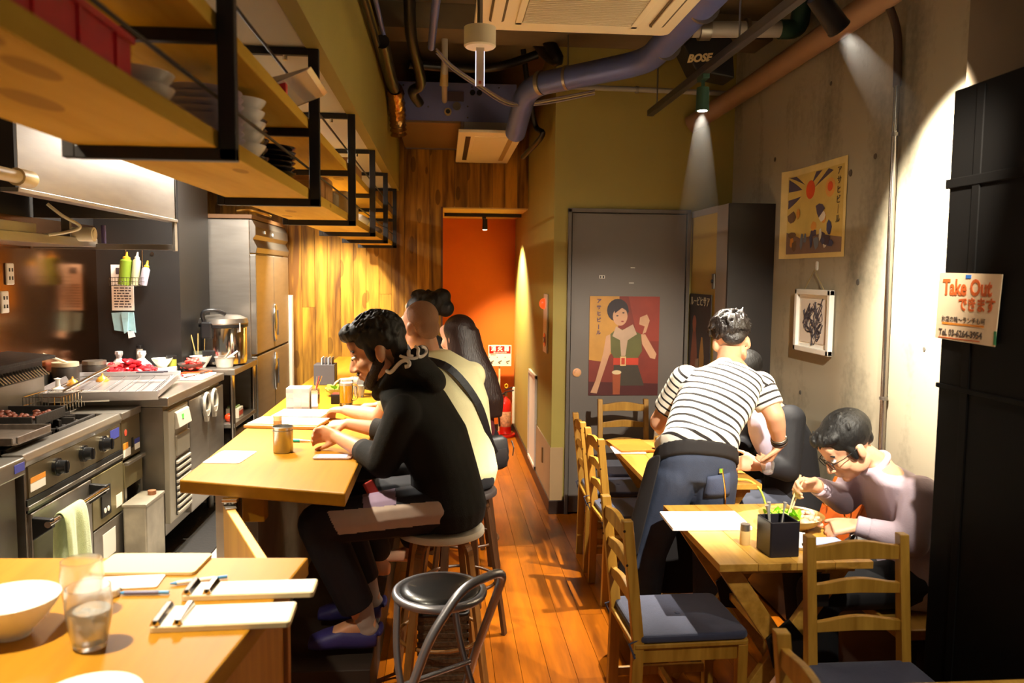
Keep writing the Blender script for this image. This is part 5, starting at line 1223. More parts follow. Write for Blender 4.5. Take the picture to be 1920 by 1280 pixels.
P(sr, 'cup', MB().box(-0.73, -0.69, 4.44, 4.50, ZC, ZC + 0.12), CHROME, bevel=0.004)
for q in range(3):
    P(sr, 'straw', MB().cyl((-0.71, 4.46 + q * 0.012, ZC + 0.1), (-0.70 + q * 0.012, 4.46 + q * 0.012, ZC + 0.19), 0.003, n=6), STK_R if q == 1 else CHROME)
bw = bowl('green_bowl', 'pale green bowl of salad on the bar counter', (-0.66, 5.0, ZC), 0.075, 0.05, mat('celadon', '#9aa07a', 0.3))
LEAF = mat('lettuce_leaf', '#9bb73a', 0.5, var=0.3, vscale=30)
def leaves(name, label, c, rx, ry, n, seed, m=LEAF, s=(0.02, 0.04)):
    r_ = random.Random(seed)
    e = T(name, label, 'salad', c)
    for q in range(n):
        a = r_.uniform(0, 6.28); d = math.sqrt(r_.random()); sz = r_.uniform(*s)
        b = MB(); k = 8
        vs = [(0, 0, 0)] + [(sz * math.cos(6.283 * i / k) * (1 + 0.25 * math.sin(3 * i)), sz * 0.7 * math.sin(6.283 * i / k), 0.006 * math.sin(i * 2.3)) for i in range(k)]
        vs2 = [(x, y, z + 0.0012) for x, y, z in vs]
        b.add(vs, [(0, 1 + (i + 1) % k, 1 + i) for i in range(k)]); b.add(vs2, [(0, 1 + i, 1 + (i + 1) % k) for i in range(k)])
        b.build('leaf', m, e, loc=(rx * d * math.cos(a), ry * d * math.sin(a), (1 - d * 0.6) * r_.uniform(0, 0.022)), rot=(r_.uniform(-0.9, 0.9), r_.uniform(-0.9, 0.9), r_.uniform(0, 6)))
    return e
leaves('salad_leaves', 'bright green lettuce leaves in the pale green bowl', (-0.66, 5.0, ZC + 0.04), 0.05, 0.05, 16, 4)
mb_ = T('lacquer_box', 'small black and red lacquer box on the bar counter', 'box', (-0.61, 4.70, ZC))
P(mb_, 'box', MB().box(-0.655, -0.575, 4.68, 4.77, ZC, ZC + 0.055), BLACKP, bevel=0.003)
P(mb_, 'red_inside', MB().box(-0.650, -0.580, 4.685, 4.765, ZC + 0.055, ZC + 0.057), mat('lacquer_red', '#7a2222', 0.3))
bb_ = T('menu_stand', 'black box of menus standing on the bar counter', 'box', (-0.82, 5.5, ZC))
P(bb_, 'box', MB().box(-0.88, -0.74, 5.48, 5.62, ZC, ZC + 0.14), mat('slate_box', '#4a484c', 0.5), bevel=0.003)
for q in range(4):
    P(bb_, 'menu_card', MB().box(-0.83 + q * 0.022, -0.826 + q * 0.022, 5.49, 5.60, ZC + 0.12, ZC + 0.185), PAPER if q % 2 == 0 else mat('card_grey', '#6d6a72', 0.5))
def mug(label, c):
    e = T('beer_mug', label, 'mug', c)
    MB().lathe([(0, 0), (0.036, 0), (0.038, 0.006), (0.041, 0.15), (0.038, 0.15), (0.034, 0.018), (0, 0.016)], n=28).build('glass_body', GLASS, e, smooth=50)
    MB().lathe([(0, 0.0175), (0.0332, 0.0195), (0.0362, 0.118), (0, 0.118)], n=28).build('beer', mat('beer_gold', '#f7c80e', 0.1, trans=0.0, ior=1.33), e, smooth=50)
    MB().lathe([(0, 0.1185), (0.0363, 0.1185), (0.037, 0.135), (0, 0.138)], n=28).build('foam_head', mat('beer_foam', '#f7f0dc', 0.8), e, smooth=50)
    MB().tube(fillet([(0.038, 0, 0.125), (0.072, 0, 0.12), (0.07, 0, 0.045), (0.036, 0, 0.035)], 0.025), 0.007, 10).build('mug_handle', GLASS, e, smooth=60)
    return e
m_ = mug('tall glass mug of golden beer on the bar counter', (-0.56, 4.62, ZC)); m_.rotation_euler = (0, 0, R(-20))
def tumbler(label, c, r=0.038, h=0.12, water=0.55, group=None):
    e = T('drinking_glass', label, 'glass', c, group)
    MB().lathe([(0, 0), (r * 0.72, 0), (r * 0.78, 0.006), (r * 1.0, h * 0.45), (r * 1.06, h * 0.72), (r, h), (r - 0.0018, h), (r * 1.06 - 0.002, h * 0.72), (r - 0.002, h * 0.45), (r * 0.72, 0.010), (0, 0.009)], n=40).build('glass_body', mat('misted_glass', '#ffffff', 0.12, trans=0.93), e, smooth=60)
    if water:
        MB().lathe([(0, 0.0095), (r * 0.70, 0.0105), (r - 0.0024, h * 0.45), (r * 1.02 - 0.0024, h * water), (0, h * water)], n=40).build('water', mat('water', '#f4f2ec', 0.05, trans=0.72, ior=1.33), e, smooth=60)
    return e
tumbler('glass mug of water behind the tall beer mug', (-0.52, 4.95, ZC), 0.036, 0.13)
flat('tan_clipboard', 'tan board lying on the far edge of the service counter', 'board', -0.88, -0.62, 2.02, 2.16, ZC, 0.008, mat('tan_board', '#d8c08a', 0.6), R(-3))
flat('order_pad', 'white order pad on the service counter behind the glasses', 'paper', -0.88, -0.69, 1.93, 2.01, ZC, 0.004, PAPER, R(4), 0.006)
def pen(label, a, b, col, r=0.005):
    e = T('ballpoint_pen', label, 'pen', ((a[0] + b[0]) / 2, (a[1] + b[1]) / 2, ZC))
    a = Vector(a); b = Vector(b); d = b - a
    P(e, 'barrel', MB().cyl(a + d * 0.12, a + d * 0.8, r, n=10), PAPER if col == 'w' else mat('pen_' + col[1:], col, 0.35), smooth=40)
    P(e, 'tip', MB().cyl(a + d * 0.12, a, r, 0.0015, n=10), mat('pen_grip', '#4d8fc4', 0.35), smooth=40)
    P(e, 'cap', MB().cyl(a + d * 0.8, b, r * 0.8, n=10), mat('pen_grip', '#4d8fc4', 0.35), smooth=40)
pen('blue and white pen above the clip boards', (-0.66, 1.945, ZC + 0.006), (-0.535, 1.985, ZC + 0.006), 'w')
pen('dark silver pen beside the glass of water', (-0.76, 1.895, ZC + 0.006), (-0.645, 1.893, ZC + 0.006), '#6e6a86')
def clip_board(label, c, rz, L_=0.27, W_=0.085):
    e = empty('clip_board', c, rz, label, 'clipboard')
    MB().rbox(-L_ / 2, L_ / 2, -W_ / 2, W_ / 2, 0, 0.012, 0.008).build('wood_board', mat('pale_ply', '#e2cd9f', 0.5), e, bevel=0.001)
    MB().rbox(-L_ / 2 + 0.004, L_ / 2 - 0.004, -W_ / 2 + 0.003, W_ / 2 - 0.003, 0.0122, 0.0135, 0.003).build('bill_paper', PAPER, e)
    for q in (0, 1):
        xx = -L_ / 2 + 0.012 + q * 0.045
        k_ = MB().prism([(-0.012, 0.013), (0.012, 0.013), (0.006, 0.026), (-0.006, 0.026)], 1, -W_ / 2 + 0.004, W_ / 2 - 0.004).build('metal_clip', CHROME, e, loc=(xx, 0, 0), bevel=0.001)
        MB().cyl((0, -W_ / 2 + 0.0, 0.022), (0, W_ / 2 - 0.0, 0.022), 0.004, n=8).build('clip_hinge', BLACKM, k_)
    return e
clip_board('wooden clip board with a bill, the farther of the two', (-0.455, 1.895, ZC), R(1), 0.30, 0.085)
clip_board('wooden clip board with a bill, the nearer of the two', (-0.475, 1.745, ZC), R(2), 0.29, 0.11)
tumbler('tall glass of iced water in front on the service counter', (-0.715, 1.635, ZC), 0.042, 0.125, 0.62)
tumbler('empty clear glass standing behind the glass of water', (-0.795, 1.79, ZC), 0.042, 0.125, 0)
iw = T('ice_cubes', 'ice cubes floating in the front glass of water', 'ice', (-0.715, 1.635, ZC + 0.06))
for q, (a_, b_, c_) in enumerate(((-0.012, 0.008, 0.0), (0.014, -0.004, 0.006), (0.0, -0.014, -0.02))):
    MB().box(-0.009, 0.009, -0.009, 0.009, -0.009, 0.009).build('ice_cube', mat('ice', '#f4fbff', 0.15, trans=0.3, ior=1.3), iw, loc=(a_, b_, c_), rot=(0.4 * q, 0.6, 0.9 * q), bevel=0.003)
bowl('white_bowl', 'wide white bowl at the left edge of the service counter', (-0.90, 1.70, ZC), 0.095, 0.08, PORC, foot=0.4)
tag(heap(None, 'leftover_rice', (-0.90, 1.70, ZC + 0.02), 0.04, 0.04, 0.015, 14, mat('pink_food', '#d9b5a0', 0.6), 21, (0.006, 0.012)), 'bits of leftover food in the wide white bowl', 'food')
tag(MB().lathe([(0, 0), (0.05, 0), (0.085, 0.014), (0.09, 0.018), (0.083, 0.018), (0.05, 0.006), (0, 0.006)], n=40).build('white_plate', PORC, smooth=50, loc=(-0.62, 1.40, ZC)), 'white plate at the bottom edge of the service counter', 'plate')
flat('spoon_rest', 'long white dish beside the glasses on the service counter', 'dish', -0.86, -0.76, 1.86, 1.93, ZC, 0.02, PORC, R(25), 0.02, 0.004)

# ---- salad table
ZT = 0.7405
flat('menu_folder', 'large white menu folder on the corner of the salad table', 'menu', 0.885, 1.20, 2.95, 3.165, ZT, 0.012, PAPER, R(-2), 0.006)
ss_ = jar('salt_shaker', 'glass salt shaker with a steel cap on the salad table', (1.105, 2.79, ZT), 0.019, 0.055, mat('salt_fill', '#b99a63', 0.3), STEEL, 0.022)
cbx = T('cutlery_box', 'black square cutlery box on the salad table', 'cutlery box', (1.19, 2.70, ZT))
BLKB = mat('black_box_lacquer', '#1c1a20', 0.4)
b = MB(); w_ = 0.052
b.box(-w_, w_, -w_, w_, 0, 0.005)
for s_ in (-1, 1):
    b.box(s_ * w_ - 0.003, s_ * w_ + 0.003, -w_, w_, 0, 0.125).box(-w_, w_, s_ * w_ - 0.003, s_ * w_ + 0.003, 0, 0.125)
b.build('box_body', BLKB, cbx, bevel=0.002)
for q, (a_, b_, h_) in enumerate(((-0.035, 0.01, 0.17), (-0.02, 0.03, 0.175), (0.03, 0.02, 0.175))):
    k_ = MB().tube([(a_ * 0.5, b_, 0.02), (a_, b_, h_ - 0.03), (a_ * 1.15, b_, h_)], [0.0028, 0.0028, 0.0075], 8).build('spoon_handle', mat('spoon_metal', '#aaa6a0', 0.35, 0.4), cbx, smooth=60)
cbx.rotation_euler = (0, 0, R(4))
bowl('salad_bowl', 'wide olive brown bowl of salad in front of the man in glasses', (1.36, 2.97, ZT), 0.125, 0.055, mat('olive_glaze', '#8d6f35', 0.3, var=0.1, vscale=10, coat=0.3), foot=0.5, flare=0.8)
leaves('salad_leaves', 'bright green salad leaves in the olive brown bowl', (1.315, 2.96, ZT + 0.045), 0.06, 0.065, 34, 8, mat('salad_green', '#8fc22c', 0.5, var=0.35, vscale=30), (0.02, 0.038))
tag(heap(None, 'shredded_chicken', (1.415, 2.95, ZT + 0.035), 0.05, 0.06, 0.03, 30, mat('pale_meat', '#d9a98c', 0.5, var=0.2, vscale=40), 31, (0.008, 0.022), 0.6), 'pale pink shredded meat on the salad', 'food')
nk = MB().lathe([(0, 0), (0.05, 0), (0.06, 0.012), (0.03, 0.028), (0.016, 0.048), (0, 0.05)], n=12)
nk.v = [(x * (1 + .35 * math.sin(3 * math.atan2(y, x))), y * (1 + .3 * math.cos(5 * math.atan2(y, x))), z) for x, y, z in nk.v]
tag(nk.build('paper_napkin', PAPER, loc=(1.30, 2.755, ZT)), 'crumpled white napkin beside the black cutlery box', 'napkin')
flat('blue_folder', 'thin blue edged tray on the salad table behind the chair', 'tray', 1.33, 1.475, 2.68, 2.83, ZT, 0.007, mat('blue_white', '#9fb0d8', 0.4), R(2))
# ---- far table
br = T('menu_folder', 'brown leather menu folder on the far table', 'menu', (1.07, 4.45, ZT))
P(br, 'cover', MB().bar((0.965, 4.44, ZT + 0.010), (1.175, 4.46, ZT + 0.010), 0.30, 0.012), mat('tan_leather', '#b06f22', 0.5, var=0.1, vscale=20), bevel=0.002)
P(br, 'paper', MB().bar((0.945, 4.37, ZT + 0.003), (1.12, 4.36, ZT + 0.003), 0.18, 0.003), PAPER)
tumbler('glass of amber drink on the far table', (1.205, 4.33, ZT), 0.033, 0.115, 0)
tag(MB().lathe([(0, 0.010), (0.022, 0.011), (0.030, 0.05), (0.031, 0.085), (0, 0.085)], n=24).build('amber_drink', mat('amber_drink', '#c99a3a', 0.05, trans=0.7, ior=1.33), smooth=60, loc=(1.205, 4.33, ZT)), 'amber drink inside the glass on the far table', 'drink')
tag(MB().tube(spline([(1.40, 3.66, 0.755), (1.46, 3.64, 0.75), (1.505, 3.61, 0.70), (1.53, 3.58, 0.58), (1.55, 3.60, 0.46), (1.62, 3.62, 0.45)]), 0.005, 8).build('yellow_cord', mat('lime_cord', '#c9d94a', 0.5), smooth=60), 'lime yellow cord hanging off the far table', 'cord')

# bags on the bench
lb = T('leather_bag', 'brown leather handbag standing on the bench by the concrete wall', 'bag', (1.86, 3.45, 0.44))
LEA = mat('brown_leather', '#8c4416', 0.35, var=0.15, vscale=15, bump=0.15, bscale=70, coat=0.2)
P(lb, 'bag_body', MB().prism([(1.76, 0.442), (1.99, 0.442), (1.97, 0.70), (1.93, 0.76), (1.86, 0.76), (1.80, 0.62)], 1, 3.30, 3.62), LEA, bevel=0.03, seg=4)
P(lb, 'bag_flap', MB().prism([(1.755, 0.46), (1.765, 0.46), (1.81, 0.63), (1.87, 0.775), (1.86, 0.78), (1.80, 0.64)], 1, 3.31, 3.61), mat('orange_leather', '#a84b14', 0.35), bevel=0.004)
P(lb, 'bag_strap', MB().tube(spline([(1.86, 3.32, 0.74), (1.85, 3.34, 0.86), (1.87, 3.46, 0.90), (1.89, 3.58, 0.86), (1.90, 3.60, 0.74)]), 0.012, 8), LEA, smooth=60)
for q in (3.36, 3.56):
    P(lb, 'buckle', MB().tube([(1.80 + 0.016 * math.cos(R(a)), q, 0.67 + 0.02 * math.sin(R(a))) for a in range(0, 360, 30)], 0.004, 6, closed=True), mat('gold_metal', '#c9a45a', 0.25, 1.0), smooth=60)
db = T('black_bag', 'black bag lying on the bench beside the man in glasses', 'bag', (1.82, 3.22, 0.44))
b = MB().ell((1.84, 3.20, 0.54), (0.16, 0.09, 0.10), nu=20, nv=12)
P(db, 'bag_body', b, mat('black_nylon', '#161417', 0.5, bump=0.4, bscale=40), smooth=60)
P(db, 'bag_handle', MB().tube(spline([(1.72, 3.18, 0.60), (1.73, 3.15, 0.68), (1.80, 3.14, 0.70), (1.86, 3.15, 0.63)]), 0.012, 8), mat('black_nylon2', '#201d1f', 0.4), smooth=60)
P(db, 'ring', MB().tube([(1.70 + 0.016 * math.cos(R(a)), 3.12, 0.64 + 0.016 * math.sin(R(a))) for a in range(0, 360, 30)], 0.004, 6, closed=True), CHROME, smooth=60)

# ================================================================== signs and pictures
INK = mat('sign_ink', '#4b3c33', 0.7); OR = mat('orange_marker', '#c0561c', 0.7); GRIM = mat('cream_sheet', '#d9bf9d', 0.6)
sg = T('take_out_sign', 'handwritten take out sign taped on the black panel', 'sign', (1.59, 2.30, 1.67))
P(sg, 'sheet', MB().prism([(2.462, 1.74), (2.17, 1.735), (2.185, 1.525), (2.468, 1.53)], 0, 1.591, 1.5935), GRIM)
# reading direction along the panel: towards the camera (−y)
def sgt(name, s, size, y, z, m, **k):
    return rel(text(name, s, size, m, (1.5905, y, z), (0, -1, 0), (0, 0, 1), **k), sg)
sgt('lettering', 'Take Out', 0.068, 2.325, 1.692, OR, bold=0.0022, sx=0.86)
sgt('lettering', 'できます', 0.046, 2.275, 1.640, OR, bold=0.0015, sx=0.92)
sgt('lettering', 'お店の味〜ランチも可', 0.021, 2.335, 1.593, INK)
sgt('lettering', 'Tel. 03-6264-3954', 0.028, 2.345, 1.551, INK, bold=0.0006)
P(sg, 'underline', MB().box(1.5902, 1.5912, 2.235, 2.435, 1.577, 1.583), mat('orange_line', '#d5801f', 0.7))
P(sg, 'underline', MB().box(1.5902, 1.5912, 2.25, 2.45, 1.533, 1.536), OR)
P(sg, 'blue_tape', MB().box(1.590, 1.5912, 2.305, 2.33, 1.722, 1.733), mat('blue_tape', '#2a66b0', 0.5))
P(sg, 'green_tape', MB().box(1.590, 1.5912, 2.18, 2.19, 1.53, 1.57), mat('green_tape', '#1f7a4c', 0.5))
# coat hanger on the lit wall
hg = T('coat_hanger', 'purple wire coat hanger hooked behind the black panel', 'hanger', (2.0, 2.6, 1.75))
P(hg, 'wire', MB().tube([(1.99, 2.72, 1.70), (1.99, 2.60, 1.775), (1.99, 2.48, 1.71)], 0.004, 8, closed=True), mat('purple_wire', '#5b3f8c', 0.4), smooth=60)
P(hg, 'hook', MB().tube(spline([(1.99, 2.60, 1.77), (1.99, 2.60, 1.80), (1.99, 2.62, 1.82), (2.02, 2.60, 1.83)]), 0.003, 6), mat('purple_wire', '#5b3f8c', 0.4), smooth=60)

# grey door poster: a woman with a bob in a green dress, generic
po = T('beer_poster', 'vintage beer poster of a woman in green on the grey door', 'poster', (1.30, 5.60, 1.2))
PX0, PX1, PZ0, PZ1 = 1.03, 1.535, 0.865, 1.575
YP = 5.6075
def pflat(name, pts, lay, m, parent=None):
    """a printed shape on the poster; points are 0..1 across and 0..1 up"""
    q = [(PX0 + u * (PX1 - PX0), PZ0 + v * (PZ1 - PZ0)) for u, v in pts]
    return rel(MB().prism(q, 1, YP - 0.0004 * lay - 0.0004, YP - 0.0004 * lay).build(name, m), po)
def circ(cu_, cv_, ru, rv, n=20, a0=0, a1=360):
    return [(cu_ + ru * math.cos(R(a0 + (a1 - a0) * i / n)), cv_ + rv * math.sin(R(a0 + (a1 - a0) * i / n))) for i in range(n + (0 if a1 - a0 == 360 else 1))]
def pm_(n_, c): return mat('print_' + n_, c, 0.5, var=0.12, vscale=9)
rel(MB().box(PX0, PX1, YP, YP + 0.006, PZ0, PZ1).build('poster_sheet', pm_('crimson', '#7a2a1c')), po)
pflat('printed_shape', [(0, 1), (0.42, 1), (0.40, 0.5), (0.22, 0.34), (0, 0.36)], 1, pm_('ochre', '#c08a3a'))
pflat('printed_shape', [(0.55, 1), (1, 1), (1, 0.55), (0.7, 0.55)], 1, pm_('brick', '#8f3322'))
pflat('printed_shape', [(0.0, 0.0), (1, 0), (1, 0.12), (0, 0.14)], 1, pm_('maroon', '#4d1716'))
pflat('printed_shape', circ(0.40, 0.86, 0.155, 0.115), 2, pm_('hair', '#2d1f26'))
pflat('printed_shape', circ(0.435, 0.80, 0.105, 0.095), 3, pm_('skin', '#c79672'))
pflat('printed_shape', [(0.34, 0.88), (0.45, 0.93), (0.55, 0.88), (0.56, 0.84), (0.46, 0.885), (0.36, 0.83)], 4, pm_('hair', '#2d1f26'))
pflat('printed_shape', circ(0.395, 0.805, 0.018, 0.007, 8), 4, pm_('hair', '#2d1f26'))
pflat('printed_shape', circ(0.48, 0.835, 0.018, 0.007, 8), 4, pm_('hair', '#2d1f26'))
pflat('printed_shape', circ(0.47, 0.748, 0.022, 0.008, 8), 4, pm_('lip', '#8f3a33'))
pflat('printed_shape', [(0.30, 0.62), (0.38, 0.67), (0.60, 0.67), (0.74, 0.62), (0.76, 0.45), (0.70, 0.38), (0.36, 0.38), (0.30, 0.45)], 2, pm_('moss', '#5d5a2c'))
pflat('printed_shape', [(0.33, 0.60), (0.38, 0.70), (0.47, 0.66), (0.62, 0.72), (0.68, 0.62), (0.55, 0.56), (0.52, 0.40), (0.46, 0.40), (0.44, 0.56)], 3, pm_('scarf', '#b99a80'))
pflat('printed_shape', [(0.35, 0.38), (0.71, 0.38), (0.71, 0.31), (0.35, 0.31)], 3, pm_('belt', '#c23a20'))
pflat('printed_shape', [(0.45, 0.395), (0.53, 0.395), (0.53, 0.30), (0.45, 0.30)], 4, pm_('buckle', '#d9b37a'))
pflat('printed_shape', [(0.465, 0.38), (0.515, 0.38), (0.515, 0.315), (0.465, 0.315)], 5, pm_('belt', '#c23a20'))
pflat('printed_shape', [(0.36, 0.31), (0.70, 0.31), (0.80, 0.10), (0.34, 0.10)], 2, pm_('skirt', '#3f352a'))
pflat('printed_shape', [(0.24, 0.60), (0.30, 0.62), (0.31, 0.45), (0.17, 0.14), (0.12, 0.02), (0.03, 0.03), (0.10, 0.15), (0.20, 0.42)], 3, pm_('skin', '#c79672'))
pflat('printed_shape', [(0.74, 0.62), (0.80, 0.62), (0.97, 0.42), (0.95, 0.37), (0.88, 0.38), (0.76, 0.52)], 3, pm_('skin', '#c79672'))
pflat('printed_shape', [(0.76, 0.62), (0.81, 0.64), (0.86, 0.76), (0.82, 0.82), (0.72, 0.79), (0.71, 0.72), (0.79, 0.70)], 4, pm_('skin', '#c79672'))
pflat('printed_shape', [(0.34, 0.24), (0.46, 0.24), (0.45, 0.01), (0.35, 0.01)], 5, pm_('stout', '#9c4a26'))
pflat('printed_shape', circ(0.40, 0.235, 0.068, 0.022, 14), 6, pm_('froth', '#d9bf94'))
for q, ch_ in enumerate('アサヒビ|ル'):
    rel(text('lettering', 'ー' if ch_ == '|' and False else ch_, 0.034, pm_('letter', '#43305a'), (PX0 + 0.13 * 0.505, YP - 0.0026, PZ1 - 0.035 - q * 0.045), (1, 0, 0), (0, 0, 1), bold=0.0012), po)

# dark poster on the cupboard side
dp = T('dark_beer_poster', 'dark beer poster on the cupboard side behind the waiter', 'poster', (1.755, 5.3, 1.3))
rel(MB().box(1.7525, 1.757, 5.14, 5.60, 0.95, 1.60).build('poster_sheet', pm_('near_black', '#2e2522')), dp)
def dflat(pts, lay, m):
    q = [(5.60 - u * 0.46, 0.95 + v * 0.65) for u, v in pts]
    return rel(MB().prism(q, 0, 1.7525 - 0.0004 * lay - 0.0004, 1.7525 - 0.0004 * lay).build('printed_shape', m), dp)
dflat([(0.12, 0.35), (0.20, 0.62), (0.34, 0.62), (0.42, 0.35), (0.45, 0.0), (0.05, 0.0)], 1, pm_('rust', '#7a4128'))
dflat(circ(0.26, 0.68, 0.09, 0.09, 16), 2, pm_('rust2', '#8f4f30'))
dflat([(0.52, 0.05), (0.52, 0.35), (0.60, 0.55), (0.66, 0.55), (0.74, 0.35), (0.74, 0.05)], 1, pm_('amber', '#94692c'))
dflat([(0.36, 0.02), (0.36, 0.30), (0.50, 0.32), (0.50, 0.02)], 2, pm_('pale_brown', '#8a6a52'))
rel(text('lettering', 'ルービヒサア', 0.072, pm_('cream_print', '#b9a98a'), (1.7518, 5.375, 1.545), (0, -1, 0), (0, 0, 1), sx=0.95), dp)
# wall poster and sketch on the concrete
wp = T('wall_poster', 'colourful curling poster on the concrete wall with two red suns', 'poster', (2.04, 4.35, 2.1))
YA, YB, ZA, ZB = 4.70, 3.975, 1.83, 2.345
def bend(u):  # the far edge lifts off the wall
    return 2.046 - 0.035 * max(0, 1 - u / 0.25) ** 2
def curved(name, pts, lay, m):
    poly = [Vector((u, v, 0)) for u, v in pts]
    # subdivide across so the print follows the curl
    bm = bmesh.new(); vs = [bm.verts.new(p) for p in poly]; bm.faces.new(vs)
    for k_ in range(1, 8):
        u = k_ / 28
        bmesh.ops.bisect_plane(bm, geom=bm.verts[:] + bm.edges[:] + bm.faces[:], plane_co=(u, 0, 0), plane_no=(1, 0, 0))
    for v in bm.verts:
        u, w_ = v.co.x, v.co.y
        v.co = (bend(u) - 0.0006 * lay, YA + (YB - YA) * u, ZA + (ZB - ZA) * w_)
    me = bpy.data.meshes.new(name); bm.to_mesh(me); bm.free(); me.materials.append(m)
    o = bpy.data.objects.new(name, me); COL.objects.link(o)
    s_ = o.modifiers.new('thick', 'SOLIDIFY'); s_.thickness = 0.0004
    return rel(o, wp)
CRM = pm_('cream', '#d8c07c')
curved('poster_sheet', [(0, 0), (1, 0), (1, 1), (0, 1)], 0, CRM)
curved('printed_shape', [(0.08, 0.05), (0.96, 0.05), (0.96, 0.93), (0.08, 0.93)], 1, pm_('khaki', '#c9ab58'))
PUR = pm_('purple_grey', '#4d4152')
for a_, b_ in ((150, 172), (118, 138), (28, 44), (60, 74), (185, 200)):
    curved('printed_ray', [(0.40 + 0.12 * math.cos(R(a_)), 0.70 + 0.12 * math.sin(R(a_))), (max(0.09, min(0.95, 0.40 + 0.45 * math.cos(R(a_)))), min(0.92, 0.70 + 0.4 * math.sin(R(a_)))), (max(0.09, min(0.95, 0.40 + 0.45 * math.cos(R(b_)))), min(0.92, 0.70 + 0.4 * math.sin(R(b_))))], 2, PUR)
curved('printed_shape', [(0.08, 0.05), (0.96, 0.05), (0.96, 0.20), (0.6, 0.25), (0.3, 0.22), (0.08, 0.3)], 2, pm_('mauve_brown', '#7d6558'))
curved('printed_shape', circ(0.44, 0.74, 0.075, 0.10), 3, pm_('red_sun', '#d24a1e'))
curved('printed_shape', circ(0.76, 0.72, 0.075, 0.10), 3, pm_('peach', '#d99a4c'))
curved('printed_shape', circ(0.76, 0.73, 0.04, 0.05), 4, pm_('red_sun', '#d24a1e'))
rr = random.Random(15)
for q in range(22):
    u, v = rr.uniform(0.14, 0.80), rr.uniform(0.14, 0.52)
    s1, s2 = rr.uniform(0.02, 0.07), rr.uniform(0.03, 0.09)
    curved('printed_blot', [(u + s1 * math.cos(a) * rr.uniform(0.6, 1.2), v + s2 * math.sin(a) * rr.uniform(0.6, 1.2)) for a in [i * 0.9 for i in range(7)]], 4 + q * 0.1, pm_(*[('navy', '#3d4266'), ('purple_grey', '#4d4152'), ('orange', '#cf8a32'), ('bluegrey', '#6d7a8c'), ('offwhite', '#d3cdbd'), ('brownish', '#6b5138')][q % 6]))
for q, ch_ in enumerate('アサヒビール'):
    if ch_ == 'ー': ch_ = '｜'
    rel(text('lettering', ch_, 0.046, pm_('letter_dark', '#4a3b33'), (2.0405, YA + (YB - YA) * 0.90, ZB - 0.07 - q * 0.05), (0, -1, 0), (0, 0, 1), bold=0.0005), wp)
# framed sketch
fs_ = T('framed_sketch', 'white framed ink sketch hanging on the concrete wall', 'picture', (2.03, 4.26, 1.48))
FY0, FY1, FZ0, FZ1 = 4.045, 4.47, 1.305, 1.655
fm_ = MB()
for (a, b_, c, d) in ((FY0, FY1, FZ1 - 0.03, FZ1), (FY0, FY1, FZ0, FZ0 + 0.03), (FY0, FY0 + 0.03, FZ0, FZ1), (FY1 - 0.03, FY1, FZ0, FZ1)):
    P(fs_, 'frame_bar', MB().box(2.015, 2.043, a, b_, c, d), mat('white_frame', '#e2dcd2', 0.4), bevel=0.004)
P(fs_, 'mount', MB().box(2.034, 2.042, FY0 + 0.03, FY1 - 0.03, FZ0 + 0.03, FZ1 - 0.03), PAPER)
P(fs_, 'inner_sheet', MB().box(2.031, 2.034, FY0 + 0.055, FY1 - 0.055, FZ0 + 0.055, FZ1 - 0.055), mat('sketch_paper', '#d9cdc0', 0.6))
rr = random.Random(4); INKS = mat('ink_line', '#3c3439', 0.6)
for q in range(26):
    cy_, cz_ = 4.26 + rr.uniform(-0.07, 0.07), 1.485 + rr.uniform(-0.08, 0.08)
    pts = [(2.0305, cy_ + rr.uniform(-0.06, 0.06), cz_ + rr.uniform(-0.06, 0.06)) for _ in range(4)]
    P(fs_, 'ink_stroke', MB().tube(spline(pts, 5), rr.uniform(0.0012, 0.0045), 5), INKS)
P(fs_, 'hanging_wire', MB().tube([(2.035, 4.39, 1.65), (2.035, 4.27, 1.765), (2.035, 4.15, 1.65)], 0.003, 6), mat('twine', '#8d7a52', 0.7))
P(fs_, 'hook', MB().rbox(-0.012, 0.012, -0.025, 0.025, 0, 0.006, 0.01).xf(Matrix.Translation((2.05, 4.27, 1.785)) @ Matrix.Rotation(R(-90), 4, 'Y') @ Matrix.Rotation(R(90), 4, 'Z')), PORC, bevel=0.001)

# ================================================================== passage
fe = T('fire_extinguisher', 'red fire extinguisher on a round stand in the orange passage', 'extinguisher', (0.655, 8.42, 0))
XR = mat('extinguisher_red', '#c01a10', 0.3, coat=0.3)
P(fe, 'cylinder', MB().lathe([(0, 0), (0.06, 0), (0.064, 0.01), (0.064, 0.32), (0.05, 0.36), (0.026, 0.385), (0.024, 0.40), (0, 0.40)], (0.655, 8.42, 0.03), 28), XR, smooth=50)
P(fe, 'label_band', MB().lathe([(0.0645, 0.08), (0.0648, 0.081), (0.0648, 0.24), (0.0645, 0.241)], (0.655, 8.42, 0.03), 28), mat('ext_label', '#c78f6a', 0.5, var=0.5, vscale=60), smooth=50)
P(fe, 'valve', MB().cyl((0.655, 8.42, 0.43), (0.655, 8.42, 0.47), 0.018, n=14), STEEL, smooth=40)
P(fe, 'squeeze_handle', MB().bar((0.64, 8.40, 0.475), (0.74, 8.38, 0.50), 0.022, 0.012).bar((0.64, 8.40, 0.50), (0.73, 8.38, 0.535), 0.022, 0.010), BLACKP, bevel=0.003)
P(fe, 'hose', MB().tube(spline([(0.64, 8.40, 0.46), (0.58, 8.37, 0.44), (0.575, 8.36, 0.30), (0.59, 8.355, 0.12)]), 0.011, 8), BLACKP, smooth=60)
P(fe, 'safety_pin', MB().tube([(0.66 + 0.016 * math.cos(R(a)), 8.39, 0.545 + 0.02 * math.sin(R(a))) for a in range(0, 360, 30)], 0.005, 6, closed=True), mat('yellow_pin', '#d9b51f', 0.4), smooth=60)
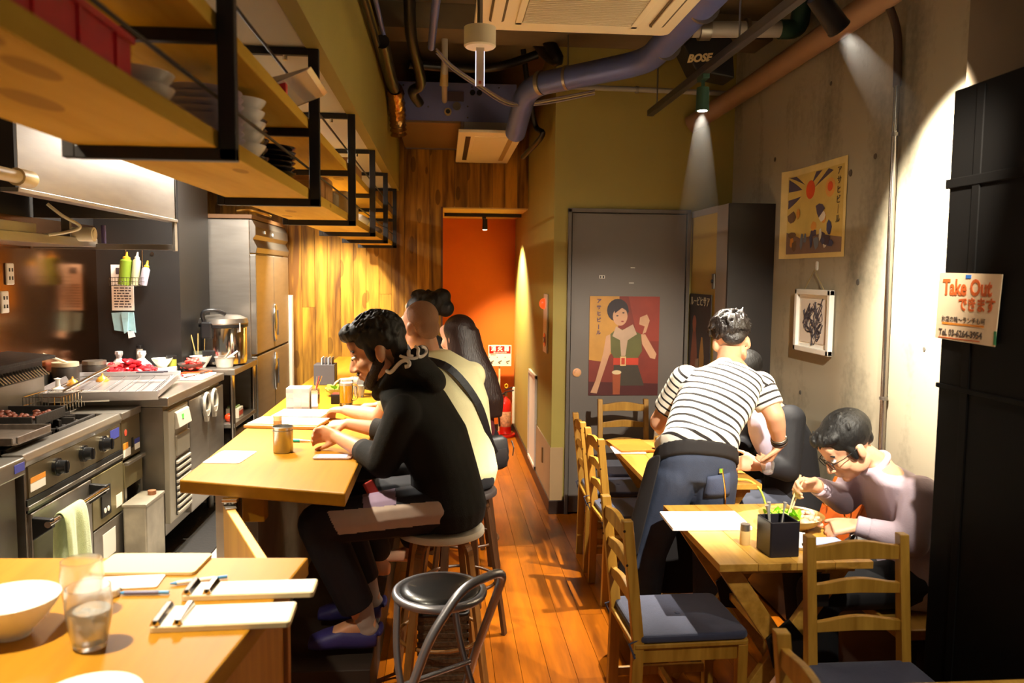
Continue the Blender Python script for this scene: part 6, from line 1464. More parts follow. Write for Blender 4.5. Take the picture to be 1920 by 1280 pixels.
P(fe, 'stand', MB().lathe([(0, 0), (0.125, 0), (0.13, 0.012), (0.125, 0.03), (0.10, 0.026), (0.085, 0.012), (0, 0.012)], (0.64, 8.42, 0.002), 36), XR, smooth=50)
fsn = T('extinguisher_sign', 'white and red fire extinguisher sign on a thin post', 'sign', (0.60, 8.55, 0))
P(fsn, 'post', MB().box(0.588, 0.606, 8.545, 8.555, 0.012, 0.80), mat('cream_post', '#dcc49a', 0.5), bevel=0.001)
P(fsn, 'board', MB().box(0.475, 0.722, 8.532, 8.544, 0.74, 0.965), mat('board_white', '#e6d6c4', 0.5), bevel=0.002)
P(fsn, 'red_panel', MB().box(0.483, 0.714, 8.5305, 8.532, 0.878, 0.957), XR)
rel(text('lettering', '消 火 器', 0.055, PAPER, (0.60, 8.530, 0.925), (1, 0, 0), (0, 0, 1), bold=0.001), fsn)
rel(text('lettering', 'FIRE EXTINGUISHER', 0.016, PAPER, (0.60, 8.530, 0.888), (1, 0, 0), (0, 0, 1)), fsn)
rel(text('lettering', '使用法', 0.020, INK, (0.525, 8.5315, 0.862), (1, 0, 0), (0, 0, 1)), fsn)
for q in range(3):
    xx = 0.515 + q * 0.085
    P(fsn, 'pictogram', MB().bar((xx - 0.02, 8.5314, 0.775 + 0.004 * q), (xx + 0.02, 8.5314, 0.80), 0.001, 0.012).box(xx - 0.012, xx + 0.006, 8.531, 8.532, 0.765, 0.777).box(xx - 0.035, xx - 0.025, 8.531, 8.532, 0.83, 0.842), INK)
tag(MB().box(0.745, 0.769, 8.60, 8.65, 0.1, 0.5).build('door_stop_post', WHITE, bevel=0.003), 'short white post at the end of the passage wall', 'post')
ht = T('wall_hatch', 'white framed hatch low on the passage wall', 'hatch', (0.77, 6.75, 0.5))
HW = mat('hatch_white', '#ddd3c2', 0.4)
P(ht, 'hatch_panel', MB().box(0.757, 0.769, 6.55, 7.03, 0.13, 0.86), HW)
for (a, b_, c, d) in ((6.52, 6.55, 0.10, 0.89), (7.03, 7.06, 0.10, 0.89), (6.52, 7.06, 0.86, 0.89), (6.52, 7.06, 0.10, 0.13)):
    P(ht, 'frame_bar', MB().box(0.749, 0.769, a, b_, c, d), HW, bevel=0.002)
tag(MB().box(0.752, 0.762, 6.02, 6.06, 0.28, 0.40).build('wall_socket', mat('tan_plate', '#7c5a33', 0.5), bevel=0.002), 'small brown socket plate on the beige panel by the passage', 'socket')
fa = T('fire_alarm', 'white fire alarm panel with a glowing red lamp on the passage wall', 'alarm', (0.77, 5.95, 1.3))
P(fa, 'plate', MB().box(0.755, 0.769, 5.86, 6.06, 1.14, 1.58), mat('alarm_cream', '#cdbfa0', 0.4), bevel=0.004)
P(fa, 'lamp_dome', MB().ell((0.752, 6.0, 1.505), (0.035, 0.04, 0.04), nu=18, nv=12), mat('alarm_red', '#ff3a12', 0.3, emit=2.2), smooth=60)
P(fa, 'call_point', MB().cyl((0.756, 5.96, 1.235), (0.75, 5.96, 1.235), 0.05, n=24), XR, smooth=40)
P(fa, 'call_button', MB().cyl((0.751, 5.96, 1.235), (0.744, 5.96, 1.235), 0.022, n=18), STK_W, smooth=40)
# ================================================================== people
from mathutils.bvhtree import BVHTree
def V(*a): return Vector(a)
def fuse(name, mb, mats, parent, voxel=0.008, sm=5, paint=None, label=None):
    """melt overlapping closed shapes into one continuous surface"""
    me = bpy.data.meshes.new(name + '_raw'); me.from_pydata(mb.v, [], mb.f)
    bm = bmesh.new(); bm.from_mesh(me); bmesh.ops.recalc_face_normals(bm, faces=bm.faces); bm.to_mesh(me); bm.free()
    o = bpy.data.objects.new(name + '_raw', me); COL.objects.link(o)
    r = o.modifiers.new('r', 'REMESH'); r.mode = 'VOXEL'; r.voxel_size = voxel; r.adaptivity = 0.0
    s = o.modifiers.new('s', 'SMOOTH'); s.factor = 0.5; s.iterations = sm
    bpy.context.view_layer.update()
    out = bpy.data.meshes.new_from_object(o.evaluated_get(bpy.context.evaluated_depsgraph_get()))
    bpy.data.objects.remove(o, do_unlink=True); bpy.data.meshes.remove(me)
    out.name = name
    out.materials.clear()
    for m in (mats if isinstance(mats, (list, tuple)) else [mats]): out.materials.append(m)
    out.polygons.foreach_set('use_smooth', [True] * len(out.polygons))
    out.polygons.foreach_set('material_index', [paint(p.center) for p in out.polygons] if paint else [0] * len(out.polygons))
    f = bpy.data.objects.new(name, out); COL.objects.link(f)
    if parent is not None: rel(f, parent)
    if label: f['label'] = label
    return f
def limb(b, pts, rs, n=14, ends=True):
    P_ = [Vector(p) for p in pts]
    for (p, q), (r0, r1) in zip(zip(P_[:-1], P_[1:]), zip(rs[:-1], rs[1:])):
        b.cyl(p, q, r0, r1, n)
    for i, (p, r) in enumerate(zip(P_, rs)):
        if ends or 0 < i < len(P_) - 1:
            b.ell(p, (r, r, r), nu=n, nv=8)
def loft(b, secs, n=22, e=2.4):
    vs = []; fs = []
    for c, a, d in secs:
        c = Vector(c); a = Vector(a); d = Vector(d)
        for i in range(n):
            t = 2 * math.pi * i / n
            ct, st = math.cos(t), math.sin(t)
            vs.append(c + a * (abs(ct) ** (2 / e) * (1 if ct >= 0 else -1)) + d * (abs(st) ** (2 / e) * (1 if st >= 0 else -1)))
    m = len(secs)
    for j in range(m - 1):
        for i in range(n):
            fs.append((j * n + i, j * n + (i + 1) % n, (j + 1) * n + (i + 1) % n, (j + 1) * n + i))
    fs += [tuple(range(n - 1, -1, -1)), tuple(range((m - 1) * n, m * n))]
    b.add(vs, fs)
def basis(f, u):
    f = Vector(f).normalized(); u = Vector(u); s = f.cross(u).normalized(); u = s.cross(f).normalized()
    return Matrix((f, s, u)).transposed()   # columns: forward, right, up
def head(b, c, M, k=1.0, nose=1.0):
    def E(f, s, u, rf, rs_, ru, tilt=None):
        rot = M if tilt is None else M @ tilt
        b.ell(Vector(c) + M @ Vector((f, s, u)) * k, (rf * k, rs_ * k, ru * k), rot, nu=18, nv=12)
    E(-0.014, 0, 0.035, 0.098, 0.077, 0.084)
    E(0.026, 0, -0.022, 0.066, 0.062, 0.088)
    E(0.036, 0, -0.078, 0.050, 0.046, 0.036)
    E(0.068, 0, -0.098, 0.022, 0.024, 0.018)
    E(0.078, 0, 0.022, 0.018, 0.046, 0.013)
    E(0.076, 0, 0.05, 0.02, 0.05, 0.035)
    for s in (-1, 1):
        E(0.058, s * 0.038, -0.028, 0.030, 0.024, 0.026)
        E(0.01, s * 0.052, -0.058, 0.045, 0.016, 0.036)
        E(-0.012, s * 0.081, -0.010, 0.019, 0.0105, 0.031, Euler((0, R(-12), R(s * 18))).to_matrix())
        E(-0.006, s * 0.078, -0.032, 0.010, 0.008, 0.012)
    p0 = Vector(c) + M @ Vector((0.088, 0, 0.012)) * k; p1 = Vector(c) + M @ Vector((0.112 * (0.9 + 0.1 * nose), 0, -0.036)) * k
    b.cyl(p0, p1, 0.008 * k, 0.012 * k, 10)
    E(0.109, 0, -0.037, 0.013, 0.012, 0.011)
    for s in (-1, 1): E(0.098, s * 0.013, -0.041, 0.012, 0.008, 0.008)
    E(0.090, 0, -0.062, 0.011, 0.023, 0.0065)
    E(0.088, 0, -0.073, 0.012, 0.021, 0.0075)
def hand(b, W, d, n, t, curl=(25, 30, 20), k=1.0, spread=6, thumb=(35, 10), curls=None):
    """W wrist, d towards the fingers, n the way the palm faces, t towards the thumb"""
    W = Vector(W); d = Vector(d).normalized(); t = Vector(t); t = (t - d * t.dot(d)).normalized(); n_ = d.cross(t).normalized()
    if n_.dot(Vector(n)) < 0: n_ = -n_
    n = n_
    loft(b, [(W - d * 0.015 * k, t * 0.027 * k, n * 0.020 * k), (W + d * 0.025 * k, t * 0.034 * k, n * 0.017 * k), (W + d * 0.065 * k, t * 0.041 * k, n * 0.015 * k), (W + d * 0.092 * k, t * 0.039 * k, n * 0.012 * k)], n=16)
    for i, (o, L_) in enumerate(((0.030, 0.072), (0.010, 0.080), (-0.010, 0.075), (-0.029, 0.060))):
        p = W + d * (0.086 - abs(o - 0.005) * 0.12) * k + t * o * k
        a = math.radians(spread * (o / 0.02)) * 0.5
        dd = (d * math.cos(a) + t * math.sin(a)).normalized()
        ax = dd.cross(n).normalized()
        rad = 0.0092 * k if i < 3 else 0.008 * k
        cc = curls[i] if curls else curl
        pts = [p - dd * 0.01 * k]; rs_ = [rad]
        ang = 0
        for j, frac in enumerate((0.45, 0.31, 0.24)):
            ang += cc[j]
            v = Quaternion(ax, R(ang)) @ dd
            if (Quaternion(ax, R(5)) @ dd).dot(n) < 0: v = Quaternion(ax, R(-ang)) @ dd
            p = p + v * L_ * frac * k
            pts.append(p.copy()); rs_.append(rad * (0.95 - 0.08 * j))
        limb(b, pts, rs_, 10)
    p = W + d * 0.022 * k + t * 0.028 * k
    v = (d * math.cos(R(thumb[0])) + t * math.sin(R(thumb[0])) + n * math.sin(R(thumb[1]))).normalized()
    q = p + v * 0.038 * k
    v2 = (v * 0.8 + d * 0.35 + n * 0.15).normalized()
    r_ = q + v2 * 0.030 * k
    s = r_ + (v2 * 0.8 + d * 0.3 + n * 0.1).normalized() * 0.024 * k
    limb(b, [p - v * 0.012 * k, q, r_, s], [0.0145 * k, 0.0115 * k, 0.010 * k, 0.0085 * k], 10)
def foot(b, A, d, k=1.0, inf=0.0):
    A = Vector(A); d = Vector(d).normalized(); s = d.cross(V(0, 0, 1)).normalized(); z = V(0, 0, 1)
    loft(b, [(A - d * 0.055 - z * 0.045, s * (0.028 + inf), z * (0.028 + inf)), (A - d * 0.02 - z * 0.035, s * (0.034 + inf), z * (0.042 + inf)), (A + d * 0.06 - z * 0.042, s * (0.040 + inf), z * (0.034 + inf)), (A + d * 0.13 - z * 0.055, s * (0.046 + inf), z * (0.022 + inf)), (A + d * 0.185 - z * 0.06, s * (0.036 + inf), z * (0.015 + inf))], n=16)
SKIN = mat('skin_tan', '#c98f6b', 0.5, sss=0.25, var=0.05, vscale=18)
SKIN2 = mat('skin_light', '#d29d7c', 0.5, sss=0.25, var=0.05, vscale=18)
HAIRB = mat('black_hair', '#0d0a09', 0.62, bump=0.9, bscale=90, stretch=(1, 1, 0.35))
HAIRBR = mat('dark_brown_hair', '#241310', 0.4, bump=0.9, bscale=110, stretch=(1.4, 1.4, 0.2))
def torso_secs(S, F, pel, waist, chest, sho, neck, w=1.0, d=1.0, inf=0.0):
    S = Vector(S).normalized(); F = Vector(F).normalized()
    return [(Vector(pel) - V(0, 0, 0.07), S * (0.150 * w + inf), F * (0.110 * d + inf)), (pel, S * (0.168 * w + inf), F * (0.120 * d + inf)), (waist, S * (0.148 * w + inf), F * (0.104 * d + inf)),
            (chest, S * (0.172 * w + inf), F * (0.118 * d + inf)), (sho, S * (0.165 * w + inf), F * (0.088 * d + inf)), (neck, S * (0.062 + inf), F * (0.055 + inf))]
def hair_tufts(b, c, M, n, seed, cond, rad=(0.104, 0.086, 0.092), off=(-0.02, 0, 0.045), sz=(0.012, 0.022), ln=2.2, k=1.0):
    r_ = random.Random(seed); q = 0
    while q < n:
        v = Vector((r_.gauss(0, 1), r_.gauss(0, 1), r_.gauss(0, 1))).normalized()
        if not cond(v): continue
        p = Vector(off) + Vector((v.x * rad[0], v.y * rad[1], v.z * rad[2]))
        w = Vector(c) + M @ p * k
        a = r_.uniform(*sz) * k
        fl = (M @ (Vector((0.5, r_.uniform(-.6, .6), -0.9)) - v * Vector((0.5, 0, -0.9)).dot(v))).normalized()
        b.ell(w, (a * ln, a, a * 0.8), basis(fl, M @ v), nu=8, nv=6)
        q += 1
def eyes(parent, c, M, closed=True, k=1.0):
    for s in (-1, 1):
        p = Vector(c) + M @ Vector((0.0845, s * 0.031, 0.004)) * k
        e = rel(MB().ell(p, (0.010 * k, 0.013 * k, 0.007 * k), M, nu=12, nv=8).build('eye', mat('eye_white', '#d8cfc4', 0.3), smooth=60), parent)
        q = Vector(c) + M @ Vector((0.0925, s * 0.031, 0.001)) * k
        rel(MB().ell(q, (0.004 * k, 0.005 * k, 0.005 * k), M, nu=10, nv=6).build('iris', mat('eye_dark', '#1c1210', 0.2), smooth=60), e)
def brows(b, c, M, k=1.0):
    for s in (-1, 1):
        for q in range(5):
            u = q / 4
            b.ell(Vector(c) + M @ Vector((0.090 - 0.012 * u, s * (0.014 + 0.034 * u), 0.024 + 0.006 * math.sin(u * 3))) * k, (0.006 * k, 0.008 * k, 0.0042 * k), M, nu=8, nv=6)

# ---------------------------------------------------------------- bearded man in the black hoodie
p1 = T('person', 'bearded man in a black hoodie seated at the bar counter looking down', 'person', (-0.01, 3.22, 0.70))
F1 = V(-0.93, 0.36, 0); S1 = V(0.36, 0.93, 0)
pel, wai, che, sho, nek = V(0.015, 3.225, 0.795), V(0.005, 3.225, 0.92), V(-0.06, 3.235, 1.09), V(-0.125, 3.24, 1.235), V(-0.175, 3.24, 1.315)
sL, eL, wL = V(-0.155, 3.075, 1.185), V(-0.235, 3.12, 0.985), V(-0.455, 3.41, 1.028)
sR, eR, wR = V(-0.065, 3.40, 1.185), V(-0.20, 3.58, 1.005), V(-0.435, 3.66, 1.035)
kL, aL = V(-0.485, 3.10, 0.745), V(-0.325, 3.15, 0.345)
kR, aR = V(-0.46, 3.40, 0.745), V(-0.33, 3.42, 0.345)
K1 = 1.12
hc1 = V(-0.262, 3.215, 1.415); M1 = basis(V(-0.94, 0.0, -0.36), V(-0.25, 0.02, 0.95))
b = MB()
loft(b, torso_secs(S1, F1, pel, wai, che, sho, nek, 0.95, 0.9))
limb(b, [nek - V(0, 0, 0.03), nek + (hc1 - nek) * 0.55], [0.058, 0.052])
head(b, hc1, M1, K1)
for s_, e_, w_ in ((sL, eL, wL), (sR, eR, wR)):
    limb(b, [s_, e_, e_ + (w_ - e_) * 0.35, w_], [0.052, 0.042, 0.040, 0.026])
hand(b, wL, (-0.72, 0.62, 0.02), (-0.1, 0.2, -1), (-0.4, 0.5, -0.5), curls=((55, 45, 30), (60, 50, 30), (62, 50, 30), (60, 50, 30)), thumb=(30, 35))
hand(b, wR, (-0.95, 0.18, -0.10), (0, 0, -1), (-0.1, -0.9, -0.25), curls=((18, 30, 22), (26, 34, 24), (30, 36, 26), (34, 36, 26)), thumb=(40, 30))
for h_, k_, a_ in ((pel + S1 * -0.09, kL, aL), (pel + S1 * 0.09, kR, aR)):
    limb(b, [h_, k_, k_ + (a_ - k_) * 0.3, a_], [0.088, 0.06, 0.058, 0.036])
    foot(b, a_, (-1, -0.05, -0.1))
fuse('body', b, SKIN, p1, 0.006, 3)
b = MB()
HB = mat('hoodie_black', '#080706', 0.9, var=0.15, vscale=20, bump=0.3, bscale=200)
loft(b, torso_secs(S1, F1, pel + V(0.01, 0, -0.02), wai, che, sho, nek + V(0.03, 0, -0.02), 1.0, 1.0, 0.022))
for s_, e_, w_ in ((sL, eL, wL), (sR, eR, wR)):
    limb(b, [s_, s_ + (e_ - s_) * 0.5, e_, e_ + (w_ - e_) * 0.38], [0.072, 0.072, 0.068, 0.052], ends=False); b.ell(s_, (0.072, 0.072, 0.075))
# hood lying behind the neck
b.ell(V(-0.105, 3.215, 1.345), (0.105, 0.125, 0.052), Euler((0, R(30), R(-10))).to_matrix(), nu=20, nv=12)
b.ell(V(-0.045, 3.205, 1.300), (0.062, 0.105, 0.045), Euler((0, R(48), R(-10))).to_matrix(), nu=20, nv=12)
b.tube([V(-0.175, 3.235, 1.32) + S1 * 0.098 * math.cos(R(a)) + F1 * 0.092 * math.sin(R(a)) + V(0, 0, -0.095 * math.sin(R(a))) for a in range(0, 360, 20)], 0.025, 10, closed=True)
b.ell(V(-0.185, 3.225, 1.292), (0.085, 0.092, 0.045), Euler((0, R(-12), 0)).to_matrix(), nu=20, nv=12)
hoodie = fuse('hoodie', b, HB, p1, 0.008, 6)
def cuff(parent, p, d, r, m, name='cuff', ln=0.045):
    d = Vector(d).normalized()
    return rel(MB().cyl(Vector(p), Vector(p) + d * ln, r, r * 0.94, 24).build(name, m, smooth=40, bevel=0.006), parent)
CUFFM = mat('hoodie_rib', '#2b2624', 0.85, bump=0.4, bscale=300)
for e_, w_ in ((eL, wL), (eR, wR)):
    cuff(p1, e_ + (w_ - e_) * 0.33, w_ - e_, 0.051, CUFFM)
# white script print on the hood
bvh = BVHTree.FromPolygons([v.co for v in hoodie.data.vertices], [p.vertices for p in hoodie.data.polygons])
def on_hood(px, py):
    d = (_fw * 1500 + _r2 * (px - 960) + _u2 * (640 - py)).normalized()
    h = bvh.ray_cast(Vector((0, 0, 1.72)), d)
    return None if h[0] is None else h[0] + h[1] * 0.002
S_W = mat('print_white', '#f0e9e4', 0.8)
for pts, r0 in (([(730, 677), (728, 686), (732, 688), (737, 685), (745, 676), (751.5, 671), (759, 670), (762.5, 674), (761, 678), (756, 679)], 0.0075), ([(734, 669), (739, 664), (743, 666), (738, 670)], 0.006), ([(749, 663), (753, 664.5), (760, 666), (769, 666.5), (774, 665)], 0.006), ([(767, 650.5), (762, 655), (762, 662), (768, 663.5)], 0.0075), ([(772, 648.5), (776, 652), (775, 659), (777, 663.5), (783, 662), (788, 656), (786, 650), (781, 648.5)], 0.0065)):
    q = [on_hood(757 + (x - 757) * 1.2 + 4, 668 + (y - 668) * 1.2 + 6) for x, y in pts]
    q = [x for x in q if x is not None]
    if len(q) > 2:
        rel(MB().tube(spline(q, 4), r0 * 1.05, 8).build('script_print', S_W, smooth=60), hoodie)
# zip tag and red lining
rel(MB().bar(V(-0.30, 3.14, 0.90), V(-0.245, 3.135, 0.795), 0.012, 0.045, (1, 0, 0)).build('red_lining', mat('red_lining', '#a32a22', 0.6), bevel=0.004), hoodie)
rel(MB().bar(V(-0.285, 3.125, 0.845), V(-0.25, 3.125, 0.842), 0.004, 0.006).build('zip', BLACKP), hoodie)
# trousers with a pale side panel
b = MB()
loft(b, [(pel - V(0, 0, 0.09), S1 * 0.165, F1 * 0.125), (pel, S1 * 0.182, F1 * 0.135), (pel + V(0, 0, 0.08), S1 * 0.16, F1 * 0.12)])
for h_, k_, a_ in ((pel + S1 * -0.09, kL, aL), (pel + S1 * 0.09, kR, aR)):
    limb(b, [h_, k_, k_ + (a_ - k_) * 0.3], [0.105, 0.082, 0.082]); limb(b, [k_ + (a_ - k_) * 0.3, a_ + (k_ - a_) * 0.12], [0.082, 0.072], ends=False)
ax = (kL - (pel + S1 * -0.09)); axl = ax.length; axd = ax.normalized()
def tp(c):
    v = c - (pel + S1 * -0.09)
    u = v.dot(axd) / axl
    if c.y < 3.17 and c.z > 0.60:
        hz = (v - axd * v.dot(axd)).z
        if -0.05 < u < 0.86 + 0.8 * hz and -0.038 + 0.01 * u < hz < 0.05 + 0.012 * u: return 1
        if u <= 0.05 and c.x > 0.02: return 1
        if 0.35 < u < 0.62 and 0.055 <= hz: return 2
    return 0
fuse('trousers', b, [mat('navy_trousers', '#100e18', 0.75, var=0.1, vscale=15), mat('pale_panel', '#c3ada0', 0.75, var=0.06, vscale=25), mat('lilac_panel', '#8d7691', 0.7)], p1, 0.0045, 9, tp)
# sock, clogs
CROC = mat('purple_clog', '#322a66', 0.55)
for a_, d_ in ((aL, V(-1, -0.05, 0)), (aR, V(-1, -0.05, 0))):
    sk = MB(); limb(sk, [a_ + V(0.0, 0, 0.06), a_ + V(0.01, 0, -0.02)], [0.042, 0.044]); sk.ell(a_ + V(0.02, 0, -0.05), (0.05, 0.042, 0.04))
    fuse('sock', sk, mat('grey_sock', '#a3928a', 0.85), p1, 0.007, 3)
    cg = MB(); sd = d_.cross(V(0, 0, 1)).normalized()
    loft(cg, [(a_ - d_ * 0.06 + V(0, 0, -0.085), sd * 0.040, V(0, 0, 0.035)), (a_ - d_ * 0.02 + V(0, 0, -0.085), sd * 0.048, V(0, 0, 0.040)), (a_ + d_ * 0.08 + V(0, 0, -0.075), sd * 0.053, V(0, 0, 0.046)), (a_ + d_ * 0.15 + V(0, 0, -0.085), sd * 0.055, V(0, 0, 0.036)), (a_ + d_ * 0.21 + V(0, 0, -0.095), sd * 0.042, V(0, 0, 0.022))], n=20)
    cg.tube([a_ - d_ * 0.065 + V(0, 0, -0.05) + sd * 0.05 * math.cos(R(q)) - d_ * 0.012 * math.sin(R(q)) for q in range(0, 181, 15)], 0.012, 8)
    fuse('clog', cg, CROC, p1, 0.007, 4)
# hair and beard
b = MB()
def L1(f, s, u): return hc1 + M1 @ V(f, s, u) * K1
b.ell(L1(-0.020, 0, 0.050), (0.098 * K1, 0.088 * K1, 0.086 * K1), M1, nu=20, nv=14)
b.ell(L1(0.048, 0, 0.086), (0.064 * K1, 0.074 * K1, 0.036 * K1), M1, nu=18, nv=12)
b.ell(L1(-0.068, 0, 0.0), (0.038 * K1, 0.068 * K1, 0.062 * K1), M1, nu=18, nv=12)
for s_ in (-1, 1): b.ell(L1(0.022, s_ * 0.066, 0.012), (0.018 * K1, 0.013 * K1, 0.045 * K1), M1)
hair_tufts(b, hc1, M1, 300, 5, lambda v: v.z > -0.25 and not (v.x > 0.5 and v.z < 0.45) and not (v.x > -0.25 and v.z < 0.3), rad=(0.101, 0.091, 0.092), off=(-0.016, 0, 0.050), sz=(0.005, 0.008), ln=1.5, k=K1)
hair_tufts(b, hc1, M1, 50, 6, lambda v: v.x > 0.3 and v.z > 0.25, rad=(0.064, 0.076, 0.038), off=(0.048, 0, 0.086), sz=(0.004, 0.007), ln=1.8, k=K1)
fuse('hair', b, HAIRB, p1, 0.0042, 1)
b = MB()
for s_ in (-1, 1):
    for q in range(11):
        u = q / 10
        b.ell(L1(0.002 + 0.066 * u, s_ * (0.0650 - 0.036 * u * u), -0.036 - 0.062 * u), (0.018 * K1, 0.010 * K1, 0.023 * K1), M1, nu=10, nv=8)
b.ell(L1(0.070, 0, -0.102), (0.025 * K1, 0.032 * K1, 0.021 * K1), M1)
b.ell(L1(0.045, 0, -0.108), (0.045 * K1, 0.042 * K1, 0.016 * K1), M1)
for s_ in (-1, 1): b.ell(L1(0.096, s_ * 0.013, -0.054), (0.006 * K1, 0.016 * K1, 0.005 * K1), M1 @ Euler((R(-s_ * 18), 0, 0)).to_matrix())
brows(b, hc1, M1, K1)
fuse('beard', b, mat('beard_brown', '#22140f', 0.6, bump=0.8, bscale=160), p1, 0.004, 2)
eyes(p1, hc1, M1, k=K1)

# ---------------------------------------------------------------- man in the cream t-shirt
p2 = T('person', 'man with a shaved head in a cream shirt seated at the bar counter', 'person', (0.08, 3.80, 0.70))
S2 = V(0.86, 0.50, 0).normalized(); F2 = V(-0.50, 0.86, 0).normalized()
pel, wai, che, sho, nek = V(0.085, 3.80, 0.80), V(0.075, 3.80, 0.93), V(0.035, 3.81, 1.12), V(-0.005, 3.83, 1.265), V(-0.065, 3.86, 1.345)
sL, eL, wL = V(-0.155, 3.74, 1.235), V(-0.31, 3.90, 1.02), V(-0.50, 4.12, 1.02)
sR, eR, wR = V(0.135, 3.90, 1.225), V(0.06, 4.10, 1.0), V(-0.25, 4.22, 1.01)
hc2 = V(-0.115, 3.885, 1.465); M2 = basis(V(-0.62, 0.72, -0.28), V(-0.15, 0.1, 1))
b = MB()
loft(b, torso_secs(S2, F2, pel, wai, che, sho, nek))
limb(b, [nek - V(0, 0, 0.05), nek + (hc2 - nek) * 0.5], [0.062, 0.056])
head(b, hc2, M2)
for s_, e_, w_ in ((sL, eL, wL), (sR, eR, wR)):
    limb(b, [s_, e_, e_ + (w_ - e_) * 0.3, w_], [0.056, 0.046, 0.044, 0.028])
hand(b, wL, (-0.75, 0.6, -0.05), (0, 0, -1), (0.4, 0.8, 0), curl=(30, 35, 25))
hand(b, wR, (-0.95, 0.1, -0.05), (0, 0, -1), (-0.1, -0.9, 0), curl=(30, 35, 25))
for s_ in (-1, 1):
    h_ = pel + S2 * 0.09 * s_; k_ = h_ + V(-0.42, 0.10 + 0.04 * s_, -0.04); a_ = k_ + V(0.10, 0, -0.42)
    limb(b, [h_, k_, a_], [0.085, 0.06, 0.038]); foot(b, a_, (-1, 0.2, 0))
fuse('body', b, SKIN2, p2, 0.007, 3)
CREAMS = mat('cream_cotton', '#d9d0a2', 0.85, var=0.05, vscale=10, bump=0.15, bscale=200)
b = MB()
loft(b, torso_secs(S2, F2, pel + V(0, 0, -0.02), wai, che, sho + V(0, 0, 0.012), nek + V(0.01, 0, 0.012), 1.0, 1.0, 0.016))
for s_, e_ in ((sL, eL), (sR, eR)):
    b.ell(s_, (0.072, 0.072, 0.072)); limb(b, [s_, s_ + (e_ - s_) * 0.68], [0.072, 0.074], ends=False)
fuse('t_shirt', b, CREAMS, p2, 0.009, 6)
b = MB()
loft(b, [(pel - V(0, 0, 0.10), S2 * 0.16, F2 * 0.13), (pel - V(0, 0, 0.03), S2 * 0.178, F2 * 0.135)])
for s_ in (-1, 1):
    h_ = pel + S2 * 0.09 * s_; k_ = h_ + V(-0.42, 0.10 + 0.04 * s_, -0.04); a_ = k_ + V(0.10, 0, -0.42)
    limb(b, [h_, k_, a_ + V(0, 0, 0.05)], [0.098, 0.075, 0.062])
fuse('trousers', b, mat('black_trousers', '#17161a', 0.8), p2, 0.01, 5)
b = MB(); b.ell(hc2 + M2 @ V(-0.026, 0, 0.038), (0.092, 0.0772, 0.084), M2, nu=20, nv=14); b.ell(hc2 + M2 @ V(-0.056, 0, -0.02), (0.050, 0.060, 0.056), M2, nu=20, nv=14)
fuse('cropped_hair', b, mat('cropped_hair', '#8c6446', 0.7, bump=0.8, bscale=350), p2, 0.006, 2)
# strap and bag
strap_pts = [nek + S2 * -0.075 + V(0.0, -0.06, -0.02), sho + S2 * -0.035 - F2 * 0.118 + V(0, 0, 0.02), che + S2 * 0.06 - F2 * 0.142 + V(0, 0, 0.0), wai + S2 * 0.125 - F2 * 0.085 + V(0, 0, -0.02), pel + S2 * 0.20 - F2 * 0.02 + V(0, 0, 0.02)]
sb = MB(); sp_ = spline(strap_pts, 6)
for a_, c_ in zip(sp_[:-1], sp_[1:]): sb.bar(a_, c_ + (c_ - a_) * 0.15, 0.034, 0.008, -F2)
bg = T('shoulder_bag', 'black shoulder bag on the hip of the man in cream', 'bag', (0.27, 3.90, 0.84))
P(bg, 'strap', sb, mat('black_nylon', '#161417', 0.5, bump=0.4, bscale=40))
_bm = Matrix.Translation((0.245, 3.90, 0.845)) @ Matrix.Rotation(R(32), 4, 'Z')
_b = MB(); loft(_b, [(V(0, 0, -0.088), V(0.05, 0, 0), V(0, 0.026, 0)), (V(0, 0, -0.075), V(0.075, 0, 0), V(0, 0.040, 0)), (V(0, 0, 0.0), V(0.082, 0, 0), V(0, 0.046, 0)), (V(0, 0, 0.06), V(0.074, 0, 0), V(0, 0.038, 0)), (V(0, 0, 0.078), V(0.05, 0, 0), V(0, 0.022, 0))], e=3.2)
P(bg, 'bag_body', _b.xf(_bm), mat('black_nylon', '#161417', 0.5, bump=0.4, bscale=40), smooth=60)
_b = MB(); loft(_b, [(V(0, -0.036, -0.07), V(0.05, 0, 0), V(0, 0.016, 0)), (V(0, -0.042, -0.03), V(0.062, 0, 0), V(0, 0.02, 0)), (V(0, -0.036, 0.02), V(0.055, 0, 0), V(0, 0.014, 0))], e=3.2)
P(bg, 'front_pocket', _b.xf(_bm), mat('black_nylon2', '#201d1f', 0.4), smooth=60)
P(bg, 'zip_pull', MB().tube([(0.335, 3.90, 0.90), (0.345, 3.88, 0.87), (0.34, 3.88, 0.83)], 0.003, 6), BLACKP)

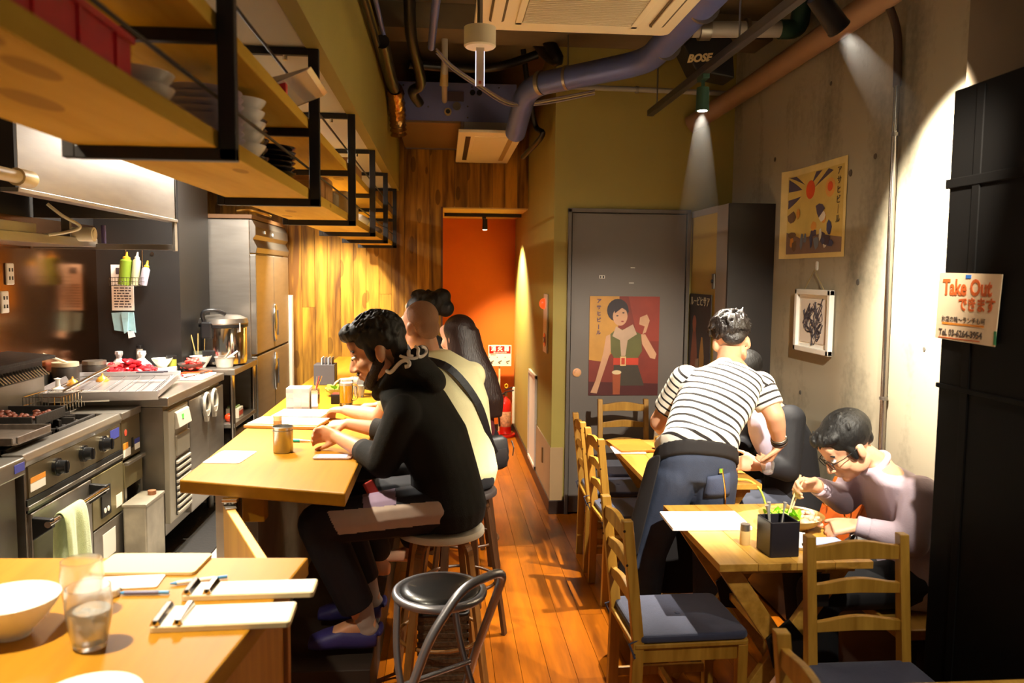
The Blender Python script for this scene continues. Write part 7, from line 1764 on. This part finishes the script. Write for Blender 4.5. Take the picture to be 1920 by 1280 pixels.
# ---------------------------------------------------------------- woman with long hair
p3 = T('person', 'woman with long dark hair in a maroon top at the bar', 'person', (0.13, 4.42, 0.70))
S3 = V(0.80, 0.6, 0).normalized(); F3 = V(-0.6, 0.80, 0).normalized()
pel, wai, che, sho, nek = V(0.14, 4.42, 0.79), V(0.14, 4.42, 0.90), V(0.12, 4.43, 1.05), V(0.10, 4.44, 1.17), V(0.085, 4.45, 1.245)
hc3 = V(0.07, 4.47, 1.37); M3 = basis(V(-0.8, 0.55, -0.2), V(0, 0, 1))
b = MB(); loft(b, torso_secs(S3, F3, pel, wai, che, sho, nek, 0.88, 0.85)); limb(b, [nek - V(0, 0, 0.04), hc3 - V(0, 0, 0.06)], [0.05, 0.046]); head(b, hc3, M3, 0.94)
for s_ in (-1, 1):
    q = sho + S3 * 0.165 * s_ - V(0, 0, 0.02); e_ = q + V(-0.10, 0.10, -0.20); w_ = e_ + V(-0.24, 0.06, 0.03)
    limb(b, [q, e_, w_], [0.045, 0.038, 0.024]); hand(b, w_, (-1, 0.1, 0), (0, 0, -1), (0, s_ * -0.8, 0), k=0.9)
    h_ = pel + S3 * 0.08 * s_; k_ = h_ + V(-0.40, 0.14, -0.03); a_ = k_ + V(0.10, 0, -0.42)
    limb(b, [h_, k_, a_], [0.08, 0.055, 0.034]); foot(b, a_, (-1, 0.2, 0))
fuse('body', b, SKIN2, p3, 0.009, 3)
b = MB(); loft(b, torso_secs(S3, F3, pel - V(0, 0, 0.03), wai, che, sho, nek - V(0, 0, 0.02), 0.92, 0.9, 0.015))
for s_ in (-1, 1):
    q = sho + S3 * 0.165 * s_ - V(0, 0, 0.02); e_ = q + V(-0.10, 0.10, -0.20); w_ = e_ + V(-0.24, 0.06, 0.03)
    limb(b, [q, e_, w_ - (w_ - e_) * 0.2], [0.058, 0.052, 0.04], ends=False); b.ell(q, (0.06, 0.06, 0.06))
fuse('maroon_top', b, mat('maroon_knit', '#571820', 0.85, var=0.08, vscale=20), p3, 0.01, 5)
b = MB()
for s_ in (-1, 1):
    h_ = pel + S3 * 0.08 * s_; k_ = h_ + V(-0.40, 0.14, -0.03); a_ = k_ + V(0.10, 0, -0.42)
    limb(b, [h_ + V(0.02, 0, 0), k_, a_ + V(0, 0, 0.05)], [0.095, 0.066, 0.05])
fuse('trousers', b, mat('black_trousers', '#17161a', 0.8), p3, 0.01, 5)
b = MB()
b.ell(hc3 + V(0.018, -0.012, 0.042), (0.092, 0.092, 0.088), nu=20, nv=14)
loft(b, [(hc3 + V(0.03, -0.02, 0.05), V(0.09, 0.02, 0), V(-0.02, 0.08, 0)), (hc3 + V(0.05, -0.03, -0.06), V(0.095, 0.03, 0), V(-0.03, 0.085, 0)), (hc3 + V(0.10, -0.06, -0.20), V(0.115, 0.04, 0), V(-0.03, 0.08, 0)), (hc3 + V(0.15, -0.08, -0.34), V(0.11, 0.04, 0), V(-0.025, 0.06, 0)), (hc3 + V(0.19, -0.08, -0.44), V(0.06, 0.03, 0), V(-0.02, 0.035, 0))])
fuse('long_hair', b, HAIRBR, p3, 0.008, 4)

# ---------------------------------------------------------------- person with a bun, farthest at the bar
p4 = T('person', 'person with black hair in a bun, farthest along the bar', 'person', (0.05, 5.02, 0.70))
S4 = V(0.86, 0.5, 0).normalized(); F4 = V(-0.5, 0.86, 0).normalized()
pel, wai, che, sho, nek = V(0.06, 5.02, 0.80), V(0.04, 5.02, 0.93), V(-0.02, 5.03, 1.10), V(-0.07, 5.04, 1.25), V(-0.12, 5.05, 1.34)
hc4 = V(-0.14, 5.05, 1.475); M4 = basis(V(-0.9, 0.3, -0.2), V(0, 0, 1))
b = MB(); loft(b, torso_secs(S4, F4, pel, wai, che, sho, nek, 0.9, 0.9)); limb(b, [nek - V(0, 0, 0.04), hc4 - V(0, 0, 0.06)], [0.05, 0.046]); head(b, hc4, M4, 0.98)
for s_ in (-1, 1):
    q = sho + S4 * 0.165 * s_ - V(0, 0, 0.02); e_ = q + V(-0.12, 0.05, -0.22); w_ = e_ + V(-0.24, 0.06, 0.04)
    limb(b, [q, e_, w_], [0.045, 0.038, 0.024]); hand(b, w_, (-1, 0.1, 0), (0, 0, -1), (0, s_ * -0.8, 0), k=0.9)
    h_ = pel + S4 * 0.08 * s_; k_ = h_ + V(-0.40, 0.14, -0.03); a_ = k_ + V(0.10, 0, -0.42)
    limb(b, [h_, k_, a_], [0.08, 0.055, 0.034]); foot(b, a_, (-1, 0.2, 0))
fuse('body', b, SKIN2, p4, 0.009, 3)
b = MB(); loft(b, torso_secs(S4, F4, pel - V(0, 0, 0.03), wai, che, sho, nek, 0.95, 0.95, 0.015))
for s_ in (-1, 1):
    q = sho + S4 * 0.165 * s_ - V(0, 0, 0.02); e_ = q + V(-0.12, 0.05, -0.22); w_ = e_ + V(-0.24, 0.06, 0.04)
    limb(b, [q, e_, w_ - (w_ - e_) * 0.15], [0.058, 0.052, 0.04], ends=False); b.ell(q, (0.06, 0.06, 0.06))
fuse('black_top', b, mat('black_cotton', '#161412', 0.85), p4, 0.01, 5)
b = MB()
for s_ in (-1, 1):
    h_ = pel + S4 * 0.08 * s_; k_ = h_ + V(-0.40, 0.14, -0.03); a_ = k_ + V(0.10, 0, -0.42)
    limb(b, [h_ + V(0.02, 0, 0), k_, a_ + V(0, 0, 0.05)], [0.095, 0.066, 0.05])
fuse('trousers', b, mat('black_trousers', '#17161a', 0.8), p4, 0.01, 5)
b = MB()
b.ell(hc4 + M4 @ V(-0.025, 0, 0.035), (0.118, 0.10, 0.092), M4, nu=20, nv=14)
b.ell(hc4 + V(0.125, 0.0, 0.105), (0.06, 0.06, 0.052), nu=16, nv=10)
b.ell(hc4 + V(0.07, 0.0, 0.07), (0.07, 0.07, 0.06), nu=16, nv=10)
b.ell(hc4 + V(0.15, 0.0, 0.03), (0.055, 0.06, 0.055), nu=16, nv=10)
hair_tufts(b, hc4, M4, 30, 9, lambda v: v.z > 0.1 and v.x < 0.5, rad=(0.125, 0.105, 0.10), off=(-0.02, 0, 0.035))
fuse('hair', b, HAIRB, p4, 0.008, 3)

# ---------------------------------------------------------------- waiter in the striped shirt
p5 = T('person', 'waiter in a black and white striped shirt leaning over the far table', 'person', (1.08, 3.46, 0))
S5 = V(0.98, 0.02, -0.10).normalized()
pel, wai, che, sho, nek = V(1.115, 3.42, 0.86), V(1.145, 3.445, 0.985), V(1.235, 3.54, 1.13), V(1.315, 3.64, 1.245), V(1.365, 3.72, 1.315)
UP5 = (sho - wai).normalized(); F5 = S5.cross(UP5).normalized() * -1
if F5.y < 0: F5 = -F5
sL, eL, wL = V(1.125, 3.62, 1.235), V(1.035, 3.74, 1.02), V(1.16, 3.93, 0.90)
sR, eR, wR = V(1.495, 3.66, 1.20), V(1.545, 3.59, 1.075), V(1.605, 3.66, 0.925)
hc5 = V(1.40, 3.80, 1.40); M5 = basis(V(0.18, 0.88, -0.42), V(-0.02, 0.42, 0.9))
hL, kL, aL = V(1.03, 3.43, 0.84), V(0.935, 3.50, 0.46), V(0.885, 3.44, 0.09)
hR, kR, aR = V(1.20, 3.42, 0.83), V(1.215, 3.47, 0.45), V(1.20, 3.40, 0.09)
b = MB()
secs5 = torso_secs(S5, F5, pel, wai, che, sho, nek, 0.98, 0.92)
loft(b, secs5)
limb(b, [nek - V(0.02, 0.03, 0.03), nek + (hc5 - nek) * 0.55], [0.060, 0.054])
head(b, hc5, M5)
for s_, e_, w_ in ((sL, eL, wL), (sR, eR, wR)):
    limb(b, [s_, e_, e_ + (w_ - e_) * 0.35, w_], [0.054, 0.046, 0.044, 0.027])
hand(b, wL, (0.5, 0.75, -0.4), (0, 0, -1), (0.8, -0.5, 0), curl=(25, 30, 20))
hand(b, wR, (-0.30, 0.35, -0.85), (-0.8, 0.0, 0.2), (-0.3, -0.8, 0.0), curls=((35, 40, 25), (35, 40, 28), (38, 40, 28), (40, 40, 28)), thumb=(40, 30))
for h_, k_, a_, d_ in ((hL, kL, aL, (0.1, 1, 0)), (hR, kR, aR, (0.25, 1, 0))):
    limb(b, [h_, k_, k_ + (a_ - k_) * 0.3, a_], [0.09, 0.06, 0.058, 0.038]); foot(b, a_, d_)
fuse('body', b, SKIN2, p5, 0.0065, 3)
def stripes(name, base, stripe, origin, axis, period, width, wob=0.006):
    m = bpy.data.materials.new(name); m.use_nodes = True; N = m.node_tree.nodes; L = m.node_tree.links; bs = N['Principled BSDF']
    bs.inputs['Roughness'].default_value = 0.85
    tc = N.new('ShaderNodeTexCoord'); sub = N.new('ShaderNodeVectorMath'); sub.operation = 'SUBTRACT'; sub.inputs[1].default_value = origin
    L.new(tc.outputs['Object'], sub.inputs[0])
    nz = N.new('ShaderNodeTexNoise'); nz.inputs['Scale'].default_value = 6; L.new(tc.outputs['Object'], nz.inputs['Vector'])
    dt = N.new('ShaderNodeVectorMath'); dt.operation = 'DOT_PRODUCT'; dt.inputs[1].default_value = axis; L.new(sub.outputs[0], dt.inputs[0])
    ad = N.new('ShaderNodeMath'); ad.operation = 'MULTIPLY_ADD'; ad.inputs[1].default_value = wob * 4; L.new(nz.outputs['Fac'], ad.inputs[0]); L.new(dt.outputs['Value'], ad.inputs[2])
    md = N.new('ShaderNodeMath'); md.operation = 'PINGPONG'; md.inputs[1].default_value = period / 2; L.new(ad.outputs[0], md.inputs[0])
    lt_ = N.new('ShaderNodeMath'); lt_.operation = 'LESS_THAN'; lt_.inputs[1].default_value = width / 2; L.new(md.outputs[0], lt_.inputs[0])
    mx = N.new('ShaderNodeMix'); mx.data_type = 'RGBA'; L.new(lt_.outputs[0], mx.inputs[0]); mx.inputs[6].default_value = (*srgb(base), 1); mx.inputs[7].default_value = (*srgb(stripe), 1)
    L.new(mx.outputs[2], bs.inputs['Base Color']); return m
b = MB()
loft(b, torso_secs(S5, F5, pel + V(0.005, 0, 0.125), wai + V(0, 0, 0.03), che, sho, nek - V(0.02, 0.03, 0.03), 1.0, 0.95, 0.022))
b.ell(sL, (0.075, 0.075, 0.075)); b.ell(sR, (0.078, 0.078, 0.078))
fuse('striped_shirt', b, stripes('stripe_body', '#e4dccd', '#1f1a1c', wai, UP5, 0.038, 0.0115), p5, 0.008, 6)
for s_, e_, nm in ((sL, eL, 'stripe_sleeve_a'), (sR, eR, 'stripe_sleeve_b')):
    b = MB(); b.ell(s_, (0.076, 0.076, 0.076)); limb(b, [s_, s_ + (e_ - s_) * 0.72], [0.076, 0.068], ends=False)
    fuse('sleeve', b, stripes(nm, '#e4dccd', '#1f1a1c', s_, (e_ - s_).normalized(), 0.032, 0.0095), p5, 0.008, 5)
DENIM = mat('dark_denim', '#2c3448', 0.8, var=0.2, vscale=12, bump=0.3, bscale=300)
b = MB()
loft(b, [(pel - V(0, 0, 0.10), S5 * 0.165, F5 * 0.125), (pel, S5 * 0.180, F5 * 0.135), (pel + V(0.01, 0.01, 0.07), S5 * 0.17, F5 * 0.125)])
for h_, k_, a_ in ((hL, kL, aL), (hR, kR, aR)):
    limb(b, [h_, k_, a_ + V(0, 0, 0.03)], [0.108, 0.082, 0.075], ends=False); b.ell(h_, (0.108, 0.108, 0.108)); b.ell(k_, (0.082, 0.082, 0.082))
jeans = fuse('jeans', b, DENIM, p5, 0.009, 5)
# apron wrapped round the hips, open at the back
b = MB()
loft(b, [(pel + V(0.0, 0, 0.085), S5 * 0.186, F5 * 0.142), (pel + V(0.0, 0, 0.02), S5 * 0.192, F5 * 0.148)])
fuse('apron_waistband', b, mat('black_apron', '#171315', 0.8), p5, 0.008, 3)
av = []; af = []
for j in range(9):
    t_ = j / 8
    for i in range(13):
        a = R(-38 + 256 * i / 12)      # from the right hip round the front to the left back
        c_ = pel + V(-0.02 - 0.075 * t_, 0.02 + 0.02 * t_, 0.03 - 0.56 * t_)
        rr_ = 1.0 + 0.30 * t_ + 0.05 * math.sin(i * 2.1) * t_
        av.append(c_ + S5 * 0.195 * rr_ * math.cos(a) + F5 * 0.155 * rr_ * math.sin(a))
for j in range(8):
    for i in range(12): af.append((j * 13 + i, j * 13 + i + 1, (j + 1) * 13 + i + 1, (j + 1) * 13 + i))
ap = rel(MB().add(av, af).build('apron', mat('black_apron', '#171315', 0.8), smooth=80), p5)
sd_ = ap.modifiers.new('thick', 'SOLIDIFY'); sd_.thickness = 0.004
sv_ = ap.modifiers.new('sub', 'SUBSURF'); sv_.levels = 1; sv_.render_levels = 1
for k_, (a_, d_) in enumerate(((aL, V(0.1, 1, 0)), (aR, V(0.25, 1, 0)))):
    b = MB(); foot(b, a_ + V(0, 0, 0.008), d_, inf=0.012); fuse('shoe', b, mat('black_shoe', '#121112', 0.5), p5, 0.008, 4)
# pocket and wallet chain
jv = BVHTree.FromPolygons([v.co for v in jeans.data.vertices], [q.vertices for q in jeans.data.polygons])
def on_jeans(x, z, off=0.004):
    h = jv.ray_cast(Vector((x, 2.9, z)), Vector((0, 1, 0)))
    return Vector((x, (h[0].y if h[0] is not None else 3.29) - off, z))
pv = [on_jeans(1.135 + 0.105 * i / 6, 0.86 - 0.10 * j / 5 + 0.012 * i / 6) for j in range(6) for i in range(7)]
po_ = rel(MB().add(pv, [(j * 7 + i, j * 7 + i + 1, (j + 1) * 7 + i + 1, (j + 1) * 7 + i) for j in range(5) for i in range(6)]).build('back_pocket', mat('denim_pocket', '#39425c', 0.8, bump=0.3, bscale=300), smooth=60), p5)
po_.modifiers.new('thick', 'SOLIDIFY').thickness = 0.003
rel(MB().tube(spline([on_jeans(1.20, 0.895, 0.008), on_jeans(1.215, 0.80, 0.008), on_jeans(1.225, 0.70, 0.008), on_jeans(1.215, 0.62, 0.008)]), 0.0035, 6).build('wallet_chain', mat('gold_metal', '#c9a45a', 0.25, 1.0), smooth=60), p5)
bc_ = on_jeans(1.195, 0.885, 0.006)
rel(MB().box(bc_.x - 0.010, bc_.x + 0.010, bc_.y - 0.005, bc_.y + 0.004, bc_.z - 0.012, bc_.z + 0.012).build('chain_clip', CHROME, bevel=0.003), p5)
# hair: swept back and up
b = MB()
b.ell(hc5 + M5 @ V(-0.026, 0, 0.058), (0.104, 0.092, 0.082), M5, nu=20, nv=14)
b.ell(hc5 + M5 @ V(-0.088, 0, 0.0), (0.028, 0.058, 0.045), M5, nu=16, nv=10)
hair_tufts(b, hc5, M5, 150, 12, lambda v: v.z > 0.0 or (v.x < -0.5 and v.z > -0.4), rad=(0.114, 0.098, 0.098), off=(-0.022, 0, 0.058), sz=(0.006, 0.010), ln=3.4)
fuse('hair', b, mat('glossy_dark_hair', '#1d1716', 0.34, bump=0.9, bscale=120), p5, 0.005, 1)
# watch and wristbands
for q, (t_, r_, m_) in enumerate(((0.86, 0.034, BLACKP), (0.95, 0.033, mat('brown_band', '#3a2a22', 0.6)), (0.80, 0.0345, STEEL_D))):
    c_ = eR + (wR - eR) * t_; u_, v_, d_ = frame_from(wR - eR)
    rel(MB().tube([c_ + u_ * r_ * math.cos(R(a)) + v_ * r_ * math.sin(R(a)) for a in range(0, 360, 20)], 0.006 if q < 2 else 0.004, 8, closed=True).build('wristband', m_, smooth=60), p5)
hgx = tumbler('small glass held in the right hand of the waiter', (1.585, 3.735, 0.765), 0.033, 0.075, 0)
hgx.rotation_euler = (R(8), R(-10), 0)

# ---------------------------------------------------------------- guest in a dark suit behind the waiter
p6 = T('person', 'guest in a black suit seated on the bench behind the waiter', 'person', (1.80, 4.05, 0.44))
S6 = V(0.1, 1, 0).normalized(); F6 = V(-1, 0.1, 0).normalized()
pel, wai, che, sho, nek = V(1.86, 4.05, 0.552), V(1.85, 4.05, 0.68), V(1.80, 4.06, 0.88), V(1.74, 4.07, 1.03), V(1.665, 4.08, 1.10)
hc6 = V(1.575, 4.08, 1.20); M6 = basis(V(-0.9, 0.1, -0.45), V(-0.4, 0, 0.9))
sL, eL, wL = V(1.755, 3.885, 1.0), V(1.72, 3.82, 0.76), V(1.56, 3.79, 0.79)
sR, eR, wR = V(1.72, 4.26, 1.0), V(1.68, 4.30, 0.78), V(1.50, 4.06, 0.78)
b = MB(); loft(b, torso_secs(S6, F6, pel, wai, che, sho, nek)); limb(b, [nek - V(0, 0, 0.04), nek + (hc6 - nek) * 0.5], [0.055, 0.05]); head(b, hc6, M6)
for s_, e_, w_ in ((sL, eL, wL), (sR, eR, wR)): limb(b, [s_, e_, w_], [0.05, 0.042, 0.027])
hand(b, wL, (-0.9, 0.1, 0.1), (0, 0.7, -0.6), (0, 0.4, 0.8), curl=(45, 45, 30)); hand(b, wR, (-0.8, -0.4, 0), (0, -0.4, -0.8), (-0.2, -0.6, 0.5), curl=(35, 40, 30))
for s_ in (-1, 1):
    h_ = pel + S6 * 0.09 * s_ - V(0, 0, 0.01); k_ = h_ + V(-0.42, 0, -0.02); a_ = k_ + V(0.02, 0, -0.40)
    limb(b, [h_, k_, a_], [0.085, 0.06, 0.036]); foot(b, a_, (-1, 0, 0))
fuse('body', b, SKIN2, p6, 0.007, 3)
SUIT = mat('black_suit', '#16161c', 0.75, var=0.1, vscale=20)
b = MB(); loft(b, torso_secs(S6, F6, pel - V(0, 0, 0.02), wai, che, sho, nek - V(-0.02, 0, 0.03), 1.05, 1.05, 0.022))
for s_, e_, w_ in ((sL, eL, wL), (sR, eR, wR)):
    b.ell(s_, (0.078, 0.078, 0.078)); limb(b, [s_, e_, e_ + (w_ - e_) * 0.72], [0.076, 0.064, 0.046], ends=False); b.ell(e_, (0.064, 0.064, 0.064))
fuse('suit_jacket', b, SUIT, p6, 0.009, 5)
b = MB(); b.ell(V(1.665, 4.00, 0.90), (0.07, 0.09, 0.16), Euler((0, R(-20), 0)).to_matrix())
fuse('white_shirt', b, mat('shirt_lilac', '#c9c0d8', 0.8), p6, 0.01, 4)
for e_, w_ in ((eL, wL), (eR, wR)): cuff(p6, e_ + (w_ - e_) * 0.70, w_ - e_, 0.037, mat('shirt_lilac', '#c9c0d8', 0.8), ln=0.03)
b = MB()
for s_ in (-1, 1):
    h_ = pel + S6 * 0.09 * s_ - V(0, 0, 0.01); k_ = h_ + V(-0.42, 0, -0.02); a_ = k_ + V(0.02, 0, -0.40)
    limb(b, [h_, k_, a_ + V(0, 0, 0.06)], [0.10, 0.078, 0.065])
loft(b, [(pel - V(0, 0, 0.09), S6 * 0.17, F6 * 0.13), (pel + V(0, 0, 0.05), S6 * 0.175, F6 * 0.13)])
fuse('trousers', b, mat('grey_blue_trousers', '#3d4150', 0.8), p6, 0.01, 5)
b = MB(); b.ell(hc6 + M6 @ V(-0.025, 0, 0.05), (0.104, 0.088, 0.085), M6); fuse('hair', b, HAIRB, p6, 0.008, 2)

# ---------------------------------------------------------------- man with glasses eating salad
p7 = T('person', 'man in glasses and a lilac shirt eating salad with chopsticks', 'person', (1.80, 2.98, 0.44))
S7 = V(0.12, 0.99, 0).normalized(); F7 = V(-0.99, 0.12, 0).normalized()
pel, wai, che, sho, nek = V(1.86, 2.98, 0.552), V(1.865, 2.975, 0.66), V(1.825, 2.965, 0.82), V(1.755, 2.96, 0.945), V(1.685, 2.96, 1.01)
hc7 = V(1.565, 2.95, 1.065); M7 = basis(V(-0.78, -0.02, -0.62), V(-0.6, 0, 0.8))
sL, eL, wL = V(1.77, 2.785, 0.915), V(1.72, 2.74, 0.755), V(1.555, 2.83, 0.79)
sR, eR, wR = V(1.74, 3.13, 0.92), V(1.66, 3.14, 0.80), V(1.47, 2.995, 0.90)
b = MB(); loft(b, torso_secs(S7, F7, pel, wai, che, sho, nek)); limb(b, [nek - V(-0.02, 0, 0.03), nek + (hc7 - nek) * 0.55], [0.056, 0.052]); head(b, hc7, M7)
for s_, e_, w_ in ((sL, eL, wL), (sR, eR, wR)): limb(b, [s_, e_, e_ + (w_ - e_) * 0.35, w_], [0.05, 0.043, 0.041, 0.027])
hand(b, wL, (-0.9, 0.25, -0.15), (0.1, 0.3, -1), (0.2, 0.8, 0.3), curls=((45, 40, 30), (48, 42, 30), (50, 42, 30), (50, 42, 30)))
hand(b, wR, (-0.92, -0.10, 0.10), (0.0, -0.75, -0.65), (-0.1, -0.5, 0.8), curls=((38, 50, 30), (45, 52, 30), (55, 55, 35), (58, 55, 35)), thumb=(30, 40))
for s_ in (-1, 1):
    h_ = pel + S7 * 0.09 * s_ - V(0, 0, 0.01); k_ = h_ + V(-0.42, -0.02, -0.02); a_ = k_ + V(0.03, 0, -0.40)
    limb(b, [h_, k_, a_], [0.085, 0.06, 0.036]); foot(b, a_, (-1, 0, 0))
fuse('body', b, SKIN2, p7, 0.006, 3)
LIL = mat('lilac_shirt', '#b3a1ae', 0.8, var=0.05, vscale=14, bump=0.2, bscale=150)
b = MB(); loft(b, torso_secs(S7, F7, pel - V(0, 0, 0.03), wai, che, sho, nek - V(-0.015, 0, 0.02), 1.03, 1.03, 0.020))
for s_, e_, w_ in ((sL, eL, wL), (sR, eR, wR)):
    b.ell(s_, (0.076, 0.076, 0.076)); limb(b, [s_, s_ + (e_ - s_) * 0.5, e_, e_ + (w_ - e_) * 0.80], [0.074, 0.070, 0.062, 0.042], ends=False)
b.tube([nek + V(-0.004, 0, -0.012) + S7 * 0.068 * math.cos(R(a)) + V(-0.6, 0, -0.45).normalized() * 0.062 * math.sin(R(a)) for a in range(0, 360, 20)], 0.014, 10, closed=True)
fuse('shirt', b, LIL, p7, 0.008, 4)
for e_, w_ in ((eL, wL), (eR, wR)): cuff(p7, e_ + (w_ - e_) * 0.76, w_ - e_, 0.040, LIL, ln=0.05)
b = MB()
for s_ in (-1, 1):
    h_ = pel + S7 * 0.09 * s_ - V(0, 0, 0.01); k_ = h_ + V(-0.42, -0.02, -0.02); a_ = k_ + V(0.03, 0, -0.40)
    limb(b, [h_, k_, a_ + V(0, 0, 0.06)], [0.10, 0.078, 0.065])
loft(b, [(pel - V(0, 0, 0.09), S7 * 0.17, F7 * 0.13), (pel + V(0, 0, 0.05), S7 * 0.175, F7 * 0.13)])
fuse('trousers', b, mat('black_trousers', '#17161a', 0.8), p7, 0.01, 5)
b = MB()
b.ell(hc7 + M7 @ V(-0.028, 0, 0.054), (0.106, 0.090, 0.088), M7, nu=20, nv=14)
b.ell(hc7 + M7 @ V(0.038, 0, 0.086), (0.056, 0.074, 0.034), M7, nu=18, nv=12)
b.ell(hc7 + M7 @ V(-0.078, 0, 0.005), (0.032, 0.058, 0.048), M7)
for s_ in (-1, 1): b.ell(hc7 + M7 @ V(0.015, s_ * 0.071, 0.008), (0.016, 0.012, 0.040), M7)
hair_tufts(b, hc7, M7, 12, 22, lambda v: v.z > 0.0 and not (v.x > 0.6 and v.z < 0.5), rad=(0.106, 0.088, 0.090), off=(-0.026, 0, 0.054), sz=(0.0035, 0.006), ln=3.6)
hair_tufts(b, hc7, M7, 40, 23, lambda v: v.x > 0.45 and v.z > 0.1, rad=(0.064, 0.076, 0.036), off=(0.040, 0, 0.084), sz=(0.0035, 0.0055), ln=4.0)
fuse('hair', b, HAIRB, p7, 0.0042, 2)
b = MB(); brows(b, hc7, M7); fuse('eyebrows', b, HAIRB, p7, 0.004, 1)
eyes(p7, hc7, M7)
gl = T('eyeglasses', 'dark rimmed glasses worn by the man eating salad', 'glasses', tuple(hc7))
for s_ in (-1, 1):
    ring = [hc7 + M7 @ V(0.104, s_ * 0.032 + 0.023 * math.cos(R(a)), -0.002 + 0.019 * math.sin(R(a))) for a in range(0, 360, 20)]
    P(gl, 'rim', MB().tube(ring, 0.0018, 6, closed=True), BLACKP, smooth=60)
    P(gl, 'temple_arm', MB().tube([hc7 + M7 @ V(0.103, s_ * 0.055, 0.006), hc7 + M7 @ V(0.06, s_ * 0.076, 0.008), hc7 + M7 @ V(-0.012, s_ * 0.083, 0.01)], 0.0018, 6), BLACKP, smooth=60)
P(gl, 'bridge', MB().tube([hc7 + M7 @ V(0.105, -0.009, 0.004), hc7 + M7 @ V(0.110, 0, 0.006), hc7 + M7 @ V(0.105, 0.009, 0.004)], 0.0016, 6), BLACKP, smooth=60)
cs = T('chopsticks', 'pair of pale wooden chopsticks held over the salad', 'chopsticks', (1.37, 2.95, 0.86))
P(cs, 'stick', MB().cyl((1.385, 2.955, 0.955), (1.335, 2.945, 0.795), 0.0042, 0.0025, n=8), mat('pale_chopstick', '#dcb98c', 0.5), smooth=40)
P(cs, 'stick', MB().cyl((1.405, 2.965, 0.945), (1.345, 2.955, 0.79), 0.0042, 0.0025, n=8), mat('pale_chopstick', '#dcb98c', 0.5), smooth=40)
